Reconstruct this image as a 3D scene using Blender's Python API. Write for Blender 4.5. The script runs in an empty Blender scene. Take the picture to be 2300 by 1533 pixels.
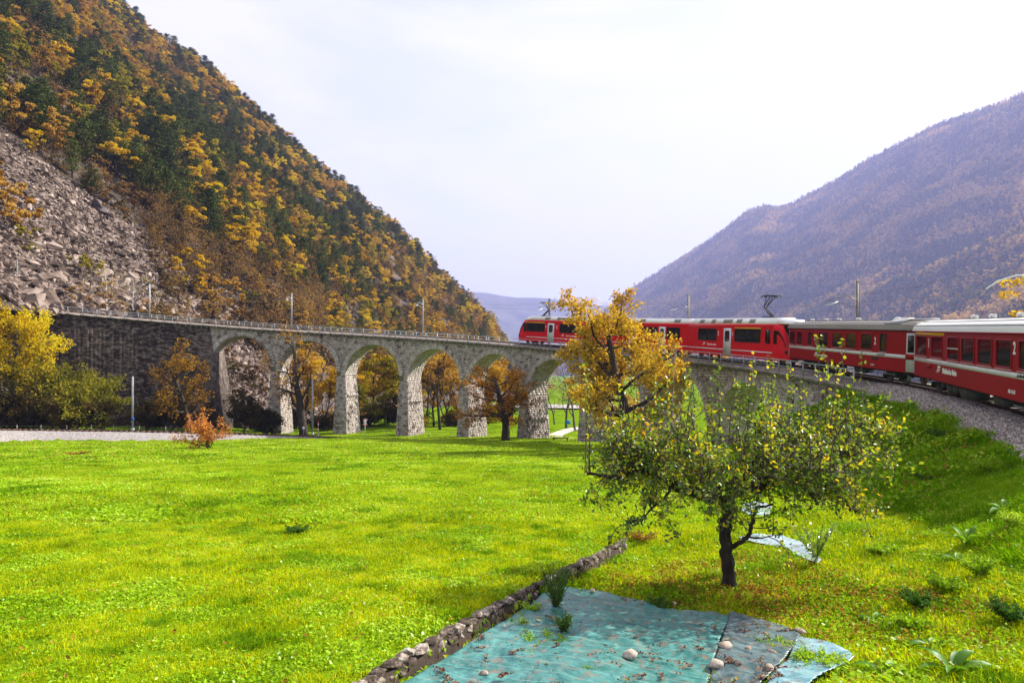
import bpy, math, random
import numpy as np
from math import pi, sin, cos, radians
from mathutils import Vector, Matrix

SC = bpy.context.scene
COL = SC.collection
# ------------------------------------------------------------------ camera
cam_data = bpy.data.cameras.new('camera')
cam = bpy.data.objects.new('camera', cam_data)
COL.objects.link(cam)
cam.location = (0, 0, 0)
cam.rotation_euler = (radians(90), 0, 0)
cam_data.sensor_width = 36
cam_data.lens = 1500 / 2300 * 36
cam_data.shift_y = (836 - 766.5) / 2300
cam_data.clip_start = 0.2
cam_data.clip_end = 30000
SC.camera = cam
# ------------------------------------------------------------------ light
SUN_AZ, SUN_EL = radians(63), radians(37)          # to the right of the view axis, and height
SKY_GAIN = 0.1
world = bpy.data.worlds.new('World')
SC.world = world
world.use_nodes = True
wn, wl = world.node_tree.nodes, world.node_tree.links
wn.clear()
w_out = wn.new('ShaderNodeOutputWorld')
w_bg = wn.new('ShaderNodeBackground')
w_sky = wn.new('ShaderNodeTexSky')
w_sky.sky_type = 'NISHITA'
w_sky.sun_disc = False
w_sky.sun_elevation = SUN_EL
w_sky.sun_rotation = SUN_AZ
w_tc = wn.new('ShaderNodeTexCoord')
w_map = wn.new('ShaderNodeMapping')
w_map.inputs['Scale'].default_value = (1.0, 1.0, 3.4)
w_map.inputs['Rotation'].default_value = (0.1, 0.22, 0.3)
w_n = wn.new('ShaderNodeTexNoise')
w_n.inputs['Scale'].default_value = 2.6
w_n.inputs['Detail'].default_value = 7
w_n.inputs['Roughness'].default_value = 0.55
w_n.inputs['Distortion'].default_value = 0.5
w_r = wn.new('ShaderNodeValToRGB')
w_r.color_ramp.elements[0].position = 0.36
w_r.color_ramp.elements[0].color = (0.70, 0.70, 0.70, 1)
w_r.color_ramp.elements[1].position = 0.57
w_r.color_ramp.elements[1].color = (0.97, 0.97, 0.97, 1)
w_mix = wn.new('ShaderNodeMix')
w_mix.data_type = 'RGBA'
w_mix.inputs[7].default_value = (4.4, 4.32, 4.12, 1)      # thin high cloud
w_bg.inputs['Strength'].default_value = SKY_GAIN
wl.new(w_tc.outputs['Generated'], w_map.inputs['Vector'])
wl.new(w_map.outputs['Vector'], w_n.inputs['Vector'])
wl.new(w_n.outputs['Fac'], w_r.inputs['Fac'])
wl.new(w_r.outputs['Color'], w_mix.inputs[0])
wl.new(w_sky.outputs['Color'], w_mix.inputs[6])
wl.new(w_mix.outputs[2], w_bg.inputs['Color'])
wl.new(w_bg.outputs['Background'], w_out.inputs['Surface'])

sun_data = bpy.data.lights.new('sun', 'SUN')
sun_data.energy = 5.0
sun_data.angle = radians(0.6)
sun_data.color = (1.0, 0.93, 0.82)
sun = bpy.data.objects.new('sun', sun_data)
COL.objects.link(sun)
sd = Vector((sin(SUN_AZ) * cos(SUN_EL), cos(SUN_AZ) * cos(SUN_EL), sin(SUN_EL)))
sun.rotation_euler = sd.to_track_quat('Z', 'Y').to_euler()
sun.location = (60, 40, 60)

SC.view_settings.view_transform = 'Standard'
SC.view_settings.look = 'None'
SC.view_settings.exposure = 1.36
SC.view_settings.gamma = 1
SC.view_settings.use_curve_mapping = False
SC.render.engine = 'CYCLES'
cy = SC.cycles
cy.use_denoising = True
cy.max_bounces = 5
cy.diffuse_bounces = 2
cy.glossy_bounces = 2
cy.transmission_bounces = 3
cy.transparent_max_bounces = 6
cy.volume_bounces = 0
cy.caustics_reflective = False
cy.caustics_refractive = False
cy.sample_clamp_indirect = 4

# ------------------------------------------------------------------ helpers
rs = np.random.default_rng(11)


def _hash(ix, iy, seed):
    h = (ix.astype(np.int64) * 374761393 + iy.astype(np.int64) * 668265263 + seed * 1442695041) & 0xFFFFFFFF
    h = ((h ^ (h >> 13)) * 1274126177) & 0xFFFFFFFF
    return ((h ^ (h >> 16)) & 0xFFFF) / 65535.0


def vnoise(x, y, seed=0):
    x = np.asarray(x, float); y = np.asarray(y, float)
    ix, iy = np.floor(x), np.floor(y)
    fx, fy = x - ix, y - iy
    fx = fx * fx * (3 - 2 * fx); fy = fy * fy * (3 - 2 * fy)
    a = _hash(ix, iy, seed); b = _hash(ix + 1, iy, seed)
    c = _hash(ix, iy + 1, seed); d = _hash(ix + 1, iy + 1, seed)
    return (a * (1 - fx) + b * fx) * (1 - fy) + (c * (1 - fx) + d * fx) * fy - 0.5


def fbm(x, y, seed=0, octaves=4):
    t, a = 0, 1.0
    for o in range(octaves):
        t = t + a * vnoise(np.asarray(x) * 2 ** o, np.asarray(y) * 2 ** o, seed + o * 17)
        a *= 0.5
    return t


def sstep(a, b, x):
    t = np.clip((np.asarray(x, float) - a) / (b - a), 0, 1)
    return t * t * (3 - 2 * t)


class MB:
    """collects faces and links them as one mesh"""
    def __init__(self):
        self.V, self.F, self.n = [], [], 0

    def add(self, v, f, m=0):
        v = np.asarray(v, float).reshape(-1, 3)
        if isinstance(f, list) and len({len(q) for q in f}) > 1:
            for k in sorted({len(q) for q in f}): self.F.append((np.asarray([q for q in f if len(q) == k], dtype=np.int64) + self.n, m))
        else:
            self.F.append((np.asarray(f, dtype=np.int64) + self.n, m))
        self.V.append(v); self.n += len(v)

    def hexa(self, c, m=0):
        """8 corners: 0-3 bottom ring, 4-7 top ring"""
        self.add(c, [(0, 3, 2, 1), (4, 5, 6, 7), (0, 1, 5, 4), (1, 2, 6, 5), (2, 3, 7, 6), (3, 0, 4, 7)], m)

    def box(self, c, s, m=0, M=None):
        x, y, z = np.asarray(s) / 2
        v = np.array([(-x, -y, -z), (x, -y, -z), (x, y, -z), (-x, y, -z), (-x, -y, z), (x, -y, z), (x, y, z), (-x, y, z)])
        if M is not None:
            v = v @ np.asarray(M).T
        self.hexa(v + np.asarray(c), m)

    def bar(self, a, b, w, h=None, m=0):
        a = np.asarray(a, float); b = np.asarray(b, float); h = h or w
        d = b - a; L = np.linalg.norm(d); d = d / L
        up = np.array([0, 0, 1.0]) if abs(d[2]) < 0.95 else np.array([1.0, 0, 0])
        s = np.cross(d, up); s /= np.linalg.norm(s); u = np.cross(s, d)
        self.box((a + b) / 2, (L, w, h), m, np.column_stack([d, -s, u]))

    def tube(self, pts, rad, n=6, m=0, cap=True, jit=0.0):
        pts = np.asarray(pts, float); k = len(pts)
        rad = np.broadcast_to(rad, (k,)) if np.ndim(rad) == 0 else np.asarray(rad, float)
        t = np.gradient(pts, axis=0)
        t /= np.linalg.norm(t, axis=1)[:, None] + 1e-9
        ref = np.array([0, 0, 1.0]) if abs(t[0][2]) < 0.9 else np.array([1.0, 0, 0])
        u = np.cross(t[0], ref); u /= np.linalg.norm(u)
        U = np.zeros((k, 3))
        for i in range(k):
            u = u - t[i] * np.dot(u, t[i]); u /= np.linalg.norm(u) + 1e-9
            U[i] = u
        W = np.cross(t, U)
        a = np.arange(n) * 2 * pi / n
        rj = rad[:, None, None] * (1 + jit * rs.normal(size=(k, n, 1))) if jit else rad[:, None, None]
        v = pts[:, None, :] + rj * (np.cos(a)[None, :, None] * U[:, None, :] + np.sin(a)[None, :, None] * W[:, None, :])
        i = np.arange(k - 1)[:, None] * n; j = np.arange(n)[None, :]; j2 = (j + 1) % n
        f = np.stack([i + j, i + j2, i + n + j2, i + n + j], -1).reshape(-1, 4)
        self.add(v.reshape(-1, 3), f, m)
        if cap and rad[0] > 0.004:
            self.F.append((np.array([[self.n - k * n + q for q in range(n)][::-1]]), m))
        if cap and rad[-1] > 0.004:
            self.F.append((np.array([[self.n - n + q for q in range(n)]]), m))

    def grid(self, P, m=0):
        """P[i,j,3]"""
        a, b = P.shape[:2]
        i = np.arange(a - 1)[:, None] * b; j = np.arange(b - 1)[None, :]
        f = np.stack([i + j, i + j + 1, i + b + j + 1, i + b + j], -1).reshape(-1, 4)
        self.add(P.reshape(-1, 3), f, m)

    def cyl(self, a, b, r, n=12, m=0):
        self.tube([a, b], [r, r], n, m)

    def mesh(self, name, mats, smooth=False):
        me = bpy.data.meshes.new(name)
        V = np.concatenate(self.V)
        me.vertices.add(len(V)); me.vertices.foreach_set('co', V.ravel().astype(np.float32))
        tot = np.concatenate([np.full(len(f), f.shape[1]) for f, m in self.F])
        idx = np.concatenate([f.ravel() for f, m in self.F])
        mi = np.concatenate([np.full(len(f), m) for f, m in self.F])
        me.loops.add(len(idx)); me.loops.foreach_set('vertex_index', idx.astype(np.int32))
        me.polygons.add(len(tot))
        st = np.concatenate([[0], np.cumsum(tot)[:-1]])
        me.polygons.foreach_set('loop_start', st.astype(np.int32))
        if isinstance(mats, (list, tuple)):
            for q in mats:
                me.materials.append(q)
        else:
            me.materials.append(mats)
        me.polygons.foreach_set('material_index', mi.astype(np.int32))
        if smooth:
            me.polygons.foreach_set('use_smooth', np.ones(len(tot), bool))
        me.update(calc_edges=True)
        return me

    def build(self, name, mats, parent=None, smooth=False, **kw):
        return put(name, self.mesh(name, mats, smooth), parent, **kw)


def put(name, me, parent=None, loc=None, label=None, cat=None, group=None, kind=None, M=None):
    o = bpy.data.objects.new(name, me); COL.objects.link(o)
    if parent: o.parent = parent
    if loc is not None: o.location = loc
    if M is not None: o.matrix_world = M
    if label: o['label'] = label
    if cat: o['category'] = cat
    if group: o['group'] = group
    if kind: o['kind'] = kind
    return o


def thing(name, label, cat, loc=(0, 0, 0), rz=0.0, group=None, M=None):
    o = put(name, None, None, loc, label, cat, group)
    o.rotation_euler = (0, 0, rz)
    if M is not None: o.matrix_world = M
    o.empty_display_size = 0.3
    return o


def copy_tree(o, parent=None):
    c = o.copy(); COL.objects.link(c)
    if parent: c.parent = parent
    for ch in o.children:
        copy_tree(ch, c)
    return c


# ------------------------------------------------------------------ materials
def _mat(name):
    m = bpy.data.materials.new(name); m.use_nodes = True
    n, l = m.node_tree.nodes, m.node_tree.links
    n.clear(); out = n.new('ShaderNodeOutputMaterial')
    return m, n, l, out


def _ramp(n, cols, pos=None):
    r = n.new('ShaderNodeValToRGB'); e = r.color_ramp.elements
    k = len(cols)
    while len(e) < k: e.new(0.5)
    for i, c in enumerate(cols):
        e[i].position = pos[i] if pos else i / max(1, k - 1)
        e[i].color = (*c, 1)
    return r


def _math(n, l, op, a, b):
    q = n.new('ShaderNodeMath'); q.operation = op
    for i, v in enumerate((a, b)):
        if hasattr(v, 'is_linked') or hasattr(v, 'links'): l.new(v, q.inputs[i])
        else: q.inputs[i].default_value = v
    return q.outputs[0]


def surf(name, cols, scale=1.0, rough=0.85, bump=0.0, bscale=None, island=0.0, objr=0.0, metal=0.0, spec=0.3,
         detail=6, stretch=(1, 1, 1), coord='Position', pos=None, big=0.0, bigscale=0.05, dist=0.02, coat=0.0):
    """noise-coloured surface; island / objr add a value change per loose piece / per object"""
    m, n, l, out = _mat(name)
    b = n.new('ShaderNodeBsdfPrincipled')
    b.inputs['Roughness'].default_value = rough
    b.inputs['Metallic'].default_value = metal
    b.inputs['Specular IOR Level'].default_value = spec
    b.inputs['Coat Weight'].default_value = coat
    b.inputs['Coat Roughness'].default_value = 0.08
    if coord == 'Position':
        g = n.new('ShaderNodeNewGeometry'); vec = g.outputs['Position']
    else:
        g = n.new('ShaderNodeTexCoord'); vec = g.outputs['Object']
    mp = n.new('ShaderNodeMapping'); mp.inputs['Scale'].default_value = stretch
    l.new(vec, mp.inputs['Vector'])
    if len(cols) > 1 or island or objr:
        t = n.new('ShaderNodeTexNoise'); t.inputs['Scale'].default_value = scale; t.inputs['Detail'].default_value = detail
        t.inputs['Roughness'].default_value = 0.6
        l.new(mp.outputs[0], t.inputs['Vector'])
        fac = _math(n, l, 'MULTIPLY_ADD', t.outputs['Fac'], 2.2)
        fac.node.inputs[2].default_value = -0.6
        if island:
            gi = n.new('ShaderNodeNewGeometry')
            q = _math(n, l, 'SUBTRACT', gi.outputs['Random Per Island'], 0.5)
            q = _math(n, l, 'MULTIPLY', q, island)
            fac = _math(n, l, 'ADD', fac, q)
        if objr:
            oi = n.new('ShaderNodeObjectInfo')
            q = _math(n, l, 'SUBTRACT', oi.outputs['Random'], 0.5)
            q = _math(n, l, 'MULTIPLY', q, objr)
            fac = _math(n, l, 'ADD', fac, q)
        if big:
            t3 = n.new('ShaderNodeTexNoise'); t3.inputs['Scale'].default_value = bigscale; t3.inputs['Detail'].default_value = 3
            l.new(mp.outputs[0], t3.inputs['Vector'])
            q = _math(n, l, 'SUBTRACT', t3.outputs['Fac'], 0.5)
            q = _math(n, l, 'MULTIPLY', q, big)
            fac = _math(n, l, 'ADD', fac, q)
        r = _ramp(n, cols, pos); l.new(fac, r.inputs['Fac'])
        l.new(r.outputs['Color'], b.inputs['Base Color'])
    else:
        b.inputs['Base Color'].default_value = (*cols[0], 1)
    if bump:
        t2 = n.new('ShaderNodeTexNoise'); t2.inputs['Scale'].default_value = bscale or scale * 3; t2.inputs['Detail'].default_value = 5
        l.new(mp.outputs[0], t2.inputs['Vector'])
        bp = n.new('ShaderNodeBump'); bp.inputs['Strength'].default_value = bump; bp.inputs['Distance'].default_value = dist
        l.new(t2.outputs['Fac'], bp.inputs['Height']); l.new(bp.outputs['Normal'], b.inputs['Normal'])
    l.new(b.outputs['BSDF'], out.inputs['Surface'])
    return m


def leaf(name, cols, trans=0.45, gloss=0, objr=0.5, big=0.5, bigscale=0.15, grough=0.35, tint=(1.25, 1.15, 0.5), pos=None):
    """leaf shader: reflects and lets light through; colour varies per leaf, per plant and over the place"""
    m, n, l, out = _mat(name)
    gi = n.new('ShaderNodeNewGeometry'); oi = n.new('ShaderNodeObjectInfo')
    fac = gi.outputs['Random Per Island']
    fac = _math(n, l, 'MULTIPLY', fac, 0.55)
    fac = _math(n, l, 'ADD', fac, 0.225)
    q = _math(n, l, 'SUBTRACT', oi.outputs['Random'], 0.5)
    q = _math(n, l, 'MULTIPLY', q, objr); fac = _math(n, l, 'ADD', fac, q)
    if big:
        t = n.new('ShaderNodeTexNoise'); t.inputs['Scale'].default_value = bigscale; t.inputs['Detail'].default_value = 3
        l.new(gi.outputs['Position'], t.inputs['Vector'])
        q = _math(n, l, 'SUBTRACT', t.outputs['Fac'], 0.5)
        q = _math(n, l, 'MULTIPLY', q, big * 2.2); fac = _math(n, l, 'ADD', fac, q)
    r = _ramp(n, cols, pos); l.new(fac, r.inputs['Fac'])
    d = n.new('ShaderNodeBsdfDiffuse'); tr = n.new('ShaderNodeBsdfTranslucent')
    mu = n.new('ShaderNodeMix'); mu.data_type = 'RGBA'; mu.blend_type = 'MULTIPLY'; mu.inputs[0].default_value = 1
    l.new(r.outputs['Color'], mu.inputs[6]); mu.inputs[7].default_value = (*tint, 1)
    l.new(r.outputs['Color'], d.inputs['Color']); l.new(mu.outputs[2], tr.inputs['Color'])
    mx = n.new('ShaderNodeMixShader'); mx.inputs[0].default_value = trans
    l.new(d.outputs[0], mx.inputs[1]); l.new(tr.outputs[0], mx.inputs[2])
    if gloss:
        g = n.new('ShaderNodeBsdfGlossy'); g.inputs['Roughness'].default_value = grough
        g.inputs['Color'].default_value = (0.9, 0.95, 1, 1)
        m2 = n.new('ShaderNodeMixShader'); m2.inputs[0].default_value = gloss
        l.new(mx.outputs[0], m2.inputs[1]); l.new(g.outputs[0], m2.inputs[2])
        mx = m2
    l.new(mx.outputs[0], out.inputs['Surface'])
    return m


def glass(name, col=(0.006, 0.008, 0.009), alpha=0.75, rough=0.06):
    m, n, l, out = _mat(name)
    b = n.new('ShaderNodeBsdfPrincipled'); b.inputs['Base Color'].default_value = (*col, 1)
    b.inputs['Roughness'].default_value = rough; b.inputs['Specular IOR Level'].default_value = 0.22
    b.inputs['Alpha'].default_value = alpha
    l.new(b.outputs[0], out.inputs['Surface'])
    return m


def scatter(name, pts, rots, scl, srcs, idx=None, hide=None, **kw):
    """one object of kind stuff whose points carry instances of the source meshes"""
    me = bpy.data.meshes.new(name)
    N = len(pts)
    me.vertices.add(N); me.vertices.foreach_set('co', np.asarray(pts, np.float32).ravel())
    a = me.attributes.new('rot', 'FLOAT_VECTOR', 'POINT'); a.data.foreach_set('vector', np.asarray(rots, np.float32).ravel())
    scl = np.asarray(scl, np.float32)
    if scl.ndim == 1: scl = np.repeat(scl[:, None], 3, 1)
    a = me.attributes.new('scl', 'FLOAT_VECTOR', 'POINT'); a.data.foreach_set('vector', scl.ravel())
    if idx is None: idx = rs.integers(0, len(srcs), N)
    a = me.attributes.new('pick', 'INT', 'POINT'); a.data.foreach_set('value', np.asarray(idx, np.int32))
    c = bpy.data.collections.new(name + '_sources')
    for k, s in enumerate(srcs):
        o = bpy.data.objects.new('%s_source_%02d' % (name, k), s); c.objects.link(o)
    ng = bpy.data.node_groups.new(name, 'GeometryNodeTree')
    ng.interface.new_socket('Geometry', in_out='INPUT', socket_type='NodeSocketGeometry')
    ng.interface.new_socket('Geometry', in_out='OUTPUT', socket_type='NodeSocketGeometry')
    n, l = ng.nodes, ng.links
    gi = n.new('NodeGroupInput'); go = n.new('NodeGroupOutput')
    ip = n.new('GeometryNodeInstanceOnPoints'); ci = n.new('GeometryNodeCollectionInfo')
    ci.inputs['Collection'].default_value = c
    ci.inputs['Separate Children'].default_value = True
    ci.inputs['Reset Children'].default_value = True
    ip.inputs['Pick Instance'].default_value = True
    def attr(nm, ty):
        q = n.new('GeometryNodeInputNamedAttribute'); q.data_type = ty; q.inputs['Name'].default_value = nm
        return q.outputs['Attribute']
    er = n.new('FunctionNodeEulerToRotation')
    l.new(attr('rot', 'FLOAT_VECTOR'), er.inputs[0])
    l.new(gi.outputs[0], ip.inputs['Points']); l.new(ci.outputs[0], ip.inputs['Instance'])
    l.new(er.outputs[0], ip.inputs['Rotation']); l.new(attr('scl', 'FLOAT_VECTOR'), ip.inputs['Scale'])
    l.new(attr('pick', 'INT'), ip.inputs['Instance Index'])
    l.new(ip.outputs[0], go.inputs[0])
    o = put(name, me, None, kind='stuff', **kw)
    mod = o.modifiers.new('scatter', 'NODES'); mod.node_group = ng
    return o


def rock_mesh(seed, mat_, s=(1, 1, 1), n=14, name='rock'):
    """angular stone: convex hull of points on a squashed ball"""
    import bmesh
    r = np.random.default_rng(seed)
    p = r.normal(size=(n, 3)); p /= np.linalg.norm(p, axis=1)[:, None]
    p *= r.uniform(0.8, 1.1, (n, 1)); p *= np.asarray(s) * 0.5
    bm = bmesh.new()
    for q in p: bm.verts.new(q)
    bmesh.ops.convex_hull(bm, input=bm.verts)
    bmesh.ops.delete(bm, geom=[v for v in bm.verts if not v.link_faces], context='VERTS')
    me = bpy.data.meshes.new(name); bm.to_mesh(me); bm.free(); me.materials.append(mat_)
    return me


def quads(mb, c, w, h, nrm=None, up=None, m=0, r=None, fold=0.0):
    """many loose leaf quads: centres c, widths w, lengths h, random facing unless nrm is given"""
    r = r or rs
    N = len(c); c = np.asarray(c, float)
    if nrm is None: nrm = r.normal(size=(N, 3))
    nrm = nrm / (np.linalg.norm(nrm, axis=1)[:, None] + 1e-9)
    if up is None: up = r.normal(size=(N, 3))
    a = up - nrm * np.sum(up * nrm, 1)[:, None]
    a /= np.linalg.norm(a, axis=1)[:, None] + 1e-9
    b = np.cross(nrm, a)
    w = np.broadcast_to(w, (N,))[:, None] / 2; h = np.broadcast_to(h, (N,))[:, None] / 2
    if fold == 0:
        v = np.stack([c - b * w * .55 - a * h, c + b * w * .9 - a * h * .1, c + b * w * .3 + a * h, c - b * w * 1.0 + a * h * .35], 1)
        f = np.arange(N * 4).reshape(N, 4)
        mb.add(v.reshape(-1, 3), f, m)
    else:
        # leaf outline of six corners round a folded midrib
        L = nrm * (w * fold)
        v = np.stack([c - a * h, c + b * w * .85 - a * h * .35 + L, c + b * w * .8 + a * h * .35 + L, c + a * h * 1.05 - L * .5,
                      c - b * w * .8 + a * h * .35 + L, c - b * w * .85 - a * h * .35 + L], 1)
        k = np.arange(N)[:, None] * 6
        f = np.concatenate([k + np.array([[0, 1, 2, 3]]), k + np.array([[0, 3, 4, 5]])])
        mb.add(v.reshape(-1, 3), f, m)


def px(x, y, d):
    """a point of the place seen at (x, y) of the photograph, d metres ahead"""
    return np.array([(x - 1150) / 1500 * d, d, (836 - y) / 1500 * d])
# ------------------------------------------------------------------ track geometry
R = 67.0
CX, CY = -42.78, 48.02
A0 = math.atan2(-48.02, 42.78)
_z = np.array([(-90, -10.2), (-30, -6.1), (0, -3.95), (30, -1.75), (44, -0.95), (62, 0.42), (80, 1.7), (111, 4.1), (126, 5.4), (145, 6.75),
               (163, 7.8), (179, 8.95), (193, 9.9), (260, 14.6)])
_ss = np.linspace(-60, 240, 601)
_zz = np.interp(_ss, _z[:, 0], _z[:, 1])
_zz = np.convolve(np.pad(_zz, 20, mode='reflect', reflect_type='odd'), np.ones(41) / 41, 'valid')


def rail_z(s):
    return np.interp(s, _ss, _zz)


def on_track(s, o=0.0, h=0.0):
    """point s metres along the upper line, o metres towards the inside of the curve, h above the rail"""
    a = A0 + np.asarray(s, float) / R
    return np.stack([CX + (R - o) * np.cos(a), CY + (R - o) * np.sin(a), rail_z(s) + h + 0 * a], -1)


def track_frame(s):
    a = A0 + s / R
    T = np.array([-sin(a), cos(a), 0]); N = np.array([-cos(a), -sin(a), 0])
    return T, N


def to_track(X, Y):
    dx, dy = np.asarray(X, float) - CX, np.asarray(Y, float) - CY
    rho = R - np.hypot(dx, dy)
    a = np.arctan2(dy, dx) - A0
    a = np.where(a < -pi * 0.45, a + 2 * pi, a)
    return a * R, rho


# lower line that runs under the viaduct
LOW = np.array([px(-1500, 940, 38), px(-700, 950, 58), px(-300, 957, 71), px(0, 963, 85), px(300, 967, 92.5), px(600, 975, 100), px(780, 981.5, 106.5), px(862, 984, 113),
                px(1000, 983, 126), px(1150, 975, 145), px(1300, 968, 170)])
_t = np.linspace(0, len(LOW) - 1, 241)


def _spline(P, t):
    i = np.clip(np.floor(t).astype(int), 0, len(P) - 2); f = (t - i)[:, None]
    p0 = P[np.maximum(i - 1, 0)]; p1 = P[i]; p2 = P[i + 1]; p3 = P[np.minimum(i + 2, len(P) - 1)]
    return 0.5 * (2 * p1 + (p2 - p0) * f + (2 * p0 - 5 * p1 + 4 * p2 - p3) * f ** 2 + (3 * p1 - p0 - 3 * p2 + p3) * f ** 3)


LOWP = _spline(LOW, _t)


def to_low(X, Y):
    """distance from the lower line, signed (positive beyond it), and its height there"""
    X = np.asarray(X, float); Y = np.asarray(Y, float); sh = X.shape
    q = np.stack([X.ravel(), Y.ravel()], 1)
    d = np.full(len(q), 1e9); z = np.zeros(len(q)); sg = np.zeros(len(q))
    for i in range(0, len(LOWP) - 1, 2):
        a, b = LOWP[i], LOWP[min(i + 2, len(LOWP) - 1)]
        ab = b[:2] - a[:2]; L2 = ab @ ab
        t = np.clip(((q - a[:2]) @ ab) / L2, 0, 1)
        v = q - (a[:2] + t[:, None] * ab)
        e = np.hypot(v[:, 0], v[:, 1]); k = e < d
        d[k] = e[k]; z[k] = (a[2] + t * (b[2] - a[2]))[k]
        sg[k] = np.sign(ab[0] * v[:, 1] - ab[1] * v[:, 0])[k]
    return (d * sg).reshape(sh), z.reshape(sh)


# low stone wall beside the plastic sheets
WA, WB = np.array([-2.55, 5.2]), np.array([2.75, 16.5])
_wd = (WB - WA) / np.linalg.norm(WB - WA)


def wall_side(X, Y):
    return (X - WA[0]) * _wd[1] - (Y - WA[1]) * _wd[0]


def ground_z(X, Y):
    X = np.asarray(X, float); Y = np.asarray(Y, float)
    z = np.where(Y < 105, -2.95 - 0.07 * np.maximum(Y, -4), -10.3 - 0.014 * (Y - 105))
    z = np.maximum(z, -14.0)
    near = 1 - sstep(60, 110, Y)
    z = z + 0.28 * fbm(X / 9, Y / 9, 3, 3) * near + 0.05 * fbm(X / 1.3, Y / 1.3, 5, 2) * near
    z = z + 0.5 * fbm(X / 14, Y / 14, 9, 2) * (1 - near)
    # terrace beside the wall lies lower
    d = wall_side(X, Y)
    z = z - 0.2 * sstep(-0.12, 0.0, d) * (1 - sstep(3.5, 7.5, d)) * (1 - sstep(15.8, 18.0, Y))
    # bank of the lower line
    dl, zl = to_low(X, Y)
    bank = zl - 0.7 - 0.62 * np.maximum(np.abs(dl) - 1.9, 0)
    far = zl - 0.7 - 0.01 * np.maximum(dl, 0)
    side = (X < -20) | (dl < 3)
    z = np.maximum(z, np.where(dl > 0, np.where(X < -8, np.where(dl < 26, far, -99), bank), bank))
    # bank of the upper line
    s, rho = to_track(X, Y)
    drop = np.interp(s, [0, 20, 35, 48], [0.15, 0.35, 0.6, 0.85])
    top = rail_z(s) - drop - 0.6 * np.maximum(s - 50, 0)
    inner = top - 0.5 * np.maximum(rho - 2.9, 0)
    outer = top - 0.22 * np.maximum(-rho - 2.9, 0)
    e = np.where(rho > -2.9, inner, outer)
    e = np.where(np.abs(rho) < 2.75, e - 0.35, e)
    e = np.where((s > -50) & (s < 75) & (rho > -60), e, -99)
    e = e + (0.16 * fbm(X / 1.6, Y / 1.6, 21, 3) + 0.2 * fbm(X / 4, Y / 4, 22, 2)) * sstep(2.9, 4.5, rho)
    k = 0.5
    m = np.maximum(z, e); dd = np.abs(z - e)
    return np.where(rho < 2.9, m, m + np.where(dd < k, (k - dd) ** 2 / (4 * k), 0))


# ------------------------------------------------------------------ materials of the place
M_GROUND = surf('meadow soil', [(0.05, 0.09, 0.004), (0.11, 0.19, 0.005), (0.17, 0.26, 0.008)], 0.35, 1.0, spec=0, bump=0.6, bscale=9, dist=0.05)
M_BALLAST = surf('grey brown ballast', [(0.09, 0.07, 0.06), (0.27, 0.225, 0.2), (0.55, 0.49, 0.46)], 9, 0.9, 1.0, 22, detail=8, dist=0.08)
M_PALEBALLAST = surf('pale ballast', [(0.12, 0.105, 0.10), (0.27, 0.245, 0.24), (0.42, 0.39, 0.385)], 5, 0.9, 0.8, 9, detail=8, dist=0.1)
M_RUST = surf('rusty rail steel', [(0.05, 0.028, 0.018), (0.12, 0.065, 0.04)], 6, 0.6, metal=0.3)
M_WOOD = surf('dark sleeper wood', [(0.03, 0.022, 0.018), (0.09, 0.07, 0.055)], 5, 0.9)

# ------------------------------------------------------------------ ground sheet
def axis(parts):
    out = []
    for a, b, st in parts: out += list(np.arange(a, b, st))
    return np.array(out + [parts[-1][1]])

gx = axis([(-6500, -1500, 700), (-1500, -300, 120), (-300, -90, 10), (-90, -20, 1.6), (-20, -10, 0.5), (-10, 14, 0.2), (14, 40, 0.6), (40, 110, 3), (110, 400, 20), (400, 1500, 120), (1500, 6500, 700)])
gy = axis([(-3000, -400, 400), (-400, -60, 30), (-60, -2, 3), (-2, 5, 0.7), (5, 22, 0.22), (22, 60, 0.7), (60, 150, 1.6), (150, 400, 10), (400, 1500, 100), (1500, 9300, 600)])
GX, GY = np.meshgrid(gx, gy, indexing='ij')
g = MB(); g.grid(np.stack([GX, GY, ground_z(GX, GY)], -1)[:, ::-1] if False else np.stack([GX, GY, ground_z(GX, GY)], -1))
g.F[0] = (g.F[0][0][:, ::-1], 0)
g.build('meadow_ground', M_GROUND, smooth=True, kind='structure', label='bright green grass meadow sloping away to the viaduct')

# ------------------------------------------------------------------ left hillside
def hill_A(Y):
    Y = np.asarray(Y, float)
    a = -61.6 + 0.179 * (Y - 105)
    return np.where(Y > 590, a - 0.0012 * np.minimum(Y - 590, 350) ** 2 - 0.84 * np.maximum(Y - 940, 0), a)


_hx = [-400, 200, 270, 370, 430, 480, 700, 900, 1000, 1060, 1100, 1130, 1160, 1300]
_hd = [-25, -22, -18, -14, 4, 11, 8, 12, 11, 6, 0, -16, -30, -30]


def hill_point(Y, z):
    Y = np.asarray(Y, float); z = np.asarray(z, float)
    X = hill_A(Y) - z / 0.86
    amp = np.clip((Y - 90) / 160, 0.15, 1) * sstep(-14, 25, z)
    X = X + amp * (9 * fbm(Y / 60 + 7, z / 45, 31, 4) + 4.5 * fbm(Y / 17, z / 15, 37, 3)) * (1 - 0.75 * sstep(500, 700, Y))
    k = amp * 3.5 * np.abs(fbm(Y / 26, z / 22, 41, 3))
    X = X + k
    s_, r_ = to_track(X, Y)
    ppx = 1150 + 1500 * X / Y
    z2 = z + np.interp(ppx, _hx, _hd) / 1500 * Y * sstep(260, 560, Y)
    return np.stack([X, Y, z2], -1)


def talus_edge(z):
    return 170 - (z - 13) * 0.42 + 6 * fbm(z / 9, z * 0 + 3.3, 51, 2)


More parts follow.
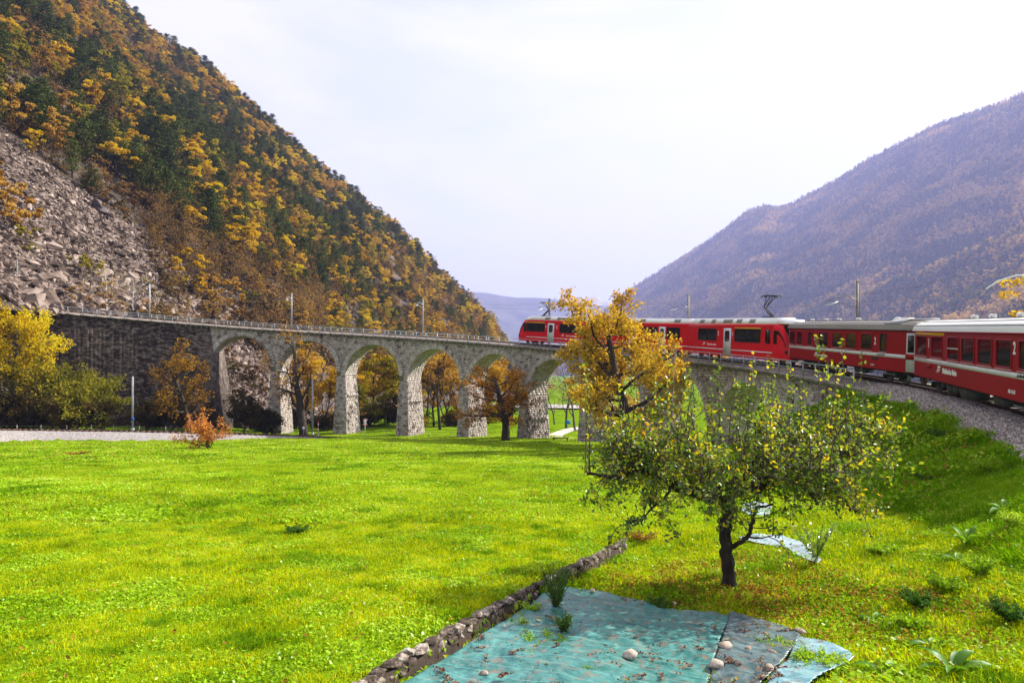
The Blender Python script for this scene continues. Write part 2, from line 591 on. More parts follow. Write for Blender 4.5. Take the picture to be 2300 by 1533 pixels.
M_HILL = surf('rocky forest slope', [(0.015, 0.012, 0.008), (0.05, 0.036, 0.024), (0.15, 0.115, 0.1)], 0.3, 0.95, 1.0, 0.5, detail=9, dist=1.0)
M_SCREE = surf('scree rubble', [(0.02, 0.014, 0.012), (0.07, 0.05, 0.043), (0.17, 0.13, 0.115)], 0.9, 0.95, 1.0, 1.6, detail=9, dist=0.5)
hy = np.concatenate([np.arange(60, 200, 2.0), np.arange(200, 660, 6.0), np.arange(660, 1300, 20)])
hz = np.concatenate([np.arange(-16, 60, 1.8), np.arange(60, 440, 6.0)])
HY, HZ = np.meshgrid(hy, hz, indexing='ij')
HP = hill_point(HY, HZ)
h = MB(); h.grid(HP)
hf = h.F[0][0]
cy_, cz_ = HP.reshape(-1, 3)[hf[:, 0], 1], HP.reshape(-1, 3)[hf[:, 0], 2]
tal = cy_ < talus_edge(cz_)
_s, _r = to_track(HP.reshape(-1, 3)[:, 0], HP.reshape(-1, 3)[:, 1])
_far = ((_r < -2.4) | ((_s > 184) & (_r < 16) & (HP.reshape(-1, 3)[:, 2] > rail_z(_s) - 1.5)))[hf].all(1) | (HP.reshape(-1, 3)[hf[:, 0], 0] > -20)
hf = hf[_far]; tal = tal[_far]
h.F = [(hf[~tal], 0), (hf[tal], 1)]
h.build('forest_hillside', [M_HILL, M_SCREE], smooth=True, kind='structure', label='steep rocky hillside with autumn forest left of the viaduct')


# ------------------------------------------------------------------ mountains across the valley
def mountain(name, label, ridge, foot_y, Dr, Df, mat_, nu, nv, relief, back=0.25, pw=0.85, seed=61, drop=0.0):
    xs = np.linspace(ridge[0][0], ridge[-1][0], nu)
    ry = np.interp(xs, [p[0] for p in ridge], [p[1] for p in ridge]) + drop
    dr = np.interp(xs, [p[0] for p in Dr], [p[1] for p in Dr]); df = np.interp(xs, [p[0] for p in Df], [p[1] for p in Df])
    t = np.concatenate([np.linspace(0, 1, nv), 1 + np.linspace(0.03, 1, 6) * back])
    U, T = np.meshgrid(np.arange(nu), t, indexing='ij')
    A = (xs[U] - 1150) / 1500
    Yd = df[U] + (dr[U] - df[U]) * T
    b0 = (836 - foot_y) / 1500 * 1.0
    br = (836 - ry[U]) / 1500
    B = b0 + (br - b0) * np.clip(T, 0, 1) ** pw
    Z = B * Yd
    Z = np.where(T > 1, br * dr[U] - (T - 1) * (dr[U]) * 0.7, Z)
    X = A * Yd
    env = sstep(0, 0.12, T) * (1 - sstep(0.86, 1.0, T))
    Z = Z + env * relief * (fbm((X + Yd * 0.5) / (relief * 9), (X - Yd) / (relief * 26), seed, 5) * 1.6 - 0.7 * np.abs(fbm((X * .6 + Yd) / (relief * 5), X / (relief * 8), seed + 5, 4)))
    P = np.stack([X, Yd, Z], -1)
    m = MB(); m.grid(P)
    o = m.build(name, mat_, smooth=True, kind='structure', label=label)
    return P


M_RIGHT = surf('wooded mountain floor', [(0.02, 0.02, 0.012), (0.05, 0.038, 0.026), (0.09, 0.06, 0.045)], 0.01, 0.95, 0.8, 0.05, detail=10, dist=4)
RP = mountain('wooded_mountain', 'long wooded mountain fading blue on the right beyond the train',
              [(1230, 800), (1300, 740), (1360, 690), (1420, 642), (1460, 618), (1500, 592), (1560, 556), (1600, 530), (1640, 500), (1665, 480), (1690, 464), (1720, 458), (1750, 462), (1770, 458),
               (1800, 442), (1850, 416), (1900, 388), (1950, 355), (2000, 330), (2050, 305), (2100, 280), (2150, 261), (2200, 246), (2250, 228), (2300, 207), (2400, 165), (2480, 135)],
              850, [(1230, 5300), (1420, 4900), (1690, 4100), (2000, 3400), (2300, 2850), (2480, 2600)], [(1230, 2800), (1420, 2200), (1800, 1300), (2300, 620), (2480, 520)],
              M_RIGHT, 260, 120, 75, drop=6)
M_FAR = surf('far wooded range', [(0.015, 0.025, 0.02), (0.045, 0.055, 0.04), (0.10, 0.09, 0.06)], 0.006, 0.95, 0.5, 0.03, detail=10, dist=5)
mountain('distant_range', 'pale blue range across the end of the valley', [(850, 640), (1000, 650), (1060, 655), (1095, 658), (1130, 664), (1160, 668), (1200, 668), (1240, 671), (1290, 680), (1350, 686), (1420, 700), (1550, 720)],
         850, [(850, 7200), (1550, 7200)], [(850, 4600), (1550, 5600)], M_FAR, 120, 40, 60, seed=71)
M_PEAK = surf('far bare peaks', [(0.2, 0.2, 0.22), (0.4, 0.4, 0.42)], 0.003, 0.95, 0.3, 0.02, detail=8, dist=5)
mountain('distant_peaks', 'faint jagged peaks on the horizon', [(1200, 700), (1245, 684), (1262, 669), (1273, 664), (1285, 672), (1297, 667), (1306, 663), (1318, 673), (1330, 667), (1341, 665), (1352, 674), (1380, 676), (1400, 669), (1440, 690), (1500, 700)],
         800, [(1200, 8800), (1500, 8800)], [(1200, 7000), (1500, 7000)], M_PEAK, 90, 20, 20, seed=81)

# ------------------------------------------------------------------ air
hz_m, n_, l_, out_ = _mat('valley haze')
v_ = n_.new('ShaderNodeVolumePrincipled')
v_.inputs['Color'].default_value = (0.46, 0.50, 1.0, 1)
v_.inputs['Density'].default_value = 0.000125
v_.inputs['Anisotropy'].default_value = 0.2
l_.new(v_.outputs[0], out_.inputs['Volume'])
hb = MB(); hb.box((0, 3500, 680), (13600, 15000, 1440), 0)
hb.build('haze', hz_m, kind='stuff', label='thin bluish air over the whole valley')

# ------------------------------------------------------------------ track beds
def ribbon(S, offs, hs, f):
    """cross-section (offset, height) swept along S"""
    return np.stack([np.stack([f(s, o, hh) for o, hh in zip(offs, hs)], 0) for s in S], 0)


S1 = np.arange(-40, 50.01, 1.0)
g = MB()
P = np.zeros((len(S1), 8, 3))
for i, s in enumerate(S1):
    d = float(np.interp(s, [0, 20, 35, 48], [0.15, 0.35, 0.6, 0.85]))
    for j, (o, hh) in enumerate([(-3.3, -d - .5), (-2.9, -d), (-1.6, -.16), (-.2, -.17), (1.5, -.15), (2.2, -.15 - (d - .15) * .5), (2.95, -d + .02), (3.3, -d - .35)]):
        wob = 0.05 * vnoise(s * 1.3, o * 2, 7) + (0.25 * vnoise(s / 2.5, 3.3, 8) if o > 2.5 else 0)
        P[i, j] = on_track(s, o + wob * (o > 2.5), hh + 0.05 * vnoise(s * 1.7, o * 3, 9))
g.grid(P); g.F[0] = (g.F[0][0][:, ::-1], 0)
g.build('ballast_bed', M_BALLAST, smooth=True, kind='structure', label='grey ballast bed under the near end of the train')

# sleepers and rails of the upper line
tr = thing('railway_track', 'upper railway track curving across the stone viaduct under the red train', 'railway track', tuple(on_track(0)))
Mi = Matrix.Translation(-tr.location)
def local(o): o.matrix_parent_inverse = Mi; return o
SR = np.arange(-12, 215.1, 1.5)
for sgn in (-1, 1):
    g = MB()
    for i in range(len(SR) - 1):
        a, b = SR[i], SR[i + 1]
        c = []
        for hh in (-0.13, 0.0):
            c += [on_track(a, sgn * .5 - .035, hh), on_track(b, sgn * .5 - .035, hh), on_track(b, sgn * .5 + .035, hh), on_track(a, sgn * .5 + .035, hh)]
        g.hexa(c)
    local(g.build('rail', M_RUST, tr))
sl = MB(); sl.box((0, 0, 0), (.24, 1.9, .16)); slm = sl.mesh('sleeper', M_WOOD)
for s in np.arange(4, 200, .72):
    if len([1]) and s > 4 + .72 * 285: break
    T, N = track_frame(s)
    o = put('sleeper', slm, tr); o.matrix_parent_inverse = Mi
    o.location = on_track(s, 0, -.205); o.rotation_euler = (0, 0, math.atan2(T[1], T[0]))

# lower line
low_d = np.gradient(LOWP, axis=0); low_d[:, 2] = 0; low_d /= np.linalg.norm(low_d, axis=1)[:, None]
low_n = np.stack([-low_d[:, 1], low_d[:, 0], 0 * low_d[:, 0]], 1)
g = MB()
P = np.stack([LOWP + low_n * o + np.array([0, 0, hh]) for o, hh in [(-3.6, -1.5), (-3.0, -1.12), (-1.25, -.14), (1.25, -.14), (2.2, -.7), (2.6, -1.0)]], 1)
P[:, :, 2] += 0.06 * vnoise(P[:, :, 0], P[:, :, 1], 12)
g.grid(P); g.F[0] = (g.F[0][0][:, ::-1], 0)
g.build('lower_ballast_bed', M_PALEBALLAST, smooth=True, kind='structure', label='pale gravel shoulder of the lower track along the far edge of the meadow')
tr2 = thing('railway_track', 'lower railway track running left from under the viaduct behind the meadow', 'railway track', tuple(LOWP[120]))
M2 = Matrix.Translation(-tr2.location)
for sgn in (-1, 1):
    g = MB()
    for i in range(20, 236):
        c = []
        for hh in (-.13, .02):
            for q, e in ((i, -.04), (i + 1, -.04), (i + 1, .04), (i, .04)):
                c.append(LOWP[q] + low_n[q] * (sgn * .5 + e) + np.array([0, 0, hh]))
        g.hexa(c)
    g.build('rail', M_RUST, tr2).matrix_parent_inverse = M2
L_ = np.concatenate([[0], np.cumsum(np.linalg.norm(np.diff(LOWP, axis=0), axis=1))])
for k, d in enumerate(np.arange(30, L_[-1] - 30, .75)):
    if k >= 170: break
    p = np.array([np.interp(d, L_, LOWP[:, q]) for q in range(3)]); j = int(np.interp(d, L_, np.arange(len(L_))))
    o = put('sleeper', slm, tr2); o.matrix_parent_inverse = M2
    o.location = p + np.array([0, 0, -.2]); o.rotation_euler = (0, 0, math.atan2(low_d[j][1], low_d[j][0]))
# ------------------------------------------------------------------ stone viaduct
M_MORTAR = surf('lime mortar', [(0.2, 0.17, 0.155), (0.32, 0.28, 0.26)], 1.5, 0.95)
STONE_COLS = [(0.08, 0.05, 0.04), (0.23, 0.188, 0.172), (0.35, 0.305, 0.275), (0.46, 0.41, 0.375), (0.58, 0.53, 0.485)]
M_STONE = surf('grey granite block', STONE_COLS, 1.6, 0.9, 0.4, 7, island=0.42, objr=0.42, pos=[0.0, 0.13, 0.4, 0.72, 1.0], big=0.5, bigscale=0.12, dist=0.04)
M_DARKSTONE = surf('dark weathered stone', [(0.018, 0.013, 0.011), (0.052, 0.039, 0.033), (0.105, 0.082, 0.07), (0.2, 0.16, 0.14)], 1.2, 0.95, 0.5, 7, island=0.9,
                   big=.5, bigscale=0.12, dist=0.03)
M_SLAB = surf('weathered concrete slab', [(0.12, 0.10, 0.085), (0.26, 0.225, 0.2), (0.36, 0.32, 0.29)], 0.8, 0.9, 0.4, 6, island=0.25)
M_RAILING = surf('grey painted steel', [(0.26, 0.28, 0.31), (0.38, 0.41, 0.45)], 3, 0.5, metal=0.1)

via = thing('stone_viaduct', 'curved grey stone railway viaduct with nine round arches across the meadow', 'viaduct', tuple(on_track(115)))
MV = Matrix.Translation(-via.location)


def vput(mb, name, mats, smooth=False, kind=None, parent=None):
    o = mb.build(name, mats, parent or via, smooth, kind=kind)
    if not parent: o.matrix_parent_inverse = MV
    return o


HW = 2.05                   # half width of the masonry at the top
PC = [170.9, 158.9, 146.9, 135.0, 123.1, 111.2, 99.3, 87.3, 75.2, 63.0]      # pier centres; first and last are abutments
PW = 1.62                   # pier width at springing
DECK = -0.62                # top of masonry under the slab, from the rail


def bay(i):
    a, b = PC[i] - PW / 2, PC[i + 1] + PW / 2
    c = (a + b) / 2; r = (a - b) / 2
    zc = float(rail_z(c)) + DECK - 1.25 - r      # arch centre height
    return a, b, c, r, zc


BAYS = [bay(i) for i in range(9)]


def base_z(s):
    p = on_track(s, 1.9)
    return float(ground_z(p[0], p[1])) - 0.4


def W(s, o, z):
    p = on_track(s, o); 
    p[..., 2] = z
    return p


def batter(z, zt):
    """how far a pier grows outwards below the springing"""
    return 0.05 * max(0.0, zt - z)


# --- core: piers, spandrels, barrels
core = MB()
for i, (a, b, c, r, zc) in enumerate(BAYS):
    n = 20
    th = np.linspace(0, pi, n + 1)
    sa = c + r * np.cos(th); za = zc + r * np.sin(th)
    for k in range(n):
        s0, s1 = sa[k], sa[k + 1]
        t0, t1 = float(rail_z(s0)) + DECK, float(rail_z(s1)) + DECK
        q = [W(s0, HW, za[k]), W(s1, HW, za[k + 1]), W(s1, HW, t1), W(s0, HW, t0)]
        core.add(q, [(0, 1, 2, 3)])
        q = [W(s0, -HW, za[k]), W(s1, -HW, za[k + 1]), W(s1, -HW, t1), W(s0, -HW, t0)]
        core.add(q, [(3, 2, 1, 0)])
        q = [W(s0, HW, za[k]), W(s1, HW, za[k + 1]), W(s1, -HW, za[k + 1]), W(s0, -HW, za[k])]
        core.add(q, [(3, 2, 1, 0)])
for i, pc in enumerate(PC):
    if i in (0, 9): continue
    zt = min(BAYS[i - 1][4], BAYS[i][4]); hi = max(BAYS[i - 1][4], BAYS[i][4])
    zb = base_z(pc); k = batter(zb, zt)
    a, b = pc + PW / 2, pc - PW / 2
    top = float(rail_z(pc)) + DECK
    core.hexa([W(a, HW, zt - .01), W(b, HW, zt - .01), W(b, -HW, zt - .01), W(a, -HW, zt - .01), W(a, HW - .003, top), W(b, HW - .003, top), W(b, -HW + .003, top), W(a, -HW + .003, top)])
    core.hexa([W(a + k, HW + k, zb), W(b - k, HW + k, zb), W(b - k, -HW - k, zb), W(a + k, -HW - k, zb), W(a, HW, zt), W(b, HW, zt), W(b, -HW, zt), W(a, -HW, zt)])
vput(core, 'masonry_core', M_MORTAR)
# abutments and solid walls
wl_ = MB()
SW = np.arange(PC[0] - PW / 2, 214, 0.6)
for s0, s1 in zip(SW[:-1], SW[1:]):
    q = []
    for s in (s0, s1):
        zb = max(float(rail_z(s)) - 19, -11.5); tp = float(rail_z(s)) + DECK; k = 0.09 * (tp - zb)
        q.append((s, zb, tp, k))
    (s0, b0, t0, k0), (s1, b1, t1, k1) = q
    if s0 < PC[0]:      # flared foot of the wall beside the first arch
        s0b = s0 - 2.6
    else: s0b = s0
    wl_.hexa([W(s0b, HW + k0, b0), W(s1, HW + k1, b1), W(s1, -4, b1), W(s0b, -4, b0), W(s0, HW, t0), W(s1, HW, t1), W(s1, -4 + .2, t1), W(s0, -4 + .2, t0)])
o = vput(wl_, 'retaining_wall', M_DARKSTONE); o['label'] = 'dark weathered retaining wall at the left end'
ab = MB()
SB = np.linspace(PC[9] + PW / 2, 47.5, 9)
for s0, s1 in zip(SB[:-1], SB[1:]):
    ab.hexa([W(s0, HW, -9), W(s1, HW, -9), W(s1, -HW, -9), W(s0, -HW, -9), W(s0, HW, float(rail_z(s0)) + DECK), W(s1, HW, float(rail_z(s1)) + DECK), W(s1, -HW, float(rail_z(s1)) + DECK),
             W(s0, -HW, float(rail_z(s0)) + DECK)])
vput(ab, 'end_wall', M_MORTAR)

# --- laid stones
stones = []          # (8 corners, apparent size)


def stone(f, u0, u1, v0, v1, h, lst, g_=0.008, ins=0.011):
    c = []
    for (uu0, uu1, vv0, vv1, hh) in ((u0 + g_, u1 - g_, v0 + g_, v1 - g_, -0.03), (u0 + g_ + ins, u1 - g_ - ins, v0 + g_ + ins, v1 - g_ - ins, h)):
        c += [f(uu0, vv0, hh), f(uu1, vv0, hh), f(uu1, vv1, hh), f(uu0, vv1, hh)]
    c = np.array(c); p = c.mean(0)
    lst.append((c, (u1 - u0) * 1500 / max(p[1], 5), p))


def courses(f, u0, u1, v0, v1, lst, keep, hh=0.27, ll=0.55, rr=None, vmin=None):
    v = v0
    while v < v1 - .05:
        dv = hh * rr.uniform(.8, 1.2); dv = min(dv, v1 - v)
        u = u0 + rr.uniform(-.3, 0)
        while u < u1 - .05:
            du = ll * rr.uniform(.6, 1.5)
            a, b = max(u, u0), min(u + du, u1)
            if b - a > .12 and keep(a, b, v, v + dv):
                stone(f, a, b, v, v + dv, rr.uniform(.004, .028), lst)
            u += du
        v += dv


rr = np.random.default_rng(5)
RING = 0.72
lst = stones
# spandrels and pier fronts seen from inside the curve: u runs towards the near end
for i in range(9):
    a, b, c, r, zc = BAYS[i]
    ua, ub = -(PC[i] if i else PC[0] - PW / 2), -(PC[i + 1] if i < 8 else PC[9] - PW / 2)
    z_top = lambda u: float(rail_z(-u)) + DECK
    def keep(u0, u1, v0, v1, c=c, r=r, zc=zc):
        if v1 > z_top((u0 + u1) / 2) - .02 and v0 > z_top((u0 + u1) / 2) - .2: return False
        if v1 > min(z_top(u0), z_top(u1)) + .02: return False
        for u in (u0, u1):
            for v in (v0, v1):
                if (-u - c) ** 2 + (v - zc) ** 2 < (r + RING - .12) ** 2: return False
        return True
    f = lambda u, v, h_: W(-u, HW + h_, v)
    courses(f, ua, ub, zc, z_top(ua) + .3, lst, keep, rr=rr)
for i in range(1, 9):
    pc = PC[i]; zt = min(BAYS[i - 1][4], BAYS[i][4]); zb = base_z(pc) + .1
    hi = max(BAYS[i - 1][4], BAYS[i][4])
    # front
    def f(u, v, h_, pc=pc, zt=zt):
        k = batter(v, zt); return W(pc - u * (1 + k / (PW / 2)), HW + k + h_, v)
    courses(f, -PW / 2 - .02, PW / 2 + .02, zb, zt, lst, lambda *q: True, rr=rr, hh=.28, ll=.55)
    # the side that faces the sun
    def f2(u, v, h_, pc=pc, zt=zt):
        k = batter(v, zt); return W(pc - PW / 2 - k - h_, u * (1 + k / HW), v)
    l0 = len(lst)
    courses(f2, -HW - .02, HW + .02, zb, zt, lst, lambda *q: True, rr=rr, hh=.28, ll=.5)
    for q in range(l0, len(lst)): lst[q] = (lst[q][0][[1, 0, 3, 2, 5, 4, 7, 6]], lst[q][1] * .6, lst[q][2])
# abutment side under the first arch, flaring outward at its foot
zb = base_z(PC[0] - PW / 2)
a0, z0 = PC[0] - PW / 2, BAYS[0][4]
def f3(u, v, h_):
    tp = float(rail_z(a0)) + DECK
    fl = 2.6 * np.clip((tp - v) / (tp + 11.5), 0, 1)
    k = 0.09 * (tp - v) * np.clip(u / HW, 0, 1)
    return W(a0 - fl - h_, u + k, v)
l0 = len(lst)
courses(f3, -HW, HW, -9.5, z0 + .1, lst, lambda *q: True, rr=rr, hh=.28, ll=.5)
for q in range(l0, len(lst)): lst[q] = (lst[q][0][[1, 0, 3, 2, 5, 4, 7, 6]], lst[q][1] * .6, lst[q][2])
# near end wall
courses(lambda u, v, h_: W(-u, HW + h_, v), -(PC[9] + PW / 2), -47.6, -7.5, 1.0, lst, lambda u0, u1, v0, v1: v1 < float(rail_z(-u0)) + DECK + .02, rr=rr)
# dark wall on the left, rougher courses
dark = []
def f4(u, v, h_):
    s = -u; tp = float(rail_z(s)) + DECK
    return W(s, HW + 0.09 * (tp - v) + h_ * 1.8 - .005, v)
courses(f4, -212, -(PC[0] - PW / 2) - .0, -9.8, 11.5, dark, lambda u0, u1, v0, v1: v1 < float(rail_z(-u0)) + DECK + .02, rr=rr, hh=.24, ll=.6)
# barrels
barrel = []
for (a, b, c, r, zc) in BAYS:
    def f5(u, v, h_, c=c, r=r, zc=zc):
        th = v; return W(c + (r - h_) * cos(th), u, zc + (r - h_) * sin(th))
    v = 0.02
    while v < pi - .03:
        dv = .34 / r; u = -HW + .0 + rr.uniform(-.3, 0)
        while u < HW:
            du = rr.uniform(.5, 1.0); x0, x1 = max(u, -HW), min(u + du, HW)
            if x1 - x0 > .15:
                cc = []
                g_ = .015
                for hh, ii in ((-.03, 0), (.02, .015)):
                    cc += [f5(x0 + g_ + ii, v + (g_ + ii) / r, hh), f5(x1 - g_ - ii, v + (g_ + ii) / r, hh), f5(x1 - g_ - ii, v + dv - (g_ + ii) / r, hh), f5(x0 + g_ + ii, v + dv - (g_ + ii) / r, hh)]
                barrel.append(np.array(cc)[[1, 0, 3, 2, 5, 4, 7, 6]])
            u += du
        v += dv
# ring stones, both faces joined for the far one
vous = []
for (a, b, c, r, zc) in BAYS:
    n = 38
    for k in range(n):
        t0, t1 = pi * k / n, pi * (k + 1) / n
        d = rr.uniform(-.06, .06); hh = .06 + rr.uniform(0, .07)
        e = .045 / r
        cc = []
        for oo in (HW - .12, HW + hh):
            for rad, t in ((r - .01, t0 + e), (r - .01, t1 - e), (r + RING + d, t1 - e), (r + RING + d, t0 + e)):
                cc.append(W(c + rad * cos(t), oo, zc + rad * sin(t)))
        cc = np.array(cc); p = cc.mean(0)
        vous.append((cc, .45 * 1500 / p[1], p))


FACES8 = [(0, 3, 2, 1), (4, 5, 6, 7), (0, 1, 5, 4), (1, 2, 6, 5), (2, 3, 7, 6), (3, 0, 4, 7)]


def place_stones(items, name, stuffname, mat_, lim=300, flip=False):
    """the largest ones become parts, the rest one part of kind stuff"""
    def vis(p):
        return -0.8 < p[0] / p[1] < 0.8
    order = sorted(range(len(items)), key=lambda q: -items[q][1] * (1 if vis(items[q][2]) else 0.01))
    mb = MB()
    for k, q in enumerate(order):
        c, sz, p = items[q]
        if flip: c = c[[1, 0, 3, 2, 5, 4, 7, 6]]
        if k < lim:
            me = bpy.data.meshes.new(name)
            me.from_pydata((c - p).tolist(), [], FACES8); me.materials.append(mat_)
            o = put(name, me, via); o.matrix_parent_inverse = MV; o.location = p
        else:
            mb.hexa(c)
    if mb.n: vput(mb, stuffname, mat_, kind='stuff')


# of the laid stones the near, unhidden ones are the largest in the photograph
_ord = [(c, sz * (1.0 if p[1] > 40 else .2), p) for c, sz, p in stones]
place_stones(_ord, 'stone', 'stone_courses', M_STONE)
place_stones(vous, 'ring_stone', 'ring_stones_far', M_STONE)
mb = MB()
for c, sz, p in dark: mb.hexa(c)
o = vput(mb, 'wall_stones', M_DARKSTONE, kind='stuff'); o['label'] = 'dark stones of the retaining wall'
mb = MB()
for c in barrel: mb.hexa(c)
vput(mb, 'barrel_stones', M_STONE, kind='stuff')

# --- corbel row of short stubs half way down the pier sides
cb = MB(); cb.box((0, 0, 0), (.45, .3, .3)); cbm = cb.mesh('pier_corbel', M_STONE)
for i in range(1, 9):
    z = BAYS[i][4] - 3.3; pc = PC[i]; k = .05 * 3.3
    T, N = track_frame(pc)
    for j in range(5):
        p = W(pc - PW / 2 - k - .12, -1.5 + j * .75, z)
        o = put('pier_corbel', cbm, via); o.matrix_parent_inverse = MV; o.location = p; o.rotation_euler = (0, .3, math.atan2(T[1], T[0]))

# --- deck slab with corbels
SLO = 2.55
sb = []
SS = np.arange(48.5, 213, 2.05)
sm = None
for j, (s0, s1) in enumerate(zip(SS[:-1], SS[1:])):
    mb = MB(); g_ = .012
    t0, t1 = float(rail_z(s0)) - .42, float(rail_z(s1)) - .42
    th = .2
    mb.hexa([W(s0 + g_, SLO, t0 - th), W(s1 - g_, SLO, t1 - th), W(s1 - g_, -SLO, t1 - th), W(s0 + g_, -SLO, t0 - th), W(s0 + g_, SLO, t0), W(s1 - g_, SLO, t1), W(s1 - g_, -SLO, t1), W(s0 + g_, -SLO, t0)])
    vput(mb, 'deck_slab', M_SLAB)
mb = MB(); mb.hexa(np.array([(-.11, -.14, -.1), (.11, -.14, -.1), (.11, -.14, -.02), (-.11, -.14, -.02), (-.11, -.14, .12), (.11, -.14, .12), (.11, .42, .12), (-.11, .42, .12)]) * 1.0)
mb = MB()
mb.add([(-.1, -.5, .1), (.1, -.5, .1), (.1, 0, .1), (-.1, 0, .1), (-.1, -.42, -.02), (.1, -.42, -.02), (.1, 0, -.2), (-.1, 0, -.2)],
       [(0, 1, 2, 3), (4, 7, 6, 5), (0, 4, 5, 1), (1, 5, 6, 2), (0, 3, 7, 4)])
cm = mb.mesh('corbel', M_SLAB)
for j, s in enumerate(np.arange(51, 176, .86)):
    T, N = track_frame(s)
    o = put('corbel', cm, via); o.matrix_parent_inverse = MV
    o.location = W(s, HW + .02, float(rail_z(s)) - .42 - .2 - .102)
    o.rotation_euler = (0, 0, math.atan2(-N[1], -N[0]) - pi / 2)
# gravel on the deck
g = MB()
P = np.stack([on_track(S_, o, hh) for S_, o, hh in [(np.arange(48.4, 214, 1.0), 1.75, -.41), (np.arange(48.4, 214, 1.0), 1.35, -.17), (np.arange(48.4, 214, 1.0), -1.35, -.17), (np.arange(48.4, 214, 1.0), -1.75, -.41)]], 1)
g.grid(P)
vput(g, 'deck_ballast', M_BALLAST, smooth=True)

# --- railings, one along each edge
pm = MB(); pm.box((0, 0, .52), (.085, .085, 1.04)); pmesh = pm.mesh('post', M_RAILING)
for side, lab, s_a, s_b in ((1, 'thin grey steel railing along the near edge of the viaduct walkway', 50.2, 213), (-1, 'thin grey steel railing along the far edge of the viaduct behind the train', 60, 213)):
    rl = thing('railing', lab, 'railing', tuple(on_track(110, side * 2.3)))
    MR = Matrix.Translation(-rl.location)
    oo = side * 2.45
    for s in np.arange(s_a, s_b, 2.05 if side > 0 else 2.3):
        T, N = track_frame(s)
        o = put('post', pmesh, rl); o.matrix_parent_inverse = MR
        o.location = on_track(s, oo, -.42); o.rotation_euler = (0, 0, math.atan2(T[1], T[0]))
    S_ = np.append(np.arange(s_a, s_b, 1.5), s_b - .5)
    for hh, ww in ((.6, .038), (.1, .032)):
        t = MB(); t.tube(on_track(S_, oo + .0, hh), ww, 5); o = t.build('handrail', M_RAILING, rl); o.matrix_parent_inverse = MR

# ------------------------------------------------------------------ masts and overhead wires
M_MAST = surf('galvanised mast steel', [(0.30, 0.31, 0.33), (0.44, 0.45, 0.47)], 1.2, 0.5, metal=0.2)
M_MASTD = surf('dark mast steel', [(0.13, 0.12, 0.12), (0.2, 0.19, 0.19)], 1.2, 0.6)
M_WIRE = surf('bare copper wire', [(0.12, 0.12, 0.13)], 1, 0.5)
M_INS = surf('white insulator', [(0.75, 0.76, 0.78)], 1, 0.4)


def mast(base, H, label, mat_, dirv=None, arm_h=5.6, w=.2, arm=True, group=None):
    t = thing('overhead_line_mast', label, 'mast', tuple(base), group=group)
    if dirv is not None: t.rotation_euler = (0, 0, math.atan2(dirv[1], dirv[0]))
    m = MB(); m.box((0, 0, H / 2), (w, .03, H)); m.box((w / 2 - .015, 0, H / 2), (.03, w, H)); m.box((-w / 2 + .015, 0, H / 2), (.03, w, H)); m.box((0, 0, .15), (w * 1.8, w * 1.8, .3))
    m.build('post', mat_, t)
    if arm:
        m = MB(); m.tube([(.1, 0, arm_h + .5), (1.0, 0, arm_h + .75), (2.6, 0, arm_h + .35)], .03, 5); m.tube([(.1, 0, arm_h - .1), (2.3, 0, arm_h + .42)], .025, 5); m.build('arm', mat_, t)
        m = MB(); m.tube([(.1, 0, arm_h + .5), (.5, 0, arm_h + .61)], .06, 6); m.tube([(1.6, 0, arm_h + .3), (2.1, 0, arm_h + .12), (2.6, 0, arm_h + .06)], .045, 6); m.build('insulator', M_INS, t)
    return t


for xx, top, lab, mt in ((38, 582, 'brownish overhead line mast at the far left end above the wall', M_MASTD), (336, 637, 'pale mast above the dark retaining wall beside white birches', M_MAST),
                         (655, 658, 'pale mast on the viaduct above the second arch with an insulator arm', M_MAST), (950, 671, 'pale mast on the viaduct above the fourth arch', M_MAST),
                         (1234, 670, 'dark mast rising behind the roof of the leading railcar', M_MASTD), (1547, 660, 'mast behind the train right of the golden chestnut', M_MASTD),
                         (1927, 629, 'mast behind the grey-roofed coach', M_MASTD)):
    d = np.array([(xx - 1150) / 1500, 1.0]); Cc = np.array([CX, CY]); rad = R + 2.75
    A_ = d @ d; B_ = -2 * d @ Cc; C_ = Cc @ Cc - rad * rad
    Yd = (-B_ + math.sqrt(B_ * B_ - 4 * A_ * C_)) / (2 * A_)
    s, rho = to_track(d[0] * Yd, Yd); s = float(s)
    zb = float(rail_z(s)) - .5; zt = (836 - top) / 1500 * Yd
    T, N = track_frame(s)
    mast((d[0] * Yd, Yd, zb), zt - zb, lab, mt, N, arm_h=min(5.4, zt - zb - 1.0))
wr = thing('overhead_wire', 'thin overhead contact wires above the train and viaduct', 'overhead wire', tuple(on_track(60, 0, 5.2)))
MW = Matrix.Translation(-wr.location)
knots = [2, 22, 42, 62, 84, 108, 133, 157, 182, 206]
t = MB()
for a, b in zip(knots[:-1], knots[1:]):
    A_, B_ = on_track(a, .1, 4.95), on_track(b, .1, 4.95)
    t.tube(A_ + (B_ - A_) * np.linspace(0, 1, 5)[:, None], .011, 4)
o = t.build('contact_wire', M_WIRE, wr); o.matrix_parent_inverse = MW
t = MB()
for a, b in zip(knots[:-1], knots[1:]):
    A_, B_ = on_track(a, .1, 5.9), on_track(b, .1, 5.9); f_ = np.linspace(0, 1, 9)
    q = A_ + (B_ - A_) * f_[:, None]; q[:, 2] -= .45 * 4 * f_ * (1 - f_)
    t.tube(q, .01, 4)
    for w in (.2, .4, .6, .8):
        p = A_ + (B_ - A_) * w; t.tube([p - np.array([0, 0, .45 * 4 * w * (1 - w)]), p - np.array([0, 0, .95])], .006, 3)
o = t.build('carrier_wire', M_WIRE, wr); o.matrix_parent_inverse = MW
